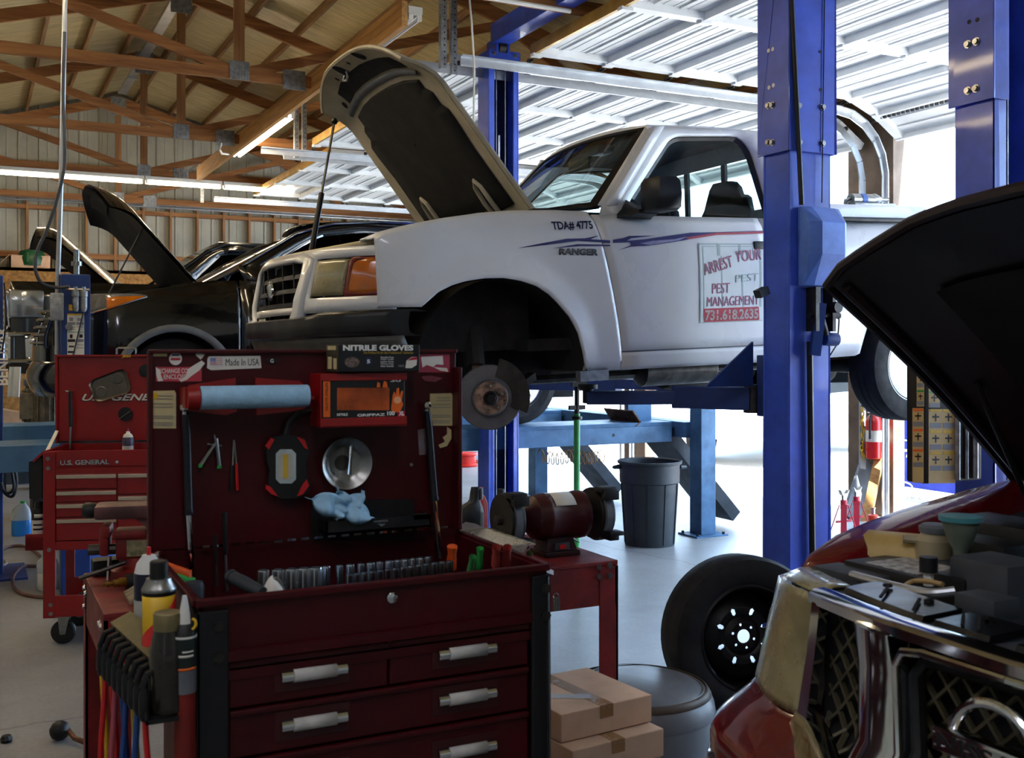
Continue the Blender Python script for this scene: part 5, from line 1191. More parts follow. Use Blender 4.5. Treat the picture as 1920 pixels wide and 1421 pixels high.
# things on the lid
def mag(name, label, cat, x, y): return thing(name, label, cat, PY(x, y, LF-.004))
def barwrench(label, pts, plane):
    a, b, c, d = [PY(x, y, plane) for x, y in pts]
    t_ = thing('breaker_bar', label, 'wrench', d)
    MB().lathe([(.001, -.014), (.010, -.010), (.013, 0), (.010, .010), (.001, .014)], a, (0, -1, 0), 14).tube([a, a+(b-a)*.3], .008, 10).build('head', CHROME, t_, world=True)
    MB().tube([a+(b-a)*.25, b, b+(c-b)*.94, b+(c-b)*.97, c], [.0085, .011, .011, .013, .012], 12).build('grip', mat('dark blue grip', '14141c', .3, .2, .1), t_, world=True)
    MB().tube([c, d], .0072, 10).build('shaft', CHROME, t_, world=True)
    return t_
barwrench('long black and chrome bar against the lid beside the towel roll', [(347, 764), (350, 815), (354, 965), (362, 1096)], LF-.03)
barwrench('long black and chrome bar leaning by the cream label and glove rack', [(800, 760), (804, 800), (815, 938), (826, 1046)], LF-.03)
pv = mag('snap_ring_pliers', 'small chrome tool with two spread legs stuck to the lid', 'tool', 404, 830)
MB().tube([PY(402, 815, LF-.01), PY(405, 830, LF-.012), PY(376, 873, LF-.01)], [.002, .0045, .0055], 8).tube([PY(405, 822, LF-.012), PY(411, 876, LF-.01)], .0055, 8).tube([PY(388, 833, LF-.01), PY(416, 836, LF-.01)], .003, 6).build('legs', STEEL, pv, world=True)
for x, y in ((376, 873), (411, 875)): MB().lathe([(.0062, -.004), (.0062, .004)], PY(x, y, LF-.01), (0, 0, 1), 8).build('tip', GREEN, pv, world=True)
tw = mag('tweezers', 'thin steel pick with a red and black handle on the lid', 'tool', 437, 870)
MB().bar(PY(438, 825, LF-.006), PY(436, 872, LF-.006), .004, .006, (0, -1, 0)).bar(PY(439, 825, LF-.006), PY(443, 870, LF-.006), .003, .006, (0, -1, 0)).build('blade', STEEL, tw, world=True, smooth=0)
MB().bar(PY(435, 872, LF-.006), PY(433, 921, LF-.006), .008, .008, (0, -1, 0), bv=.002).build('grip', BLACK, tw, world=True)
MB().bar(PY(443, 868, LF-.006), PY(445, 919, LF-.006), .007, .008, (0, -1, 0), bv=.002).build('grip', REDP, tw, world=True)
wl_ = mag('work_light', 'black work light with red corners and chrome framed lamp', 'work light', 536, 875)
def octo(x0, y0, x1, y1, c): return [(x0+c, y0), (x1-c, y0), (x1, y0+c), (x1, y1-c), (x1-c, y1), (x0+c, y1), (x0, y1-c), (x0, y0+c)]
sticker([(500, 826), (508, 818), (528, 814), (548, 816), (566, 820), (574, 832), (574, 850), (568, 865), (570, 890), (577, 905), (572, 922), (552, 931), (524, 933), (508, 924), (498, 905), (501, 880), (495, 860), (494, 842)], LF-.002, PY, BLACK, 'body', wl_, .03)
for q in ([(496, 836), (507, 820), (513, 824), (503, 842)], [(555, 819), (570, 824), (576, 842), (570, 840), (560, 826)], [(498, 908), (506, 912), (520, 930), (508, 926), (497, 916)], [(574, 898), (578, 910), (566, 926), (556, 930), (564, 912)]): sticker(q, LF-.028, PY, REDP, 'corner_guard', wl_, .008)
lf = sticker(octo(516, 842, 554, 906, 8), LF-.032, PY, CHROME, 'lamp_frame', wl_, .006)
sticker(octo(522, 849, 548, 899, 6), LF-.0385, PY, mat('frosted lamp cover', 'b8b4a8', .3, 0, .05), 'lamp_cover', lf, .001); sticker(rect(531, 852, 540, 896), LF-.040, PY, mat('yellow led strip', 'c8a838', .5, 0, .1), 'led_strip', lf, .001)
MB().tube([PY(535, 815, LF-.02), PY(540, 795, LF-.02), PY(560, 775, LF-.015), PY(585, 770, LF-.01)], .009, 8).build('hook', BLACK, wl_, world=True)
bl = mag('magnetic_bowl', 'round polished steel parts bowl stuck to the lid', 'bowl', 645, 867)
R_ = (PY(691, 867, LF).x-PY(598, 867, LF).x)/2
MB().lathe([(.001, .006), (R_*.55, .006), (R_*.72, .010), (R_*.93, .028), (R_, .030), (R_*1.0, .026), (R_*.75, .002), (.001, .0)], PY(645, 867, LF-.002), (0, -1, 0), 48).build('dish', STEEL, bl, world=True)
MB().lathe([(.001, .0065), (R_*.3, .0065), (R_*.3, .009), (.001, .009)], PY(640, 867, LF-.002), (0, -1, 0), 24).build('magnet', STEELD, bl, world=True)
so_ = solo(MB().tube([PY(659, 835, LF-.028), PY(657, 860, LF-.028), PY(655, 889, LF-.028)], [.0065, .0042, .006], 10), 'extension_bar', CHROME, 'short chrome extension bar lying in the round steel bowl', 'tool')
mt = thing('magnetic_tray', 'black tray with a small white emblem stuck low on the lid', 'tray', PY(700, 985, LF))
MB().prism([PY(x, y, LF-.001) for x, y in rect(583, 936, 775, 1012)], (0, -.008, 0)).build('backplate', BLACKM, mt, world=True, smooth=0)
ty0, tz0, tz1 = LF-.075, PY(700, 995, LF-.075).z, PY(700, 972, LF-.075).z
tx0, tx1 = PY(612, 980, ty0).x, PY(808, 980, ty0).x
MB().box(tx0, tx1, ty0, ty0+.004, tz0, tz1).box(tx0, tx1, ty0, LF-.009, tz0, tz0+.004).box(tx0, tx0+.004, ty0, LF-.009, tz0, tz1).box(tx1-.004, tx1, ty0, LF-.009, tz0, tz1).build('trough', BLACK, mt, world=True, smooth=0)
ltext('POWERTECH', INKG, 701, 980, 727, 4, mt, .0005, .02, 0, ty0); lst([(708, 982), (723, 982), (715.5, 987)], INKG, 'emblem', .0005, 0, mt, ty0-.0003)
cl = MB(); random.seed(5)
def leafsheet(p0, p1, w0, w1, bulge, tw_):
    p0, p1 = V(p0), V(p1); d = p1-p0
    s_ = d.cross(V((0, -1, 0))).normalized()
    def fn(a, t):
        w = w0+(w1-w0)*t; w *= math.sin(math.pi*min(1, .25+t*.9))**.6
        q = p0+d*t+s_*(a-.5)*2*w+V((0, -1, 0))*(bulge*math.sin(math.pi*t)*(1-(2*a-1)**2*.8)+.012*math.sin(6*a+tw_)+.006*math.sin(13*t+tw_))
        return q
    return cl.grid(fn, 12, 14)
leafsheet(PY(645, 955, LF-.05), PY(572, 932, LF-.06), .022, .05, .035, 1); leafsheet(PY(645, 958, LF-.05), PY(630, 912, LF-.03), .02, .035, .02, 2)
leafsheet(PY(640, 955, LF-.055), PY(700, 970, LF-.07), .018, .05, .035, 3); leafsheet(PY(655, 958, LF-.05), PY(682, 920, LF-.05), .02, .03, .02, 4); leafsheet(PY(640, 945, LF-.05), PY(630, 975, LF-.07), .03, .04, .02, 5)
solo(cl, 'paper_rag', BLUEP, 'crumpled pale blue paper towel stuffed in the black lid tray', 'rag', smooth=70, solid=.0015)
solo(MB().lathe([(.001, -.011), (.008, -.008), (.011, 0), (.008, .008), (.001, .011)], V((PY(774, 957, LF-.05).x, LF-.05, tz0+.016)), (0, 0, 1), 14), 'brass_fitting', mat('brass', 'a9853c', .3, .9, .1), 'small brass ball at the end of the black lid tray', 'fitting')
MB().box(tx1-.05, tx1, ty0, ty0+.03, tz1-.012, tz1-.0).build('tray_insert', BLACK, mt, world=True, smooth=0)
for i, (q, l) in enumerate((([(404, 1003), (405, 1060), (406, 1098)], 'thin dark screwdriver standing at the cart hinge'), ([(421, 960), (423, 1040), (425, 1108)], 'longer dark screwdriver with a steel blade at the cart hinge'))):
    a, b, c = [PY(x, y, LY-.05) for x, y in q]
    t_ = thing('screwdriver', l, 'screwdriver', c)
    MB().tube([a, a+(b-a)*.9, b], [.0065, .0062, .004] if i else [.004, .004, .003], 10).build('handle', BLACK, t_, world=True); MB().tube([b, c], [.003, .0045], 8).build('blade', STEELD if not i else STEEL, t_, world=True)

# ---- inside the tray: sockets and hand tools
def socket(x, ytop, d, r, hgt, label, grp):
    p = P(x, ytop, d); z1 = p.z; z0 = .985
    t_ = thing('socket', label, 'socket', (p.x, p.y, z0), group=grp)
    hh = z1-z0
    MB().lathe([(r*.86, 0), (r, .003), (r, hh*.97), (r*.93, hh), (r*.62, hh), (r*.6, hh-.012), (.001, hh-.012)], (0, 0, 0), (0, 0, 1), 18).build('body', mat('socket chrome', 'c4c7cc', .2, 1, .15, 30), t_)
    return t_
for i, x in enumerate((494, 522, 547, 570, 592)): socket(x, 1068-i*1.2, 2.62, .0165, .1, 'large deep chrome socket in the row of five near the white rag', 'large deep sockets in the tray')
for i, x in enumerate((611, 636, 656, 676, 694, 711, 729, 745, 759, 774, 789, 803)): socket(x, 1061-i*1.6, 2.70+.012*i, .0105 if i % 2 else .0125, .08, 'slim deep chrome socket in the back row of the open tray', 'slim deep sockets in the tray')
for i in range(14): socket(655+i*14.5, 1077-i*2.0, 2.55+.012*i, .0085, .05, 'small bright socket in the front row of the open tray', 'small sockets in the tray')
def handle_tool(x0, y0, x1, y1, d, r, m, label, name='screwdriver', cat='screwdriver'):
    a, b = P(x0, y0, d), P(x1, y1, d+.02)
    t_ = thing(name, label, cat, (b.x, b.y, .985))
    MB().lathe([(r*.5, 0), (r, .008), (r*.95, .03), (r*.8, .05), (r, .07), (r*.7, (a-b).length)], b, (a-b), 12).build('handle', m, t_, world=True)
    MB().tube([b, (b.x, b.y, .986)], r*.35, 8).build('shank', STEEL, t_, world=True)
    return t_
handle_tool(848, 1026, 846, 1070, 2.72, .0135, ORANGE, 'orange handled tool standing at the end of the sockets', 'hand_tool', 'tool')
handle_tool(900, 1034, 898, 1072, 2.76, .0105, GREEN, 'bright green screwdriver handle sticking up in the tray'); handle_tool(883, 1062, 880, 1078, 2.66, .009, GREENP, 'pale green screwdriver lying low against the tray front')
PINK = mat('salmon grip', 'b84a44', .5, 0, .1)
handle_tool(930, 1044, 929, 1064, 2.63, .0115, PINK, 'salmon tipped handle beside the green screwdriver'); handle_tool(950, 1045, 949, 1062, 2.65, .0115, PINK, 'salmon tipped handle nearest the foil pan')
handle_tool(988, 1055, 984, 1068, 2.70, .009, mat('olive grip', '5e7a44', .5, 0, .1), 'olive green handle tip in the tray corner')
rg_ = MB()
cc_ = V((PY(512, 1120, CY+.14).x, CY+.14, .99)); pk = PY(512, 1083, CY+.14)
rg_.grid(lambda a, t: cc_+V(((1-t)*.052*math.cos(2*math.pi*a), (1-t)*.05*math.sin(2*math.pi*a), (pk.z-.99)*(1-(1-t)**2.2)+.006*math.sin(9*a+3*t))), 24, 10)
solo(rg_, 'white_rag', PAPER, 'white rag heaped in the tray before the large sockets', 'rag', smooth=70)
solo(MB().tube([P(437, 1083, 2.45), P(455, 1092, 2.42), P(492, 1112, 2.38)], [.015, .016, .014], 14).lathe([(.017, 0), (.017, .01)], P(437, 1083, 2.45), (P(437, 1083, 2.45)-P(492, 1112, 2.38)), 14), 'torch', GREYD, 'dark cylindrical torch lying over the tray edge by the white rag', 'torch')
# lining so the tray is not empty
MB().box(AX0+.012, AX1-.012, CY+.012, AY1-.012, .985, .990).build('tray_liner', BLACKM, A, world=True, smooth=0)

# ---- side rack on the cart and what it holds
SR = thing('side_rack', 'black hook rack with a wooden face on the side of the dark cart', 'rack', (.30, 2.40, .9))
r0, r1 = P(232, 1172, 2.40), P(292, 1228, 2.22)
MB().box(.305, .368, CY-.05, CY+.37, .907, .915).box(.305, .309, CY-.05, CY+.37, .907, .93).box(.368, AX0-.007, CY+.05, CY+.37, .907, .915).build('tray', BLACK, SR, world=True, smooth=0)
f0, f1 = P(228, 1160, 2.44), P(322, 1242, 2.16)
up2 = V((-.5, -.1, .86)).normalized()
MB().bar(f0, f1, .05, .012, (-.35, -.2, .9)).build('wooden_face', mat('olive wood strip', '6a5f3c', .7, 0, .2), SR, world=True, smooth=0)
MB().prism([f0+V((-.02, 0, -.008)), f0+V((.0, .0, -.008)), f0+V((0, 0, -.06)), f0+V((-.02, 0, -.06))], V((f1-f0))*1.0).build('hook_bar', BLACK, SR, world=True, smooth=0)
for i in range(9):
    q = f0+(f1-f0)*(i+.5)/9+V((-.022, -.01, -.014))
    MB().tube([q, q+V((-.022, -.008, -.004)), q+V((-.032, -.010, -.03)), q+V((-.026, -.008, -.055))], .0062, 8).build('hook', BLACK, SR, world=True)
cords = [(207, YELLOW, 'yellow'), (214, REDP, 'red'), (221, REDP, 'second red'), (230, mat('faded pink cord', '9a4450', .6, 0, .1), 'faded pink'), (238, mat('blue cord', '1d3f7a', .5, 0, .1), 'blue'), (252, mat('blue cord', '1d3f7a', .5, 0, .1), 'second blue'), (262, mat('olive cord', '8a7a2c', .5, 0, .1), 'olive'), (272, mat('blue cord', '1d3f7a', .5, 0, .1), 'third blue'), (286, REDP, 'darkest red')]
for i, (x, m, nm) in enumerate(cords):
    q = f0+(f1-f0)*(i+.5)/9+V((-.05, -.018, -.066)); d_ = (q-CAM).dot(FW)
    t_ = thing('bungee_cord', nm+' bungee cord hanging from the black side rack', 'cord', q, group='bungee cords on the side rack')
    sw = (-1)**i*.012
    MB().tube(smoothpts([q, q+V((sw*.3, 0, -.08)), q+V((sw, .0, -.22)), q+V((sw*.4, 0, -.40)), q+V((0, 0, -.58))]), .0062, 8).build('cord', m, t_, world=True)
    MB().lathe([(.007, 0), (.011, .012), (.011, .05), (.007, .065)], q+V((0, 0, -.045)), (0, 0, 1), 10).build('hook_end', BLACK, t_, world=True)
def can(name, label, x, y, d, hh, r, cols, z0=.916, cap=None):
    p = P(x, y, d); t_ = thing(name, label, 'spray can' if name == 'spray_can' else 'bottle', (p.x, p.y, z0))
    prof, mts = cols
    for nm, pr, m in prof: MB().lathe(pr, (0, 0, 0), (0, 0, 1), 26).build(nm, m, t_)
    return t_
p1 = P(279, 1100, 2.45); ht = P(279, 1040, 2.45).z-.916
can('spray_can', 'tall white spray can with dark band and red nozzle in the side rack', 279, 1100, 2.45, 0, 0, ([('body', [(.030, 0), (.0325, .004), (.0325, ht*.62)], mat('grey white can', 'b4b4ae', .35, .1, .06)), ('band', [(.0327, ht*.62), (.0327, ht*.84), (.031, ht*.86)], mat('navy can band', '14142c', .3, .1, .1)), ('cap', [(.032, ht*.85), (.027, ht*.93), (.016, ht*.985), (.015, ht), (.001, ht)], LEADW), ('nozzle', [(.005, ht), (.0045, ht+.018), (.001, ht+.019)], REDP)], 0))
p2 = P(298, 1120, 2.28); ht = P(298, 1083, 2.28).z-.916
c2 = can('spray_can', 'squat spray can with black cap, silver shoulder and yellow red label', 298, 1120, 2.28, 0, 0, ([('body', [(.032, 0), (.0345, .004), (.0345, ht*.86), (.035, ht*.87), (.035, ht*.9)], mat('dark can body', '1c1a18', .35, .2, .15)), ('shoulder', [(.0355, ht*.89), (.036, ht*.91), (.034, ht*.925), (.027, ht*.98), (.0262, ht)], STEEL), ('cap', [(.019, ht), (.019, ht+.034), (.016, ht+.037), (.001, ht+.037)], BLACK)], 0))
ht2 = ht
def wrap(a0, a1, z0a, z0b, z1a, z1b, r, m, name, par):
    q = wm(par); az = math.atan2((CAM-q.translation).y, (CAM-q.translation).x)
    return MB().grid(lambda a, t: V((r*math.cos(az+a0+(a1-a0)*a), r*math.sin(az+a0+(a1-a0)*a), (z0a+(z0b-z0a)*a)*(1-t)+(z1a+(z1b-z1a)*a)*t)), 14, 2).build(name, m, par, solid=.0004, off=1)
wrap(-1.3, 1.35, ht*.30, ht*.60, ht*.86, ht*.86, .0348, YELLOW, 'yellow_label', c2); wrap(-1.3, 1.35, ht*.16, ht*.46, ht*.50, ht*.86, .0354, REDP, 'red_label', c2)
c1 = bpy.data.objects['spray_can']
wrap(-.9, -.45, .07, .07, .085, .085, .0329, INKK, 'can_print', c1); wrap(-.9, -.45, .09, .09, .105, .105, .0329, INKK, 'can_print', c1)
jr = P(315, 1190, 2.17); jt = P(315, 1150, 2.17).z-.916
jar = thing('glass_jar', 'dark brown jar with a dull brass lid beside the sealant tube', 'jar', (jr.x, jr.y, .916))
MB().lathe([(.034, 0), (.037, .005), (.037, jt*.62), (.027, jt*.86), (.026, jt*.9)], (0, 0, 0), (0, 0, 1), 24).build('body', mat('dark brown glass', '2a2620', .2, 0, .15, coat=.3), jar); MB().lathe([(.029, jt*.84), (.029, jt), (.027, jt+.003), (.001, jt+.003)], (0, 0, 0), (0, 0, 1), 24).build('lid', mat('dull brass lid', '7d7250', .4, .6, .15), jar)
ct = P(346, 1240, 2.17); cz0, cz1 = P(346, 1296, 2.17).z, P(346, 1186, 2.17).z
tb = thing('sealant_tube', 'sealant cartridge with a white nozzle in a red holder on the cart', 'sealant', (ct.x, ct.y, cz0))
L_ = cz1-cz0
MB().lathe([(.0235, 0), (.0235, L_*.42)], (0, 0, 0), (0, 0, 1), 24).build('base', GREY, tb); MB().lathe([(.0237, L_*.42), (.0237, L_*.95)], (0, 0, 0), (0, 0, 1), 24).build('label', mat('dark green label', '12201c', .4, 0, .15), tb)
MB().lathe([(.0245, L_*.93), (.0245, L_*.965), (.001, L_*.97)], (0, 0, 0), (0, 0, 1), 24).build('rim', LEADW, tb); MB().lathe([(.023, L_*.965), (.019, L_*1.1), (.012, L_*1.16)], (0, 0, 0), (0, 0, 1), 24).build('shoulder', BLACK, tb)
nz_ = P(347, 1116, 2.17).z-cz0
MB().lathe([(.0125, L_*1.12), (.011, L_*1.3), (.0105, L_*1.34), (.0045, nz_), (.001, nz_)], (0, 0, 0), (0, 0, 1), 16).build('nozzle', LEADW, tb)
wrap(-.5, .8, L_*.62, L_*.62, L_*.66, L_*.66, .0241, PAPER, 'label_print', tb); wrap(-.2, .8, L_*.70, L_*.70, L_*.73, L_*.73, .0241, PAPER, 'label_print', tb); wrap(-1.2, 1.2, L_*.40, L_*.40, L_*.44, L_*.44, .0241, INKO, 'label_print', tb)
MB().tube([(0, 0, -.001), (0, 0, -.36)], .0225, 18).box(-.005, .045, .01, .03, -.2, -.1).build('holder', mat('red tube holder', '6e1a14', .4, 0, .15), tb)
solo(MB().tube(smoothpts([P(360, 1160, 2.16), P(366, 1164, 2.16), P(367, 1172, 2.16), P(361, 1180, 2.16)]), .003, 6), 'cable_tie', YELLOW, 'small yellow clip beside the white sealant nozzle', 'clip')
ky = thing('key_ring', 'bunch of steel keys hanging at the front corner of the dark cart', 'keys', P(1042, 1118, 2.62))
for i, x in enumerate((1039, 1043, 1047)): MB().bar(P(x, 1120, 2.62), P(x+1, 1145, 2.62), .006, .002, (0, 1, 0)).build('key', STEEL, ky, world=True, smooth=0)
MB().tube([P(1042+5*math.cos(a), 1118+6*math.sin(a), 2.62) for a in [2*math.pi*i/12 for i in range(12)]], .0015, 6, closed=True).build('ring', STEEL, ky, world=True)

# ================================================================ RED BENCH BEHIND THE CART
bn = thing('workbench', 'worn red steel bench with a vise and a bench grinder on it', 'workbench', (1.19, 3.53, 0))
BX0, BX1, BY0, BY1, BZ = .33, 2.05, 3.22, 3.84, .90
MB().box(BX0, BX1, BY0, BY1, BZ-.015, BZ).build('top', REDBENCH, bn, world=True, smooth=0, bevel=.003)
MB().box(BX0+.002, BX1-.002, BY0+.002, BY0+.012, BZ-.155, BZ-.015).box(BX0+.002, BX1-.002, BY1-.012, BY1-.002, BZ-.155, BZ-.015).box(BX0+.002, BX0+.012, BY0, BY1, BZ-.155, BZ-.015).box(BX1-.012, BX1-.002, BY0, BY1, BZ-.155, BZ-.015).build('apron', REDBENCH, bn, world=True, smooth=0)
for x in (BX0, BX1-.075):
    for y in (BY0, BY1-.075): MB().box(x, x+.075, y, y+.008, 0, BZ-.02).box(x if x < 1 else x+.067, x+.008 if x < 1 else x+.075, y, y+.075, 0, BZ-.02).build('leg', REDBENCH, bn, world=True, smooth=0)
MB().box(BX0+.02, BX1-.02, BY0+.03, BY1-.03, .10, .115).build('lower_shelf', REDBENCH, bn, world=True, smooth=0)
bolts([PY(x, y, BY0+.001) for x, y in ((1123, 1063), (1143, 1060), (1123, 1081), (1143, 1079))], (0, -1, 0), STEEL, bn, .008, .008)
bolts([(BX0+.001, y, z) for y, z in ((BY0+.06, BZ-.05), (BY0+.1, BZ-.05), (BY1-.05, BZ-.04), (BY1-.05, BZ-.10), (BY1-.09, BZ-.05))], (-1, 0, 0), STEEL, bn, .008, .008)
# vise
vz = thing('bench_vise', 'red brown bench vise bolted on the bench end', 'vise', (.50, 3.70, BZ))
va = V((1, .15, 0)).normalized()
vm = M.Translation(V((.455, 3.70, BZ))) @ M.Rotation(math.radians(-12), 4, 'Z'); WM[vz.name] = vm; vz.matrix_world = vm
VIS = mat('vise red enamel', '7a1c18', .45, .1, .25, 10)
MB().lathe([(.085, 0), (.085, .03), (.06, .045), (.055, .07)], (.03, 0, 0), (0, 0, 1), 24).build('base', VIS, vz)
MB().box(-.035, .09, -.05, .05, .065, .145, bv=.012).box(-.04, .06, -.056, .056, .135, .16, bv=.008).build('fixed_jaw', VIS, vz)
MB().box(-.085, -.055, -.05, .05, .08, .17, bv=.012).box(-.08, -.05, -.055, .055, .14, .18, bv=.01).build('sliding_jaw', VIS, vz)
MB().box(-.10, .21, -.062, .062, .20, .245, bv=.012).loft([[V((x, y, z)) for x, y in ((x0, -.045), (x1, -.045), (x1, .045), (x0, .045))] for x0, x1, z in ((.02, .16, .205), (.06, .16, .17), (.075, .155, .13), (.07, .14, .10))]).build('anvil_slab', mat('worn vise steel', '6f4a48', .42, .4, .3), vz, smooth=40)
MB().lathe([(.022, 0), (.026, .01), (.026, .03), (.02, .04)], (-.10, 0, .225), (-1, 0, 0), 16).build('screw_end', BLACK, vz)
MB().tube([(-.12, -.02, .10), (.0, -.02, .10)], .018, 10).tube([(.0, -.075, .065), (-.14, -.075, .02)], .007, 8).build('screw', STEELD, vz)
MB().box(.0, .07, -.0525, -.0505, .078, .13).build('maker_plate', mat('dull maker plate', '8c8464', .5, .2, .3, 40), vz, smooth=0)
MB().tube([(-.055, -.07, .0), (-.05, -.07, .085)], .006, 8).build('clamp_handle', CHROME, vz)
tbk = solo(MB().lathe([(.033, 0), (.036, .004), (.041, .115), (.044, .118), (.044, .132), (.038, .133), (.038, .120), (.034, .01), (.001, .01)], (.70, 3.76, BZ), (0, 0, 1), 28), 'plastic_tub', mat('milky tub', 'd8d4d2', .35, 0, .05, trans=.3), 'milky white plastic tub on the bench behind the vise', 'tub')
def on_bench(x, y, z=BZ): return PZ(x, y, z)
q = on_bench(240, 1084)
solo(MB().bar(on_bench(224, 1083)+V((0, 0, .008)), on_bench(262, 1082)+V((0, 0, .008)), .016, .014, bv=.004), 'marker', ORANGE, 'orange marker lying on the bench by the vise', 'marker')
at = thing('air_nozzle', 'black air tool with a stepped brass nozzle lying on the bench', 'tool', on_bench(215, 1112))
n0, n1, n2 = on_bench(192, 1112)+V((0, 0, .025)), on_bench(236, 1106)+V((0, 0, .025)), on_bench(270, 1102)+V((0, 0, .025))
MB().tube([n0+(n1-n0)*t_ for t_ in (0, .12, .13, .3, .31, .45, .46, .7, .71, 1)], [.004, .004, .009, .009, .006, .006, .012, .012, .015, .015], 12).build('nozzle', mat('brass', 'a9853c', .3, .9, .1), at, world=True); MB().tube([n1, n2], .024, 14).build('body', BLACK, at, world=True)
gv = MB()
for i in range(4):
    a_ = on_bench(233+i*3, 1124+i*5)+V((0, 0, .015)); gv.tube([a_, a_+V((.03, .01, .012)), a_+V((.075, .02, .0))], [.009, .011, .01], 8)
solo(gv, 'work_glove', mat('tan cloth glove', '9c8a6c', .8, 0, .2), 'crumpled tan work glove lying by the white spray can', 'glove')
for (x, y, m, l) in ((318, 1078, GREEN, 'green capped screwdriver leaning at the cart corner by the cans'), (311, 1064, ORANGE, 'orange capped screwdriver behind the green one by the cans')):
    p_ = P(x, y, 2.56); t_ = thing('screwdriver', l, 'screwdriver', (p_.x, p_.y, .985))
    e_ = p_+V((.05, 0, -.02)); MB().tube([p_+V((-.015, 0, .008)), p_, e_, e_+V((.004, 0, -.055))], [.008, .014, .013, .010], 12).build('handle', m, t_, world=True); MB().tube([e_+V((.004, 0, -.055)), V((e_.x+.01, e_.y, .99))], .004, 6).build('blade', STEEL, t_, world=True)
solo(MB().box(BX0+.02, BX0+.17, BY1-.09, BY1-.02, BZ, BZ+.055, bv=.012), 'black_case', BLACK, 'small black case on the bench corner behind the vise', 'case')
pk_ = thing('die_grinder', 'dark grey air tool body with a steel ring standing by the cart corner', 'tool', P(362, 1098, 2.55))
MB().lathe([(.014, -.10), (.018, -.05), (.022, -.045), (.024, 0), (.020, .012), (.008, .014)], P(364, 1100, 2.52), (0, 0, 1), 18).build('body', GREYD, pk_, world=True)
# grinder
gr_ = thing('bench_grinder', 'maroon bench grinder with black wheel guards', 'bench grinder', (1.905, 3.42, BZ))
gc = V((0, 0, .140))
MB().box(-.075, .075, -.06, .06, 0, .02, bv=.006).loft([[V((x*f, y*f, z)) for x, y in ((-.065, -.05), (.065, -.05), (.065, .05), (-.065, .05))] for z, f in ((.015, 1), (.05, .85), (.075, .8))]).build('base', mat('dark grinder base', '2a1416', .4, .1, .1), gr_, smooth=0)
MB().box(-.03, .03, -.055, -.045, .022, .05, bv=.003).build('switch', GREYD, gr_); MB().box(-.012, .012, -.06, -.052, .028, .044).build('switch_rocker', REDP, gr_, smooth=0)
MB().lathe([(.030, -.135), (.055, -.115), (.078, -.095), (.085, -.06), (.087, -.05), (.085, -.045), (.085, .075), (.088, .08), (.086, .11), (.06, .125), (.03, .13)], gc, (1, 0, 0), 36).build('motor', MAROON, gr_)
MB().grid(lambda a, t: gc+V((-.035+.085*t, .0865*math.sin(-.55+.9*(a-.5)), .0865*math.cos(-.55+.9*(a-.5)))) , 8, 2).build('rating_label', PAPER, gr_, solid=.0006, off=1)
for s, x in ((-1, -.195), (1, .175)):
    g_ = MB().lathe([(.03, -.028), (.092, -.028), (.095, -.02), (.095, .02), (.092, .028), (.03, .028)], gc+V((x, 0, 0)), (1, 0, 0), 32).build('wheel_guard', mat('black guard', '1a1712', .5, .1, .3, 12), gr_)
    MB().lathe([(.02, -.012), (.098, -.012), (.098, .012), (.02, .012)], gc+V((x-.004, -.012, -.002)), (1, 0, 0), 32).build('grinding_wheel', GREY, g_)
    MB().box(x-.035, x+.03, -.10, -.04, .225, .245, bv=.005).box(x-.03, x+.03, -.115, -.085, .20, .235, bv=.004).build('spark_shield', BLACK, g_)
    MB().box(x-.03, x+.03, -.15, -.09, .075, .09, bv=.004).box(x-.02, x+.02, -.13, -.06, .055, .085, bv=.004).build('tool_rest', BLACK, g_)
    MB().tube([gc+V((x, 0, 0)), gc+V((x-.12*s if abs(x) > .18 else -.03*s+x, 0, 0))], .022, 12).build('shaft', STEELD, gr_)
    MB().lathe([(.02, 0), (.018, .02), (.001, .022)], gc+V((x+s*.028, 0, 0)), (s, 0, 0), 10).build('guard_nut', STEELD, g_)
solo(MB().grid(lambda a, t: V((2.0-.02+.06*t-.0*a, 3.66-.40*t*0+.0, BZ+.002))+V((-.05+.16*a, -.10+.20*t, .03*math.sin(math.pi*a)*(1-t)+.002)), 8, 8), 'rubber_mat', BLACK, 'curled black mat on the bench beside the grinder', 'mat', solid=.004)
# bottles and foil pan by the grinder
bt_ = thing('oil_bottle', 'black oil bottle with a red oval logo beside the grinder', 'bottle', (1.64, 3.62, BZ))
MB().loft([[V((a*w+o, b*dp, z)) for a, b in ((-1, -.6), (-.6, -1), (.6, -1), (1, -.6), (1, .6), (.6, 1), (-.6, 1), (-1, .6))] for z, w, dp, o in ((0, .058, .030, 0), (.01, .062, .034, 0), (.10, .062, .034, 0), (.14, .056, .032, .006), (.165, .040, .028, .018), (.18, .022, .02, .03), (.19, .018, .018, .033), (.215, .018, .018, .036), (.235, .015, .015, .037))]).build('body', BLACK, bt_, smooth=50)
MB().lathe([(.019, .19), (.019, .22), (.016, .232), (.001, .233)], (.034, 0, 0), (.06, 0, 1), 16).build('cap', mat('black ribbed cap', '101010', .5, 0, .2), bt_)
lb_ = MB().prism([V((x, -.0352, z)) for x, z in ((-.056, .01), (.058, .01), (.058, .085), (.02, .105), (-.02, .115), (-.05, .10))], (0, -.0008, 0)).build('label', mat('silver oil label', 'a7a2a2', .4, .1, .1), bt_, smooth=0)
MB().prism([V((.005+.026*math.cos(a), -.0361, .075+.014*math.sin(a))) for a in [2*math.pi*i/24 for i in range(24)]], (0, -.0005, 0)).build('logo', INKR, lb_, smooth=0)
text('lettering', 'STP', INKW, lb_, wm(bt_) @ V((-.012, -.0367, .068)), (1, 0, 0), (0, 0, 1), .034, .014, .0004, .03)
rb_ = thing('red_bottle', 'plain red bottle standing behind the black oil bottle', 'bottle', (1.75, 3.75, BZ))
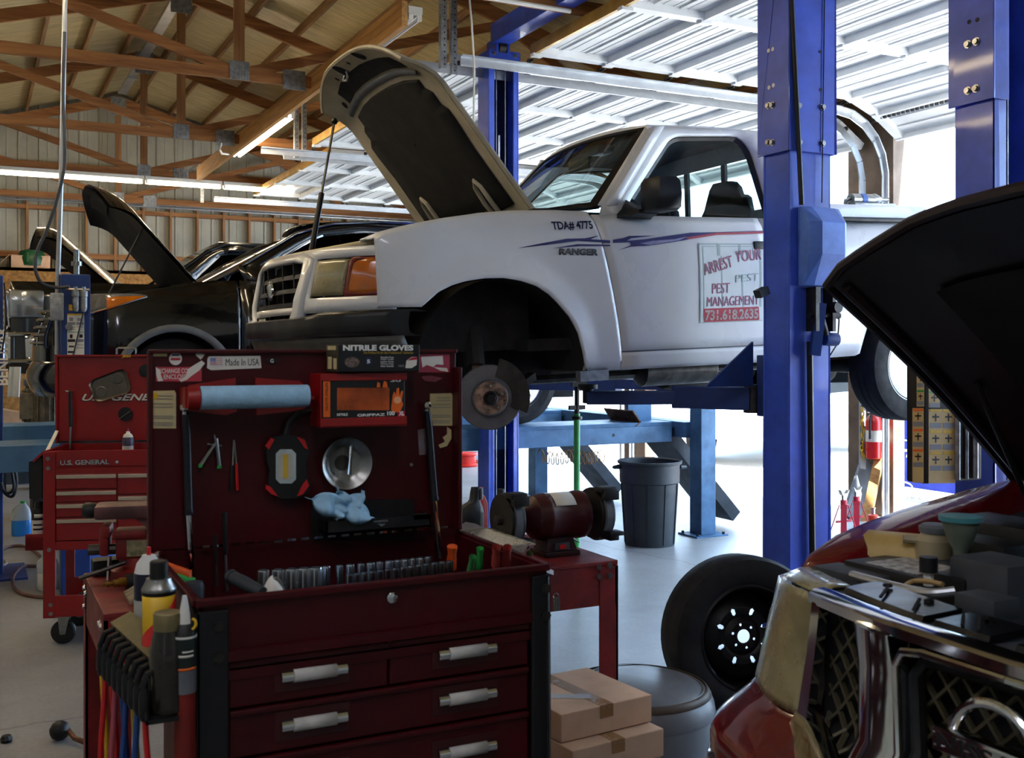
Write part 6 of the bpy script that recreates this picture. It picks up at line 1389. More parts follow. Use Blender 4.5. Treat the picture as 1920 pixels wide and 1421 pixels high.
MB().lathe([(.034, 0), (.036, .005), (.036, .15), (.024, .18), (.014, .19)], (0, 0, 0), (0, 0, 1), 20).build('body', REDP, rb_); MB().lathe([(.016, .185), (.016, .215), (.001, .216)], (0, 0, 0), (0, 0, 1), 16).build('cap', REDP, rb_)
bd2 = thing('black_bottle', 'slim black bottle between the grinder and the red bottle', 'bottle', (1.84, 3.74, BZ))
MB().lathe([(.026, 0), (.028, .005), (.028, .15), (.016, .18)], (0, 0, 0), (0, 0, 1), 18).build('body', BLACK, bd2); MB().lathe([(.014, .18), (.014, .205), (.001, .206)], (0, 0, 0), (0, 0, 1), 14).build('cap', GREYD, bd2)
def pan(z, x0, x1, y0, y1): return [V((x0, y0, z)), V((x1, y0, z)), V((x1, y1, z)), V((x0, y1, z))]
fp = MB(); fp.loft([pan(1.0, 1.36, 1.67, 3.13, 3.50), pan(1.004, 1.36, 1.67, 3.13, 3.50), pan(1.004, 1.375, 1.655, 3.145, 3.485), pan(.905, 1.40, 1.63, 3.225, 3.46)], cap=False)
fp.add(pan(.905, 1.40, 1.63, 3.225, 3.46), [(0, 1, 2, 3)])
fpo = solo(fp, 'foil_pan', ALU, 'shallow foil pan at the tray corner before the grinder', 'pan', smooth=0)

# ================================================================ BRIGHT RED CART
c0 = P(81, 845, 5.93)
B = thing('tool_cart', 'bright red tool cart with lid up and silver drawer pulls near the blue jug', 'tool cart', (c0.x, c0.y, 0), math.radians(-26.8+9))
BW, BD, RZ = .82, .50, 1.085
def BP(x, y, v=0): return PL(B, x, y, 1, v)
MB().box(.0, BW, .012, BD, .545, 1.0).build('cabinet', REDB, B, smooth=0)
MB().box(0, BW, 0, .012, .93, RZ).box(0, BW, BD-.012, BD, .93, RZ).box(0, .012, 0, BD, .93, RZ).box(BW-.012, BW, 0, BD, .93, RZ).box(0, BW, 0, BD, .985, 1.0).build('top_tray', REDB, B, smooth=0, bevel=.003)
for x in (0, BW-.065): MB().box(x, x+.065, -.008, .004, .155, RZ-.005).box(x if x < .1 else x+.055, x+.01 if x < .1 else x+.065, 0, .06, .155, RZ-.005).build('corner_post', REDB, B, smooth=0, bevel=.003)
for x, y in ((90, 860), (90, 878), (92, 1031), (95, 1134), (95, 1151)):
    q_ = MB(); bolt(q_, BP(x, y, -.008), (0, -1, 0), .008, .006); q_.build('bolt', STEEL, B)
zs = [BP(160, y).z for y in (886, 917, 941, 969, 1013)]
xm_ = BP(220, 900).x
for i in range(4):
    d_ = MB().box(.068, xm_-.003, -.002, .014, zs[i+1]+.003, zs[i]-.003).build('drawer', REDB, B, smooth=0, bevel=.003)
    MB().box(.07, xm_-.005, -.012, -.002, zs[i]-.032, zs[i]-.010).build('drawer_pull', mat('brushed drawer pull', 'c9b9a4', .35, .8, .05), d_, smooth=0, bevel=.003)
zs2 = [zs[0], BP(240, 927).z, BP(240, 955).z, zs[4]]
for i in range(3):
    d_ = MB().box(xm_+.003, BW-.068, -.002, .014, zs2[i+1]+.003, zs2[i]-.003).build('drawer', REDB, B, smooth=0, bevel=.003)
    MB().box(xm_+.005, BW-.07, -.012, -.002, zs2[i]-.032, zs2[i]-.010).build('drawer_pull', mat('brushed drawer pull', 'c9b9a4', .35, .8, .05), d_, smooth=0, bevel=.003)
MB().box(.06, BW-.06, -.003, .012, zs[4]-.05, zs[4]-.003).build('bottom_rail', REDB, B, smooth=0)
MB().box(0, BW, 0, BD, .16, .175).box(0, BW, -.006, .006, .16, .28).box(0, BW, BD-.012, BD, .16, .28).build('lower_shelf', REDB, B, smooth=0, bevel=.003)
for x in (.0, BW-.05): MB().box(x, x+.05, BD-.012, BD, .17, .6).build('back_post', REDB, B, smooth=0)
for x in (.07, BW-.08):
    for y in (.05, BD-.06):
        MB().lathe([(.058, -.018), (.066, -.012), (.066, .012), (.058, .018)], (x+.025, y, .066), (0, 1, 0), 24).build('caster_wheel', BLACK, B)
        MB().prism([(x+.0, y-.026, .15), (x+.06, y-.026, .15), (x+.04, y-.026, .055), (x+.01, y-.026, .055)], (0, .005, 0)).prism([(x+.0, y+.021, .15), (x+.06, y+.021, .15), (x+.04, y+.021, .055), (x+.01, y+.021, .055)], (0, .005, 0)).box(x-.01, x+.07, y-.04, y+.04, .15, .16).lathe([(.012, 0), (.012, .006)], (x+.025, y-.026, .066), (0, -1, 0), 10).build('caster_fork', STEEL, B, smooth=0)
la, lb2 = BP(106, 838, BD), BP(106, 665, BD)
lidB = MB().box(la.x, BW+.01, BD, BD+.012, RZ, lb2.z).box(la.x, la.x+.012, BD-.03, BD+.012, RZ, lb2.z).box(la.x, BW+.01, BD-.03, BD+.012, lb2.z-.012, lb2.z).build('lid', REDB, B, smooth=0, bevel=.003)
MB().box(la.x, BW, BD-.012, BD-.002, RZ+.003, RZ+.014).build('lid_hinge', STEELD, B, smooth=0)
MB().tube([BP(219, 664, BD), BP(219, 654, BD), BP(222, 652, BD), BP(251, 652, BD), BP(255, 654, BD), BP(255, 664, BD)], .006, 8).build('lid_handle', CHROME, B)
MB().bar(BP(88, 846, .12), BP(107, 808, BD-.03), .02, .006).build('lid_strut', LEADW, B, smooth=0)
MB().box(-.10, 0, .02, .20, .53, .60).box(-.10, -.0, .02, .03, .53, .62).build('side_tray', REDB, B, smooth=0)
MB().prism([BP(62, 862, .02), BP(80, 846, .02), BP(80, 852, .02), BP(62, 868, .02)], (0, .3, 0)).build('side_wing', REDB, B, smooth=0)
MB().prism([BP(54, 866, .05), BP(79, 858, .05), BP(79, 935, .05), BP(55, 935, .05)], (0, .15, 0)).build('side_bin', BLACK, B, smooth=0)
def btext(s, m, x0, y0, x1, y1, hpx, v, bold, shear, ext=.002):
    a, b, c = BP(x0, y0, v), BP(x1, y1, v), BP(x0, y0-hpx, v)
    return text('lettering', s, m, B, a, b-a, (0, 0, 1), (b-a).length, c.z-a.z, ext, bold, shear, world=False)
btext('U.S. GENERAL', CHROME, 113, 872, 205, 870, 9, -.001, .03, .0, .004)
btext('U.S. GENERAL', INKK, 153, 753, 330, 752, 14, BD-.001, .03, .35, .0005); btext('U.S. GENERAL', INKW, 154, 751.5, 330, 750.5, 13, BD-.002, .02, .35, .0008)
btext('JESS', YELLOW, 228, 671.5, 246, 671, 6, BD-.032, .03, .2, .001)
MB().lathe([(.009, 0), (.009, .01), (.001, .011)], BP(220, 866, 0), (0, -1, 0), 14).build('lock', CHROME, B)
mt2 = thing('parts_tray', 'rounded rectangular steel magnetic tray stuck askew on the bright red lid', 'tray', wm(B) @ BP(205, 722, BD-.02))
def rr(px, v, f=1.0): return [BP(205+(x-205)*f, 722+(y-722)*f, v) for x, y in px]
trp = [(166, 722), (171, 714), (178, 710), (222, 693), (232, 692), (238, 698), (245, 725), (243, 733), (237, 738), (192, 752), (182, 752), (177, 746)]
MB().loft([rr(trp, BD-.004, .86), rr(trp, BD-.024), rr(trp, BD-.026), rr(trp, BD-.022, .95), rr(trp, BD-.008, .84)], cap=True).build('dish', mat('grey tray steel', '6e675c', .35, .8, .1), mt2, smooth=40, world=False)
for ob in mt2.children: ob.parent = mt2; ob.matrix_parent_inverse = (wm(mt2).inverted() @ wm(B))
for x, y in ((190, 734), (220, 710)): 
    o_ = MB().lathe([(.028, 0), (.032, .002), (.028, .004)], BP(x, y, BD-.008), (0, -1, 0), 24, cap=False).build('magnet_ring', STEEL, mt2); o_.matrix_parent_inverse = (wm(mt2).inverted() @ wm(B))
def Bsolo(mb, name, m, label, cat, **k):
    mb.v = [wm(B) @ v for v in mb.v]; return solo(mb, name, m, label, cat, **k)
Bsolo(MB().lathe([(.001, 0), (.040, 0), (.042, .012), (.001, .014)], BP(236, 776, BD-.001), (0, -1, 0), 28), 'magnet_dish', BLACK, 'round black magnet on the bright red lid holding a nail', 'magnet')
Bsolo(MB().tube([BP(224, 785, BD-.018), BP(246, 770, BD-.018)], .0028, 6), 'nail', STEEL, 'steel nail stuck across the round black magnet', 'nail')
Bsolo(MB().lathe([(.001, 0), (.036, 0), (.038, .012), (.001, .014)], BP(273, 695, BD-.001), (0, -1, 0), 28), 'magnet_dish', BLACK, 'black magnet at the lid top half hidden by the dark cart', 'magnet')
pb = thing('pry_bar', 'black handled pry bar standing against the bright red lid', 'pry bar', wm(B) @ BP(132, 842, BD-.06))
for nm, pts, r_, m in (('head', [(123, 733), (133, 735)], .007, CHROME), ('handle', [(132, 733), (133, 800)], .012, BLACK), ('shaft', [(132.5, 800), (131, 842)], .006, STEEL)):
    o_ = MB().tube([BP(x, y, BD-.06) for x, y in pts], r_, 10).build(nm, m, pb); o_.matrix_parent_inverse = wm(pb).inverted() @ wm(B)
sc = wm(B) @ BP(240, 843, .30)
spc = thing('spray_can', 'small white spray can with purple tip on the bright red cart', 'spray can', (sc.x, sc.y, 1.0))
h_ = .185
MB().lathe([(.030, 0), (.033, .004), (.033, h_*.45)], (0, 0, 0), (0, 0, 1), 20).build('body', LEADW, spc); MB().lathe([(.0332, h_*.45), (.0332, h_*.66), (.030, h_*.72)], (0, 0, 0), (0, 0, 1), 20).build('band', mat('grey purple band', '4a4660', .4, 0, .3, 30), spc)
MB().lathe([(.031, h_*.70), (.024, h_*.80), (.012, h_*.84), (.010, h_*.9), (.001, h_*.91)], (0, 0, 0), (0, 0, 1), 20).build('cap', LEADW, spc); MB().lathe([(.004, h_*.9), (.003, h_*1.0), (.001, h_)], (0, 0, 0), (0, 0, 1), 8).build('nozzle', mat('purple nozzle', '8a3a70', .5, 0, 0), spc)
s2 = wm(B) @ V((-.05, .10, .60))
sp2 = thing('spray_can', 'white parts cleaner can with black top on the bright red cart side tray', 'spray can', (s2.x, s2.y, .60))
MB().lathe([(.034, 0), (.037, .004), (.037, .12)], (0, 0, 0), (0, 0, 1), 20).build('body', LEADW, sp2); MB().lathe([(.0372, .09), (.0372, .14), (.03, .155)], (0, 0, 0), (0, 0, 1), 20).build('band', BLACK, sp2); MB().lathe([(.024, .15), (.022, .19), (.001, .19)], (0, 0, 0), (0, 0, 1), 16).build('cap', BLACK, sp2)
wrap(-.9, .9, .035, .035, .045, .045, .0374, INKK, 'can_print', sp2); wrap(-.9, .5, .06, .06, .07, .07, .0374, INKK, 'can_print', sp2); wrap(-.7, .7, .105, .105, .125, .125, .0376, INKW, 'can_print', sp2)
# ================================================================ DARK RED SUV WITH CHROME GRILLE, BONNET UP
NC = 1.28
car = thing('car', 'dark red SUV with hazy headlamp and chrome lattice grille, bonnet raised', 'car', (2.6, NC, 0))
AP = [(0, 1.63), (.30, 1.655), (.45, 1.69), (.60, 1.735), (.72, 1.775), (.82, 1.83), (.90, 1.89), (.95, 1.95), (.98, 2.02), (1.0, 2.12)]
def na(b, z):
    h = abs(b-NC); a = interp(AP, h) + (.05+.30*min(1, max(0, (h-.6)/.3)))*(z-1.03)
    if z < .80:
        t = min(1, (.80-z)/.10); t = t*t*(3-2*t); a = a*(1-t)+interp(BPN, h)*t
    return a
BPN = [(0, 1.50), (.4, 1.52), (.65, 1.56), (.80, 1.605), (.88, 1.65), (.94, 1.71), (.98, 1.80), (1.02, 1.95)]
def nf(b, z, off=0.0): return V((na(b, z)+off, b, z))
def both(fn, *args):
    for s in (1, -1): fn(s, *args)
def sb(s, h): return NC + s*h
MESHM = mat('olive grey lattice', '5e5844', .45, .3, .15)
for s in (1, -1):
    hb = lambda t: .645-.05*t; ho = lambda t: .895+.085*t
    def lamp_pt(a, t, o): return nf(sb(s, hb(t)+(ho(t)-hb(t))*a), (.795+.015*a)+(1.085-.045*a*a-.795-.015*a)*t, o)
    MB().grid(lambda a, t: lamp_pt(a, t, -.018*math.sin(math.pi*min(.95, .12+.8*a))), 14, 12).build('headlamp', HAZE, car, world=True, smooth=60, solid=.006)
    MB().grid(lambda a, t: lamp_pt(.03+.94*a, .03+.94*t, .07), 8, 8).build('lamp_reflector', STEEL, car, world=True)
    MB().lathe([(.001, .03), (.04, .02), (.06, 0), (.062, -.005)], lamp_pt(.42, .45, .06), (1, 0, 0), 20, cap=False).build('lamp_bowl', CHROME, car, world=True)
    MB().loft([[lamp_pt(a, 1, .0)+V((0, 0, 0)), lamp_pt(a, 1, .05)+V((0, 0, .012)), lamp_pt(a, 1, .10)+V((0, 0, .01))] for a in [i/10 for i in range(11)]], closed=False).build('lamp_top', HAZE, car, world=True, solid=.004)
    # grille frames in chrome
    MB().loft([[nf(sb(s, b+db), z, o) for db, o in ((-.012, .02), (-.018, -.012), (.012, -.016), (.02, .02))] for b, z in ((.585, 1.07), (.60, .95), (.625, .80), (.635, .785))]).build('grille_frame', CHROME, car, world=True, smooth=40)
    MB().loft([[nf(sb(s, b+db), z, o) for db, o in ((-.070, .05), (-.062, -.018), (-.02, -.032), (.03, -.032), (.055, -.018), (.062, .06))] for b, z in ((.355, 1.075), (.335, 1.0), (.325, .85), (.32, .66))]).build('grille_bar', CHROME, car, world=True, smooth=50)
    MB().loft([[nf(sb(s, h), z0+dz, o) for dz, o in ((-.016, .03), (-.014, -.014), (.014, -.014), (.018, .03))] for h, z0 in ((.38, .735), (.46, .75), (.54, .768), (.60, .782), (.645, .795))]).build('grille_base', CHROME, car, world=True, smooth=50)
    MB().tube([nf(sb(s, h), z, -.012) for h, z in ((.245, .66), (.255, .85), (.272, 1.02), (.255, 1.052), (.20, 1.063), (.0, 1.068))], .009, 8).build('grille_edge', CHROME, car, world=True)
    MB().tube([nf(sb(s, h), z, .03) for h, z in ((.232, .66), (.24, .85), (.255, 1.0), (.23, 1.04), (.0, 1.05))], .016, 8).build('grille_inner_frame', BLACK, car, world=True)
    # bumper skin and fender
    MB().grid(lambda a, t: nf(sb(s, .38+.60*a), (.64)+((.72+.08*min(1, a/.42))-.64)*t+.0), 30, 14).build('bumper_skin', REDCAR, car, world=True, smooth=60, solid=.006)
    fe = [(1.99, 1.04), (2.06, 1.085), (2.166, 1.125), (2.3, 1.158), (2.45, 1.186), (2.7, 1.222), (2.97, 1.252), (3.3, 1.29)]
    MB().grid(lambda a, t: V((1.99+.16*(1-t)*(1-a)**3*0+1.41*a, sb(s, (.955+.035*min(1, a*8))+.02*math.sin(math.pi*t)), .60+(interp(fe, 1.99+1.41*a)-.03-.60)*t)), 24, 8).build('fender', REDCAR, car, world=True, smooth=60, solid=.006)
    MB().loft([[V((x, sb(s, .99 if x > 2.1 else .955+.3*(x-1.99)), z-.03)), V((x, sb(s, .985 if x > 2.1 else .95+.3*(x-1.99)), z)), V((x, sb(s, .94), z+.006)), V((x+.02, sb(s, .86), z-.004)), V((x+.03, sb(s, .835), z-.03)), V((x+.03, sb(s, .80), z-.05)), V((x+.03, sb(s, .79), z-.14))] for x, z in fe], closed=False).build('fender_top', REDCAR, car, world=True, smooth=50, solid=.006)
    MB().tube([V((x+.03, sb(s, .80), z-.045)) for x, z in fe[2:]], .010, 6).build('bonnet_seal', BLACK, car, world=True)
    MB().grid(lambda a, t: nf(sb(s, .15+.86*a), .40+.235*t, .02+.03*(1-t)), 24, 6).build('lower_bumper', mat('black grey bumper', '1b1c20', .3, 0, .1), car, world=True, smooth=60, solid=.01)
    MB().tube([nf(sb(s, .70), .64, -.006), nf(sb(s, .85), .64, -.006), nf(sb(s, .93), .635, -.006), nf(sb(s, .96), .60, -.004), nf(sb(s, .95), .52, -.006)], .012, 8).build('bumper_trim', CHROME, car, world=True)
# top chrome bar across the front
MB().loft([[nf(b, zz+dz, o) for dz, o in ((-.016, .02), (-.014, -.014), (.006, -.016), (.016, .0), (.016, .035))] for b, zz in [(NC+h*.62, 1.092-.014*abs(h)**2) for h in [-1+.1*i for i in range(21)]]]).build('grille_top_bar', CHROME, car, world=True, smooth=50)
# lattice
lat = MB()
def latline(sl):
    for i in range(-40, 60):
        c0 = i*.066
        pts = []
        for k_ in range(0, 30):
            h = -.60+.0414*k_
            z = c0+sl*(h+.6)+.2
            if .67 < z < 1.075: pts.append((h, z))
        for p_, q_ in zip(pts, pts[1:]):
            lat.bar(nf(NC+p_[0], p_[1], .055), nf(NC+q_[0], q_[1], .055), .0065, .012, (1, 0, 0))
latline(1); latline(-1)
lat.build('grille_lattice', MESHM, car, world=True, smooth=0)
MB().grid(lambda a, t: nf(NC+(a*2-1)*.62, .62+.46*t, .12), 20, 4).build('grille_backing', BLACKM, car, world=True)
# badge
bc = nf(NC-.005, .945, -.045)
em = MB().tube([bc+V((.0, .088*math.cos(a), .088*math.sin(a))) for a in [2*math.pi*i/40 for i in range(40)]], .0105, 10, closed=True).build('badge_ring', CHROME, car, world=True)
MB().box(bc.x-.022, bc.x+.008, bc.y-.115, bc.y+.115, bc.z-.022, bc.z+.022, bv=.004).build('badge_bar', CHROME, em, world=True)
text('lettering', 'NISSAN', INKK, em, bc+V((-.0225, .104, -.0145)), (0, -1, 0), (0, 0, 1), .208, .029, .001, .012)
MB().bar(bc+V((.02, -.06, -.06)), bc+V((.09, -.06, -.06)), .02, .02).bar(bc+V((.02, .06, -.06)), bc+V((.09, .06, -.06)), .02, .02).bar(bc+V((.0, 0, -.02)), bc+V((.10, 0, -.02)), .05, .03).build('badge_mount', BLACK, em, world=True, smooth=0)
# engine bay: slam panel covers, box, lines, battery, bottles
bay = MB().box(2.0, 3.3, NC-.80, NC+.80, .70, .86).box(3.1, 3.14, NC-.95, NC+.95, .7, 1.22).box(1.78, 1.82, NC-.62, NC+.62, .7, 1.04).build('engine_bay', BLACKM, car, world=True, smooth=0)
GLB = mat('glossy black cover', '0c0d10', .2, 0, .15, 8)
MB().loft([[nf(NC+h, 1.078-.02*abs(h)**2, o) + V((0, 0, dz)) for o, dz in ((.02, .0), (.05, .016), (.16, .012), (.20, -.02))] for h in [-.62+.124*i for i in range(11)]], closed=False).build('slam_panel', GREYD, car, world=True, smooth=50, solid=.006)
for h0, h1 in ((.27, .56), (.10, .24), (-.30, .04)):
    c_ = MB().loft([[nf(NC+h, 1.10-.02*abs(h)**2, o)+V((0, 0, dz)) for o, dz in ((.055, .0), (.06, .012), (.17, .016), (.175, .0))] for h in [h0+(h1-h0)*i/6 for i in range(7)]]).build('radiator_cover', GLB, car, world=True, smooth=30)
    for h in (h0+.07, h1-.07): MB().lathe([(.011, 0), (.011, .005), (.006, .008)], nf(NC+h, 1.114, .14), (0, 0, 1), 10).build('cover_clip', BLACK, c_, world=True)
    for h in (h0+.03, (h0+h1)/2): MB().bar(nf(NC+h, 1.116, .06), nf(NC+h+.06, 1.118, .13), .006, .004).build('cover_slot', BLACKM, c_, world=True, smooth=0)
def bayp(x, y, d): return P(x, y, d)
MB().box(1.86, 1.94, NC+.22, NC+.32, 1.09, 1.135, bv=.005).build('fuse_box', GREYD, car, world=True)
MB().tube(smoothpts([bayp(1598, 1078, 2.62), bayp(1640, 1090, 2.52), bayp(1700, 1105, 2.42), bayp(1745, 1112, 2.34), bayp(1790, 1108, 2.32)]), .011, 10).build('support_tube', GALV, car, world=True)
MB().tube(smoothpts([bayp(1695, 1100, 2.45), bayp(1712, 1090, 2.5), bayp(1740, 1090, 2.46), bayp(1768, 1096, 2.42)]), .006, 8).build('fuel_line', mat('tan hose', 'a58a5c', .6, 0, .1), car, world=True)
bp_ = bayp(1696, 1066, 2.72)
bt0 = MB().box(bp_.x-.09, bp_.x+.09, bp_.y-.14, bp_.y+.12, .86, bp_.z+.01, bv=.006).build('battery', BLACK, car, world=True)
MB().box(bp_.x-.075, bp_.x+.075, bp_.y-.11, bp_.y+.06, bp_.z+.0105, bp_.z+.013).build('battery_label', mat('grey battery label', '9a9a98', .5, 0, .4, 50), bt0, world=True, smooth=0)
MB().lathe([(.012, 0), (.012, .03), (.018, .03), (.018, .045)], bayp(1741, 1098, 2.5), (0, 0, 1), 12).build('filler_neck', LEADW, car, world=True); MB().lathe([(.021, 0), (.021, .035), (.001, .036)], bayp(1741, 1072, 2.5), (0, 0, 1), 12).build('filler_cap', BLACK, car, world=True)
rs0 = bayp(1710, 1036, 2.86)
CREAMT = mat('yellowed reservoir', 'a98f54', .5, 0, .12, 8)
MB().loft([[rs0+V((-.03+.10*a-.02, .06-.16*a, -.01))+V((dx*.05, dy*.045, z)) for dx, dy, z in ((-1, 0, .02), (-.7, .7, .05), (0, 1, .06), (.7, .7, .05), (1, 0, .02), (1, 0, -.10), (-1, 0, -.10))] for a in [i/6 for i in range(7)]]).build('washer_reservoir', CREAMT, car, world=True, smooth=60)
r2 = bayp(1752, 1012, 2.80)
MB().lathe([(.045, -.08), (.05, -.02), (.048, .0), (.036, .012), (.034, .02)], r2, (0, 0, 1), 18).tube([r2+V((0, 0, -.005)), r2+V((-.06, .05, .0))], .011, 8).build('brake_reservoir', mat('pale reservoir', '9a8e70', .5, 0, .1), car, world=True)
MB().lathe([(.038, .02), (.04, .035), (.03, .042), (.001, .042)], r2, (0, 0, 1), 18).build('reservoir_cap', GREY, car, world=True)
fu = bayp(1801, 1030, 2.66)
MB().lathe([(.018, -.08), (.018, -.0), (.030, .02), (.048, .075), (.049, .08)], fu, (0, 0, 1), 20).build('coolant_funnel', mat('grey funnel', '6c7668', .5, 0, .1, trans=.2), car, world=True); MB().lathe([(.052, .072), (.052, .084), (.001, .085)], fu, (0, 0, 1), 20).build('funnel_lid', mat('teal lid', '3f7f88', .4, 0, .1), car, world=True)
for x, y, d, sx, sy, sz, m in ((1850, 1010, 2.75, .12, .10, .10, BLACK), (1872, 1046, 2.45, .14, .08, .09, GREYD), (1890, 975, 2.9, .18, .14, .08, BLACK), (1795, 1075, 2.5, .07, .05, .06, BLACK), (1600, 1068, 2.72, .10, .10, .05, GREYD), (1660, 1038, 2.95, .10, .07, .03, BLACK), (1780, 1050, 2.75, .09, .06, .025, GREYD)):
    q = bayp(x, y, d); MB().box(q.x-sx/2, q.x+sx/2, q.y-sy, q.y+sy, .86, q.z+.0, bv=.012).build('engine_part', m, car, world=True)
random.seed(3)
for i in range(7):
    q0 = V((2.15+.1*i, NC+.45-.12*i, .96)); MB().tube(smoothpts([q0, q0+V((.10, .1, .06)), q0+V((.2, -.05, .04)), q0+V((.32, -.12, .08))]), .010, 8).build('engine_hose', BLACK, car, world=True)
MB().lathe([(.03, 0), (.11, .02), (.12, .10), (.08, .14), (.001, .15)], (2.45, NC+.15, .86), (0, 0, 1), 24).build('engine_cover', GREYD, car, world=True)
# bonnet, hinged at the windscreen
LE = [(2.11, .95, 1.838), (2.095, .88, 1.885), (2.10, .78, 1.929), (2.08, .62, 1.979), (2.043, .46, 1.996), (1.977, .24, 2.000), (1.955, 0, 1.998)]
def le(h):
    a = abs(h)
    for (x0, h0, z0), (x1, h1, z1) in zip(LE, LE[1:]):
        if h1 <= a <= h0: t_ = (a-h1)/(h0-h1); return V((x1+(x0-x1)*t_, NC+h, z1+(z0-z1)*t_))
    return V((LE[0][0], NC+h, LE[0][2]))
def hp_(h, t, off=0):
    q1 = le(h); q0 = V((2.87+.09*(1-(h/.95)**2), NC+h*1.0, 1.262+.05*(1-(h/.95)**2)))
    p_ = q0+(q1-q0)*t
    n_ = V((.60, 0, .80))
    return p_+n_*(off+.03*math.sin(math.pi*t)*(1-.3*(h/.95)**2))
hs_ = [-.95+.95*i/12 for i in range(25)]
hz = lambda a: -.95+1.9*a
ho_ = MB().grid(lambda a, t: hp_(hz(a), t, 0), 30, 20).build('bonnet', mat('navy red bonnet paint', '2a0a12', .22, .2, .05, 3, coat=.8), car, world=True, smooth=60)
MB().grid(lambda a, t: hp_(hz(.012+.976*a), .012+.976*t, -.028), 30, 20).build('bonnet_frame', mat('satin bonnet underside', '0c0d12', .35, 0, .15, 5), ho_, world=True, smooth=60)
eg = [hp_(hz(0), i/20, -.014) for i in range(21)] + [hp_(hz(i/30), 1, -.014) for i in range(1, 31)] + [hp_(hz(1), 1-i/20, -.014) for i in range(1, 21)]
MB().tube(eg, .016, 8).build('bonnet_hem', mat('bonnet hem', '160a10', .35, 0, .1), ho_, world=True)
MB().grid(lambda a, t: hp_(hz(.13+.74*a), .10+.70*t, -.040-.014*math.sin(math.pi*a)**.5*math.sin(math.pi*t)**.5), 20, 14).build('bonnet_insulation', mat('charcoal felt', '08090c', .9, 0, .2, 8, .2), ho_, world=True, smooth=60)
MB().tube([hp_(.90, .05+.9*i/10, -.036) for i in range(11)], .016, 8).build('bonnet_rib', mat('brown black rib', '1a0d0e', .4, 0, .2), ho_, world=True)
MB().bar(hp_(.90, 0, -.02), V((3.0, NC+.84, 1.15)), .03, .02).build('bonnet_hinge', STEELD, ho_, world=True, smooth=0)
MB().tube([V((2.75, NC+.80, 1.17)), hp_(.82, .45, -.03)], .009, 8).build('bonnet_strut', BLACK, ho_, world=True)
# rest of the body, beyond the frame
for s in (1, -1):
    MB().grid(lambda a, t: V((3.0+3.2*a, sb(s, .98-.02*a), .35+.95*t)), 12, 4).build('body_side', REDCAR, car, world=True, solid=.01)
    MB().ring([V((u, sb(s, .92-.4*(z-1.28)), z)) for u, z in by_angle([(3.1, 1.28), (3.9, 1.80), (6.0, 1.84), (6.2, 1.28)], 40, (4.7, 1.55))], [V((u, sb(s, .92-.4*(z-1.28)), z)) for u, z in by_angle([(3.5, 1.33), (4.0, 1.72), (5.8, 1.75), (5.9, 1.33)], 40, (4.7, 1.55))]).build('cabin_side', REDCAR, car, world=True, solid=.01)
    for x in (2.75, 5.5): 
        w_ = MB().lathe([(.22, -.11), (.36, -.10), (.38, 0), (.36, .10), (.22, .11)], (x, sb(s, .84), .38), (0, s, 0), 30).build('wheel', RUBBER, car, world=True)
        MB().lathe([(.22, .08), (.1, .06), (.001, .07)], (x, sb(s, .84), .38), (0, s, 0), 24).build('rim', STEEL, w_, world=True)
MB().grid(lambda a, t: V((3.15+.8*t, NC+(a*2-1)*(.88-.2*t), 1.28+.5*t)), 8, 6).build('windscreen', GLASSD, car, world=True)
MB().box(3.9, 6.1, NC-.70, NC+.70, 1.78, 1.84, bv=.04).box(6.15, 6.25, NC-.95, NC+.95, .4, 1.3, bv=.03).build('roof', REDCAR, car, world=True)
MB().box(2.1, 6.1, NC-.7, NC+.7, .30, .42).build('underbody', BLACKM, car, world=True, smooth=0)
# ================================================================ LIFT BESIDE THE DARK RED SUV
L2 = thing('vehicle_lift', 'blue lift post with a sleeve rising behind the dark raised bonnet', 'lift', (4.1, 3.3, 0))
def c2post(x0, x1, yb, yf, z0, z1, nm, m=BLUE):
    mb = MB(); s = 1 if yf > yb else -1; t = .012
    mb.box(x0, x1, min(yb, yb+s*t), max(yb, yb+s*t), z0, z1)
    for xa, xb in ((x0, x0+t), (x1-t, x1)): mb.box(xa, xb, min(yb, yf), max(yb, yf), z0, z1)
    for xa, xb in ((x0, x0+.075), (x1-.05, x1)): mb.box(xa, xb, min(yf-s*t, yf), max(yf-s*t, yf), z0, z1)
    return mb.build(nm, m, L2, world=True, smooth=0, bevel=.003)
c2post(3.985, 4.275, 3.42, 3.21, 0, 4.2, 'column')
MB().box(3.963, 3.972, 3.195, 3.44, 2.745, 4.2).box(3.963, 4.06, 3.195, 3.203, 2.745, 4.2).build('column_sleeve', BLUE, L2, world=True, smooth=0, bevel=.003)
bolts([PX(x, y, 3.963) for x, y in ((1815, 83), (1831, 78), (1815, 170), (1830, 166))], (-1, 0, 0), STEEL, L2, .013, .014)
for x, y in ((1817, 41), (1832, 37)): MB().lathe([(.010, 0), (.010, .001), (.001, .001)], PX(x, y, 3.9628), (-1, 0, 0), 12).build('bolt_hole', INKK, L2, world=True)
MB().box(4.0, 4.26, 3.39, 3.405, 0, 4.2).build('channel_shade', mat('shadowed navy', '101a3c'), L2, world=True, smooth=0)  # shade of the open channel put into a darker sheet
MB().tube([(4.075, 3.24, .2), (4.075, 3.24, 4.1)], .005, 6).build('lift_cable', STEEL, L2, world=True); MB().tube([(4.13, 3.26, .2), (4.13, 3.26, 4.1)], .004, 6).build('lift_cable', STEEL, L2, world=True)
MB().box(3.85, 4.40, 3.1, 3.6, 0, .015).build('base_plate', BLUED, L2, world=True, smooth=0)
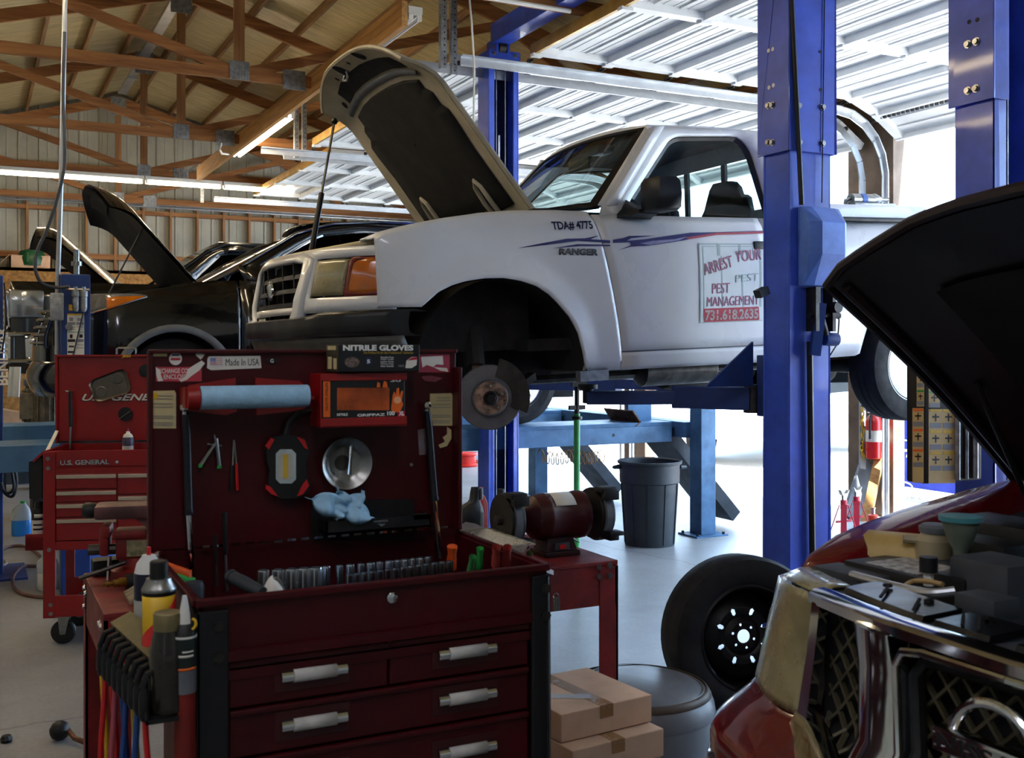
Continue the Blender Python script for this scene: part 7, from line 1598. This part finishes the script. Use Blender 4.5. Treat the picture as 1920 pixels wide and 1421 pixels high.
# labelled carriage guard
e0 = P(1735, 800, 4.3); gx0, gy0 = e0.x, e0.y
g0, g1 = P(1735, 908, 4.3).z, 1.80
gu = MB().box(gx0, gx0+.33, gy0, gy0+.10, g0, g1, bv=.012).build('carriage_guard', mat('brown black guard', '1d1a16', .5, .1, .2), L2, world=True)
MB().box(gx0+.30, 4.0, gy0+.06, gy0+.12, g0+.25, g0+.35).build('guard_bracket', BLUED, L2, world=True, smooth=0)
gp = gy0-.0006
def gst(px, m, nm, par, off=0): return sticker(px, gp-off, PY, m, nm, par, .0008)
KRA = mat('kraft sticker', 'c9ae78', .6, 0, .1, 8)
s1 = gst([(1720, 697), (1726, 690), (1757, 690), (1762, 697), (1762, 766), (1720, 766)] if False else rect(1741, 767, 1791, 906), KRA, 'warning_label', gu)
def glab(x0, y0, x1, y1, head, par, fn):
    fn(rect(x0, y0, x1, y0+(y1-y0)*.13), head, 'label_print', par); fn(rect(x0, y0+(y1-y0)*.68, x1, y0+(y1-y0)*.93), INKG, 'label_print', par)
    fn(rect(x0+(x1-x0)*.2, y0+(y1-y0)*.34, x0+(x1-x0)*.8, y0+(y1-y0)*.42), INKK, 'label_print', par); fn(rect(x0+(x1-x0)*.45, y0+(y1-y0)*.22, x0+(x1-x0)*.55, y0+(y1-y0)*.6), INKK, 'label_print', par)
f1_ = lambda px, m, nm, par: gst(px, m, nm, par, .001)
for i in range(3):
    for j in range(2): glab(1744+24*j, 767+40*i, 1765+24*j, 805+40*i, YELLOW, s1, f1_)
s3 = gst([(1741, 690), (1757, 690), (1762, 697), (1762, 764), (1741, 764)], KRA, 'instruction_label', gu)
for i in range(2): glab(1743, 697+36*i, 1761, 730+36*i, GREEN, s3, f1_)
gl_ = gx0-.0006
def gsl(px, m, nm, par, off=0): return sticker(px, gl_-off, PX, m, nm, par, .0008, (-1, 0, 0))
f2_ = lambda px, m, nm, par: gsl(px, m, nm, par, .001)
s2_ = gsl(rect(1711, 765, 1732, 905), KRA, 'warning_label', gu)
for i in range(3): glab(1712, 766+38*i, 1731, 802+38*i, INKO, s2_, f2_)
s4_ = gsl([(1719, 697), (1725, 691), (1733, 690), (1733, 762), (1719, 762)], KRA, 'instruction_label', gu)
for i in range(2): glab(1720, 697+34*i, 1732, 728+34*i, GREEN, s4_, f2_)
for i, x in enumerate((1800, 1818, 1834)):
    q = PY(x, 800, gy0-.02); MB().tube([(q.x, gy0-.006, g0+.01), (q.x, gy0-.006, g1-.05)], .012 if i != 1 else .007, 8).build('guide_rib', GALVD, gu, world=True)

# ================================================================ ON THE FLOOR
cn = thing('trash_can', 'dark grey ribbed plastic trash can beneath the blue grey rack', 'trash can', tuple(PZ(1210, 1019, 0)+V((.03, -.02, 0))))
k_ = .93
MB().lathe([(.20*k_, 0), (.225*k_, .0), (.228*k_, .02), (.262*k_, .52), (.272*k_, .53), (.275*k_, .68), (.292*k_, .685), (.295*k_, .705), (.285*k_, .71), (.268*k_, .70), (.22*k_, .03), (.001, .03)], (0, 0, 0), (0, 0, 1), 48).build('body', mat('grey can plastic', '2c3136', .45, 0, .12, 6), cn)
for i in range(10):
    a = 2*math.pi*i/10+.3; MB().bar(V((.229*k_*math.cos(a), .229*k_*math.sin(a), .02)), V((.264*k_*math.cos(a), .264*k_*math.sin(a), .52)), .012, .012, (math.cos(a), math.sin(a), 0)).build('rib', mat('grey can plastic', '2c3136'), cn, smooth=0)
for s in (-1, 1): MB().tube([V((s*.27*k_*RT.x-.05*FW.x, s*.27*k_*RT.y-.05*FW.y, .655)), V((s*.325*k_*RT.x, s*.325*k_*RT.y, .65)), V((s*.27*k_*RT.x+.05*FW.x, s*.27*k_*RT.y+.05*FW.y, .655))], .016, 8).build('handle', mat('grey can plastic', '2c3136'), cn)
# spare wheel standing by the post
sw_c = P(1392, 1196, 4.80); fdir = (CAM-sw_c); fdir.z = 0; fdir.normalize()
ang = math.radians(24); fd = V((fdir.x*math.cos(ang)-fdir.y*math.sin(ang), fdir.x*math.sin(ang)+fdir.y*math.cos(ang), .10)).normalized()
sw = thing('spare_wheel', 'black steel wheel and tyre standing on the floor before the blue post', 'wheel', (sw_c.x, sw_c.y, 0))
cw = V((sw_c.x, sw_c.y, .362))
MB().lathe([(.235, -.09), (.29, -.115), (.345, -.10), (.36, -.075), (.362, 0), (.36, .075), (.345, .10), (.29, .115), (.25, .105), (.235, .09)], cw, fd, 56, cap=False).build('tyre', RUBBER, sw, world=True)
STW = mat('black steel rim', '0d0d0f', .45, .3, .2, 10)
rim = MB(); rim.lathe([(.238, -.09), (.24, .09), (.228, .095), (.218, .08), (.21, -.02), (.205, -.03)], cw, fd, 56, cap=False)
u_ = fd.cross(V((0, 0, 1))).normalized(); w_ = u_.cross(fd)
if w_.z < 0: w_ = -w_
def disc(r, a, h): return cw+fd*h+u_*(r*math.cos(a))+w_*(r*math.sin(a))
NH = 8; NS = 192
rad = [.030, .040, .046, .049, .052, .055, .058, .064, .075, .086] + [.092+.003*i for i in range(14)] + [.14, .17, .207]
hgt = [interp([(.03, .012), (.06, .012), (.085, -.004), (.10, .004), (.125, .008), (.14, .0), (.207, -.03)], r) for r in rad]
vs = [disc(r, 2*math.pi*k/NS, h) for r, h in zip(rad, hgt) for k in range(NS)]; fs = []
for j in range(len(rad)-1):
    for k in range(NS):
        ph = (k/NS*NH) % 1; rm = (rad[j]+rad[j+1])/2
        if ((rm-.113)/.0175)**2+((ph-.5)/.115)**2 < 1: continue
        ph6 = (k/NS*6+.25) % 1
        if ((rm-.052)/.0065)**2+((ph6-.5)/.10)**2 < 1: continue
        fs.append((j*NS+k, j*NS+(k+1) % NS, (j+1)*NS+(k+1) % NS, (j+1)*NS+k))
rim.add(vs, fs)
rim.build('rim', STW, sw, world=True, solid=.004)
# cartons
def carton(x, y, q, w, dpt, hgt_, zt, ang_, label, z0=None):
    p = PZ(x, y, zt); t_ = thing('cardboard_box', label, 'box', (p.x, p.y, zt-hgt_), math.radians(ang_))
    MB().box(-w, 0, 0, dpt, 0, hgt_).build('carton', CARD, t_, smooth=0, bevel=.003)
    MB().box(-w*.56, -w*.44, -.0006, dpt+.0006, hgt_, hgt_+.0006).box(-w*.56, -w*.44, -.0012, -.0002, hgt_*.62, hgt_).build('tape', mat('brown packing tape', '96724e', .25, 0, .1), t_, smooth=0)
    return t_
zt1 = .565
fr_ = PZ(1052, 1340, zt1); rr_ = PZ(1222, 1302, zt1); aa_ = PZ(1081, 1255, zt1)
def carton3(fr_, rr_, aa_, zt, hgt_, label):
    ex = (rr_-fr_); w = ex.length; an = math.atan2(ex.y, ex.x); dpt = (aa_-rr_).length
    t_ = thing('cardboard_box', label, 'box', (fr_.x, fr_.y, zt-hgt_), an)
    MB().box(0, w, 0, dpt, 0, hgt_).build('carton', CARD, t_, smooth=0, bevel=.003)
    MB().box(w*.42, w*.56, -.0006, dpt+.0006, hgt_, hgt_+.0008).box(w*.42, w*.56, -.0012, -.0002, hgt_*.55, hgt_).build('tape', mat('brown packing tape', '96724e', .25, 0, .1), t_, smooth=0)
    MB().bar(V((w*.2, dpt*.45, hgt_+.001)), V((w*.5, dpt*.25, hgt_+.001)), .04, .001).build('shipping_pouch', mat('clear plastic pouch', 'd6dae0', .12, 0, .1, coat=.6), t_, smooth=0)
    return t_, w, dpt, an
b1, w1_, d1_, an1 = carton3(fr_, rr_, aa_, zt1, .085, 'flat cardboard box on top of the stack at the cart foot')
f2 = PZ(1073, 1408, zt1-.088); ex_ = V((math.cos(an1), math.sin(an1), 0)); ey_ = V((-ex_.y, ex_.x, 0))
b2_, *_x = carton3(f2, f2+ex_*w1_, f2+ex_*w1_+ey_*d1_, zt1-.088, .085, 'second flat cardboard box, under the top one')
bx3 = thing('cardboard_box', 'large cardboard box on the floor carrying the two flat boxes', 'box', (f2.x, f2.y, 0), an1)
MB().box(.0, w1_-.01, .0, d1_-.02, 0, zt1-.174).build('carton', CARD, bx3, smooth=0, bevel=.004)
MB().box(w1_*.4, w1_*.55, -.0008, d1_-.019, 0, zt1-.1735).build('tape', mat('brown packing tape', '96724e'), bx3, smooth=0)
# grey drum
dr = thing('plastic_drum', 'grey plastic drum with a domed ribbed lid beside the bench leg', 'drum', (2.42, 3.66, 0)); dr.scale = (1, 1, .84)
DG = mat('grey drum plastic', '6b6e74', .35, 0, .08, 5)
MB().lathe([(.27, 0), (.30, .01), (.31, .10), (.312, .22)], (0, 0, 0), (0, 0, 1), 48).build('body', DG, dr)
MB().lathe([(.313, .21), (.318, .23), (.312, .27), (.295, .315), (.27, .335), (.262, .328), (.24, .345), (.17, .365), (.001, .372)], (0, 0, 0), (0, 0, 1), 48).build('lid', DG, dr)
MB().lathe([(.30, .305), (.288, .330), (.280, .336)], (0, 0, 0), (0, 0, 1), 48, cap=False).build('rim_band', mat('tan drum band', '54483c', .5, 0, .1), dr, solid=.004)
for r_, z_, a0 in ((.20, .357, .9), (.262, .333, .55)): MB().loft([[V((rr_q*math.cos(a), rr_q*math.sin(a), z_+dz)) for rr_q, dz in ((r_-w_q, .004), (r_, .007), (r_+w_q, .002))] for a, w_q in [(a0+1.3*i/12, .004+.016*math.sin(math.pi*i/12)) for i in range(13)]], closed=False).build('lid_slot', BLACK, dr)
# blue fluid jug and white jug
def jug(x, y, label, liquid, s=1.0):
    p = PZ(x, y, 0); t_ = thing('fluid_jug', label, 'jug', (p.x, p.y, 0))
    sec = lambda w, z, o=0: [V((math.copysign(abs(math.cos(a))**.7, math.cos(a))*w*s+o*s, math.copysign(abs(math.sin(a))**.7, math.sin(a))*w*s, z*s)) for a in [2*math.pi*i/20 for i in range(20)]]
    MB().loft([sec(.070, 0), sec(.076, .008), sec(.076, .125), sec(.074, .13)]).build('liquid' if liquid else 'body', mat('blue washer fluid', '2a86d8', .2, 0, .05) if liquid else LEADW, t_, smooth=50)
    MB().loft([sec(.0745, .128), sec(.076, .135), sec(.075, .17), sec(.06, .215, .005), sec(.03, .25, .01), sec(.02, .262, .012)]).build('shoulder', mat('milky jug plastic', 'c9d4de', .3, 0, .05, trans=.2), t_, smooth=50)
    MB().tube([V((.02, 0, .255))*s, V((-.03, 0, .245))*s, V((-.062, 0, .21))*s, V((-.07, 0, .165))*s], .011*s, 8).build('handle', mat('milky jug plastic', 'c9d4de'), t_)
    MB().lathe([(.021*s, .258*s), (.021*s, .28*s), (.001, .281*s)], (.012*s, 0, 0), (0, 0, 1), 14).build('cap', GREEN if liquid else LEADW, t_)
    return t_
jug(40, 1003, 'half full jug of blue washer fluid with green cap on the floor', True, 1.08); jug(90, 1104, 'white plastic jug on the floor behind the bright red cart', False, .92)
for i, (pts, l) in enumerate((([(-30, 1052), (10, 1027), (45, 1024), (75, 1042), (80, 1060), (45, 1062), (25, 1082), (30, 1106), (62, 1118), (110, 1120)], 'brownish air hose curling over the floor by the bright red cart'), ([(-30, 1062), (2, 1062), (12, 1056), (4, 1049), (-20, 1050)], 'end of pale hose on the floor at the frame edge'))):
    solo(MB().tube(smoothpts([PZ(x, y, .012) for x, y in pts], 7), .012, 8), 'floor_hose', mat('dusty hose', '6a4c46', .7, 0, .2) if i == 0 else mat('pale hose', '9a9088', .7, 0, .1), l, 'hose')
kb = thing('creeper_bar', 'black ball ended rod lying on the floor by the bench leg', 'rod', PZ(112, 1385, 0))
kc = PZ(112, 1388, 0)+V((0, 0, .042)); MB().lathe([(.001, -.042), (.022, -.036), (.038, -.018), (.042, 0), (.038, .018), (.022, .036), (.001, .042)], kc, (1, .3, .2), 20).build('ball', BLACK, kb, world=True)
MB().tube([kc+V((.03, 0, 0)), PZ(140, 1384, .03), PZ(200, 1408, .015)], .011, 8).build('rod', RUST, kb, world=True)
solo(MB().lathe([(.02, 0), (.026, .012), (.018, .028), (.001, .03)], PZ(12, 1391, 0), (0, 0, 1), 9), 'plastic_clip', BLACK, 'small black plastic clip on the floor in the near corner', 'clip', smooth=0)
solo(MB().box(-.12, .12, -.2, .2, 0, .42, mat=M.Translation(PZ(150, 1108, 0)+V((.10, .10, 0))), bv=.02), 'blue_bin', BLUEL, 'blue bin standing behind the bright red cart shelf', 'bin')
for (x, y, m, l) in ((128, 1098, BLACK, 'dark oily rag on the lower shelf of the bright red cart'),):
    q = wm(B) @ V((.16, .22, .175)); mb = MB(); mb.grid(lambda a, t: q+V((.10*(2*a-1), .10*(2*t-1), .05*math.sin(math.pi*a)*math.sin(math.pi*t)+.012*math.sin(9*a)*math.sin(7*t)+.012)), 12, 12); solo(mb, 'oily_rag', m, l, 'rag', smooth=70)
q = wm(B) @ V((.20, .08, .175)); yb_ = thing('tool_bundle', 'yellow and green handled tool on the lower shelf of the bright red cart', 'tool', q)
MB().tube([q+V((-.04, 0, .02)), q+V((.04, 0, .02))], .018, 10).build('handle', YELLOW, yb_, world=True); MB().tube([q+V((.04, 0, .02)), q+V((.12, 0, .02))], .014, 10).build('shank', GREEN, yb_, world=True)

# clutter under the black pickup, beyond the bright red cart
DC = 10.4
mc = thing('electric_motor', 'greasy finned electric motor on a dark cabinet beyond the bright red cart', 'motor', P(78, 800, DC))
DUST = mat('greasy aluminium', '7a7262', .5, .4, .3, 10, .2)
m0 = P(80, 758, DC)
MB().lathe([(.15, -.19), (.165, -.18), (.165, .16), (.15, .18)], m0, (0, 0, 1), 28).build('housing', DUST, mc, world=True)
for i in range(22):
    a = 2*math.pi*i/22; MB().box(-.005, .005, .16, .185, -.16, .14, mat=M.Translation(m0) @ M.Rotation(a, 4, 'Z')).build('fin', DUST, mc, world=True, smooth=0)
q = P(54, 760, DC-.15); MB().box(q.x-.08, q.x+.08, q.y-.05, q.y+.08, q.z-.13, q.z+.12, bv=.012).build('terminal_box', DUST, mc, world=True)
MB().box(m0.x-.17, m0.x+.17, m0.y-.12, m0.y+.15, m0.z+.18, m0.z+.25, bv=.015).lathe([(.018, .25), (.024, .3), (.012, .33)], m0+V((-.06, 0, 0)), (0, 0, 1), 10).build('top_cap', GREY, mc, world=True)
MB().box(m0.x-.14, m0.x+.14, m0.y-.14, m0.y+.14, m0.z-.44, m0.z-.18, bv=.015).build('gearbox', DIRTY, mc, world=True)
zt_ = m0.z-.44
cab = thing('equipment_cabinet', 'dark low cabinet carrying the greasy motor and yellow jug', 'cabinet', (m0.x, m0.y, 0))
MB().box(m0.x-.10, m0.x+.75, m0.y-.25, m0.y+.35, .0, zt_, bv=.01).build('body', mat('dark cabinet', '16181c', .6, 0, .2), cab, world=True)
MB().box(m0.x-.08, m0.x+.73, m0.y-.258, m0.y-.25, .05, zt_-.06).build('door', mat('dark cabinet door', '1c1f24', .6, 0, .2), cab, world=True, smooth=0)
yj = m0+V((.10, -.20, 0)); yjt = thing('oil_jug', 'grubby yellow oil jug below the greasy motor', 'jug', (yj.x, yj.y, zt_))
MB().box(yj.x-.09, yj.x+.09, yj.y-.05, yj.y+.03, zt_, zt_+.20, bv=.03).build('body', mat('grubby yellow plastic', 'a08c48', .5, 0, .25, 10), yjt, world=True)
MB().lathe([(.03, zt_+.19), (.03, zt_+.24), (.001, zt_+.24)], (yj.x+.03, yj.y-.01, 0), (0, 0, 1), 12).build('cap', BLACK, yjt, world=True)
bz_ = P(34, 838, 12.6)
blb = thing('blue_tank', 'blue rounded tank on the floor beyond the lettered blue column', 'tank', (bz_.x, bz_.y, 0))
MB().lathe([(.001, -.3), (.12, -.28), (.17, -.2), (.17, .2), (.12, .28), (.001, .3)], (bz_.x, bz_.y, .52), (1, 0, 0), 20).build('body', BLUED, blb, world=True)
for dx in (-.15, .15): MB().box(bz_.x+dx-.02, bz_.x+dx+.02, bz_.y-.12, bz_.y+.12, 0, .38).build('leg', BLACK, blb, world=True, smooth=0)
cb = bz_+V((-.05, .1, 0)); cb.z = .82
cbx = thing('cardboard_box', 'tilted cardboard box on the blue rounded tank', 'box', (cb.x, cb.y, .69))
MB().box(-.26, .20, -.15, .15, -.09, .10, mat=M.Translation(cb) @ M.Rotation(.22, 4, 'Y')).build('carton', CARD, cbx, world=True, smooth=0, bevel=.006)
gbn = PZ(38, 905, 0)
solo(MB().loft([[V((gbn.x+x*f, gbn.y+y*f, z)) for x, y in ((-.2, -.15), (.2, -.15), (.2, .15), (-.2, .15))] for z, f in ((0, .85), (.24, 1))]), 'plastic_bin', GREYD, 'dark grey plastic bin on the floor beyond the blue washer fluid jug', 'bin', smooth=0)
for i in range(3): solo(MB().bar(P(20+i*5, 744, 9.5), P(24+i*4.6, 688, 9.55), .05, .03), 'trim_strip', CHROME if i == 1 else GALV, ('first', 'second', 'third')[i]+' of three silver strips leaning behind the lettered blue column', 'strip', 'leaning silver strips', smooth=0)
cbox = thing('cardboard_box', 'open cardboard box on the back wall ledge with a green bag in it', 'box', (PY(57, 512, 18.45).x, 18.45, 2.92))
cx = PY(57, 512, 18.45).x
MB().box(cx-.30, cx+.30, 18.31, 18.33, 2.92, 3.12).box(cx-.30, cx+.30, 18.61, 18.63, 2.92, 3.15).box(cx-.30, cx-.28, 18.31, 18.63, 2.92, 3.12).box(cx+.28, cx+.30, 18.31, 18.63, 2.92, 3.12).prism([(cx-.30, 18.31, 3.12), (cx-.30, 18.63, 3.12), (cx-.42, 18.63, 2.99), (cx-.42, 18.31, 2.99)], (0, 0, .01)).build('carton', CARD, cbox, world=True, smooth=0)
solo(MB().lathe([(.001, 2.93), (.20, 2.97), (.22, 3.09), (.17, 3.20), (.001, 3.25)], (cx+.02, 18.47, 0), (0, 0, 1), 20).box(cx-.06, cx-.03, 18.25, 18.29, 3.02, 3.17), 'green_bag', mat('dark green bag', '12502a', .35, 0, .2), 'dark green bag bulging out of the ledge cardboard box', 'bag')

# ================================================================ AT THE DOORS AND OUTSIDE
ex = thing('fire_extinguisher', 'red fire extinguisher hanging on the pillar between the doors', 'extinguisher', PY(1638, 830, 7.75))
e_ = PY(1638, 830, 7.75)
e1 = PY(1638, 860, 7.75).z; e2 = PY(1638, 782, 7.75).z
MB().lathe([(.06, e1), (.075, e1+.01), (.075, e2-.04), (.06, e2), (.03, e2+.03), (.02, e2+.05)], (e_.x, e_.y, 0), (0, 0, 1), 24).build('cylinder', mat('extinguisher red', 'c01818', .3, 0, .05, coat=.4), ex, world=True)
MB().lathe([(.0755, e1+.17), (.0755, e1+.28)], (e_.x, e_.y, 0), (0, 0, 1), 24, cap=False).build('label', PAPER, ex, world=True)
MB().bar((e_.x, e_.y, e2+.06), (e_.x-.12, e_.y-.02, e2+.10), .02, .012).bar((e_.x, e_.y, e2+.05), (e_.x-.11, e_.y-.02, e2+.05), .02, .01).tube([(e_.x, e_.y, e2+.0), (e_.x, e_.y, e2+.12)], .014).build('valve', STEEL, ex, world=True); MB().tube([(e_.x-.02, e_.y, e2+.06), (e_.x-.10, e_.y-.05, e2-.02), (e_.x-.10, e_.y-.05, e1+.2)], .012, 8).build('hose', BLACK, ex, world=True)
MB().box(e_.x+.07, XW+.01, e_.y-.02, e_.y+.02, e2-.1, e2-.06).build('wall_hook', STEELD, ex, world=True, smooth=0)
chn = thing('chain', 'yellow plastic chain hanging on the pillar beside the extinguisher', 'chain', PY(1616, 770, 7.85))
c_ = PY(1617, 768, 7.85); cb_ = PY(1617, 868, 7.85).z
n_ = int((c_.z-cb_)/.042)
for i in range(n_):
    z = c_.z-.042*i; m_ = M.Translation((c_.x+(i % 3-1)*.008, c_.y, z)) @ M.Rotation(math.pi/2*(i % 2)+.4, 4, 'Z')
    MB().tube([m_ @ V((.014*math.cos(a), 0, .030*math.sin(a))) for a in [2*math.pi*j/10 for j in range(10)]], .0055, 6, closed=True).build('link', YELLOW, chn, world=True)
MB().bar((c_.x, c_.y, c_.z+.04), (XW+.005, c_.y, c_.z+.04), .02, .02).build('hook', STEELD, chn, world=True, smooth=0)
solo(MB().bar(PY(1622, 985, 7.6), PY(1652, 842, 7.75), .09, .035), 'wood_plank', W_BOARD, 'pale wooden plank leaning on the pillar under the extinguisher', 'plank', smooth=0)
solo(MB().bar(PY(1595, 975, 7.75), PY(1630, 870, 7.9), .22, .04, (0, -1, .2)), 'grey_board', GREY, 'weathered grey board leaning beside the pale wooden plank', 'board', smooth=0)
solo(MB().box(7.86, 8.0, 7.7, 8.1, 1.2, 1.23), 'pillar_shelf', GREY, 'small grey shelf on the pillar under the hanging chain', 'shelf', smooth=0) if False else None
def jackstand(x, y, label, m):
    p = PZ(x, y, 0); t_ = thing('jack_stand', label, 'jack stand', p)
    for i in range(4):
        a = math.pi/4+math.pi/2*i; MB().bar(V((.12*math.cos(a), .12*math.sin(a), 0)), V((.035*math.cos(a), .035*math.sin(a), .26)), .05, .008, (math.cos(a), math.sin(a), 0)).build('leg', m, t_, smooth=0)
    MB().lathe([(.03, .22), (.03, .30)], (0, 0, 0), (0, 0, 1), 12).build('collar', m, t_); MB().box(-.09, .09, -.005, .005, .10, .12).build('brace', m, t_); MB().box(-.014, .014, -.012, .012, .2, .36).build('post', STEEL, t_, smooth=0); MB().prism([(-.05, -.02, .39), (-.02, -.02, .36), (.02, -.02, .36), (.05, -.02, .39), (.03, -.02, .345), (-.03, -.02, .345)], (0, .04, 0)).build('saddle', STEEL, t_, smooth=0)
JR = mat('faded red jack paint', 'b8283c', .45, 0, .1)
jackstand(1582, 1000, 'red jack stand half behind the blue post by the door', JR); jackstand(1606, 992, 'red jack stand in front of the leaning grey board', JR)
bj = thing('bottle_jack', 'orange red bottle jack beside the two jack stands', 'jack', PZ(1637, 990, 0))
MB().box(-.06, .06, -.05, .05, 0, .03).lathe([(.045, .03), (.045, .12), (.03, .13)], (0, 0, 0), (0, 0, 1), 18).build('body', mat('orange red jack', 'c04020', .4, 0, .1), bj); MB().lathe([(.018, .12), (.018, .18), (.024, .18), (.024, .19)], (0, 0, 0), (0, 0, 1), 14).build('ram', STEEL, bj)
# blue tyre shop banner outside
bn0 = PX(1694, 955, 9.4); bnr = thing('banner', 'blue cloth banner with white TIRES lettering just outside the door', 'banner', (9.4, bn0.y, 0))
BNM = mat('blue banner cloth', '2238a8', .7, 0, .1)
yl, yr = PX(1694, 900, 9.4).y, PX(1694, 900, 9.4).y-1.6
MB().box(9.39, 9.4, yr, yl, .10, 2.0).build('cloth', BNM, bnr, world=True, smooth=0)
for y in (yl-.02, yr+.02): MB().tube([(9.41, y, -.02), (9.41, y, 2.05)], .015, 8).build('pole', GALV, bnr, world=True)
for y0, y1 in ((938, 925), (857, 846)):
    a, b = PX(1694, y0, 9.388), PX(1742, y0-1, 9.388)
    text('lettering', 'TIRES', INKW, bnr, V((9.388, a.y+.06, a.z)), (0, -1, 0), (0, 0, 1), (a.y-b.y)+.08, PX(1694, y1-2, 9.388).z-a.z, .001, .02, .25)
    c_ = PX(1697, y1-12, 9.388)
    MB().tube([c_+V((0, .11*math.cos(t_)-.0, .055*math.sin(t_))) for t_ in [2*math.pi*i/24 for i in range(24)]], .010, 6, closed=True).build('logo_ring', INKW, bnr, world=True)
# cars outside, washed out by the daylight
def yard_car(x, y, rz, m, label):
    t_ = thing('yard_car', label, 'car', (x, y, 0), rz)
    prof = [(-2.2, .35), (-2.25, .75), (-1.2, .95), (-.6, 1.45), (1.2, 1.5), (2.0, .98), (2.2, .9), (2.2, .35)]
    MB().prism([V((a, -.85, z)) for a, z in prof], (0, 1.7, 0)).build('body', m, t_, smooth=0, bevel=.06)
    for s in (-1, 1):
        MB().prism([V((a, s*.855, z)) for a, z in ((-1.0, .98), (-.5, 1.38), (1.1, 1.42), (1.6, 1.0))], (0, s*.006, 0)).build('window', GLASSD, t_, smooth=0)
        for u in (-1.35, 1.35): MB().lathe([(.2, -.1), (.31, -.1), (.33, 0), (.31, .1), (.2, .1)], (u, s*.78, .31), (0, s, 0), 28).build('wheel', RUBBER, t_)
    return t_
yard_car(11.6, 13.2, .4, WHITE, 'white car parked outside beyond the alignment rack'); yard_car(17.5, 11.5, 1.2, mat('silver car paint', 'aab0b6', .3, .4, .05), 'silver car parked far out in the yard')
rl = thing('cord_reel', 'red cord reel on the floor behind the blue post', 'reel', PZ(873, 874, 0))
MB().lathe([(.16, 0), (.17, .01), (.17, .03), (.14, .04), (.14, .15), (.17, .16), (.17, .18), (.16, .19)], (0, 0, 0), (0, 0, 1), 24).build('drum', mat('bright red reel', 'd82a1c', .4, 0, .05), rl); MB().tube(smoothpts([V((.14, -.05, .08)), V((.3, -.1, .03)), V((.42, .05, .01)), V((.3, .3, .01))]), .012, 8).build('cord', mat('orange cord', 'd84a20', .6, 0, 0), rl)
co = MB(); a, b = PY(1012, 842, 9.0), PY(1132, 842, 9.0)
pts = []
for i in range(160):
    t_ = i/159; q = a+(b-a)*t_; sag = .10*abs(math.sin(math.pi*2*t_)); pts.append(q+V((.0, .05*math.cos(i*.55), -.06-sag*.3+.06*math.sin(i*.55))))
solo(co.tube(pts, .005, 5), 'coil_hose', mat('amber coil hose', 'b07a30', .4, 0, .1), 'amber coiled air hose hanging under the rack runway', 'hose')
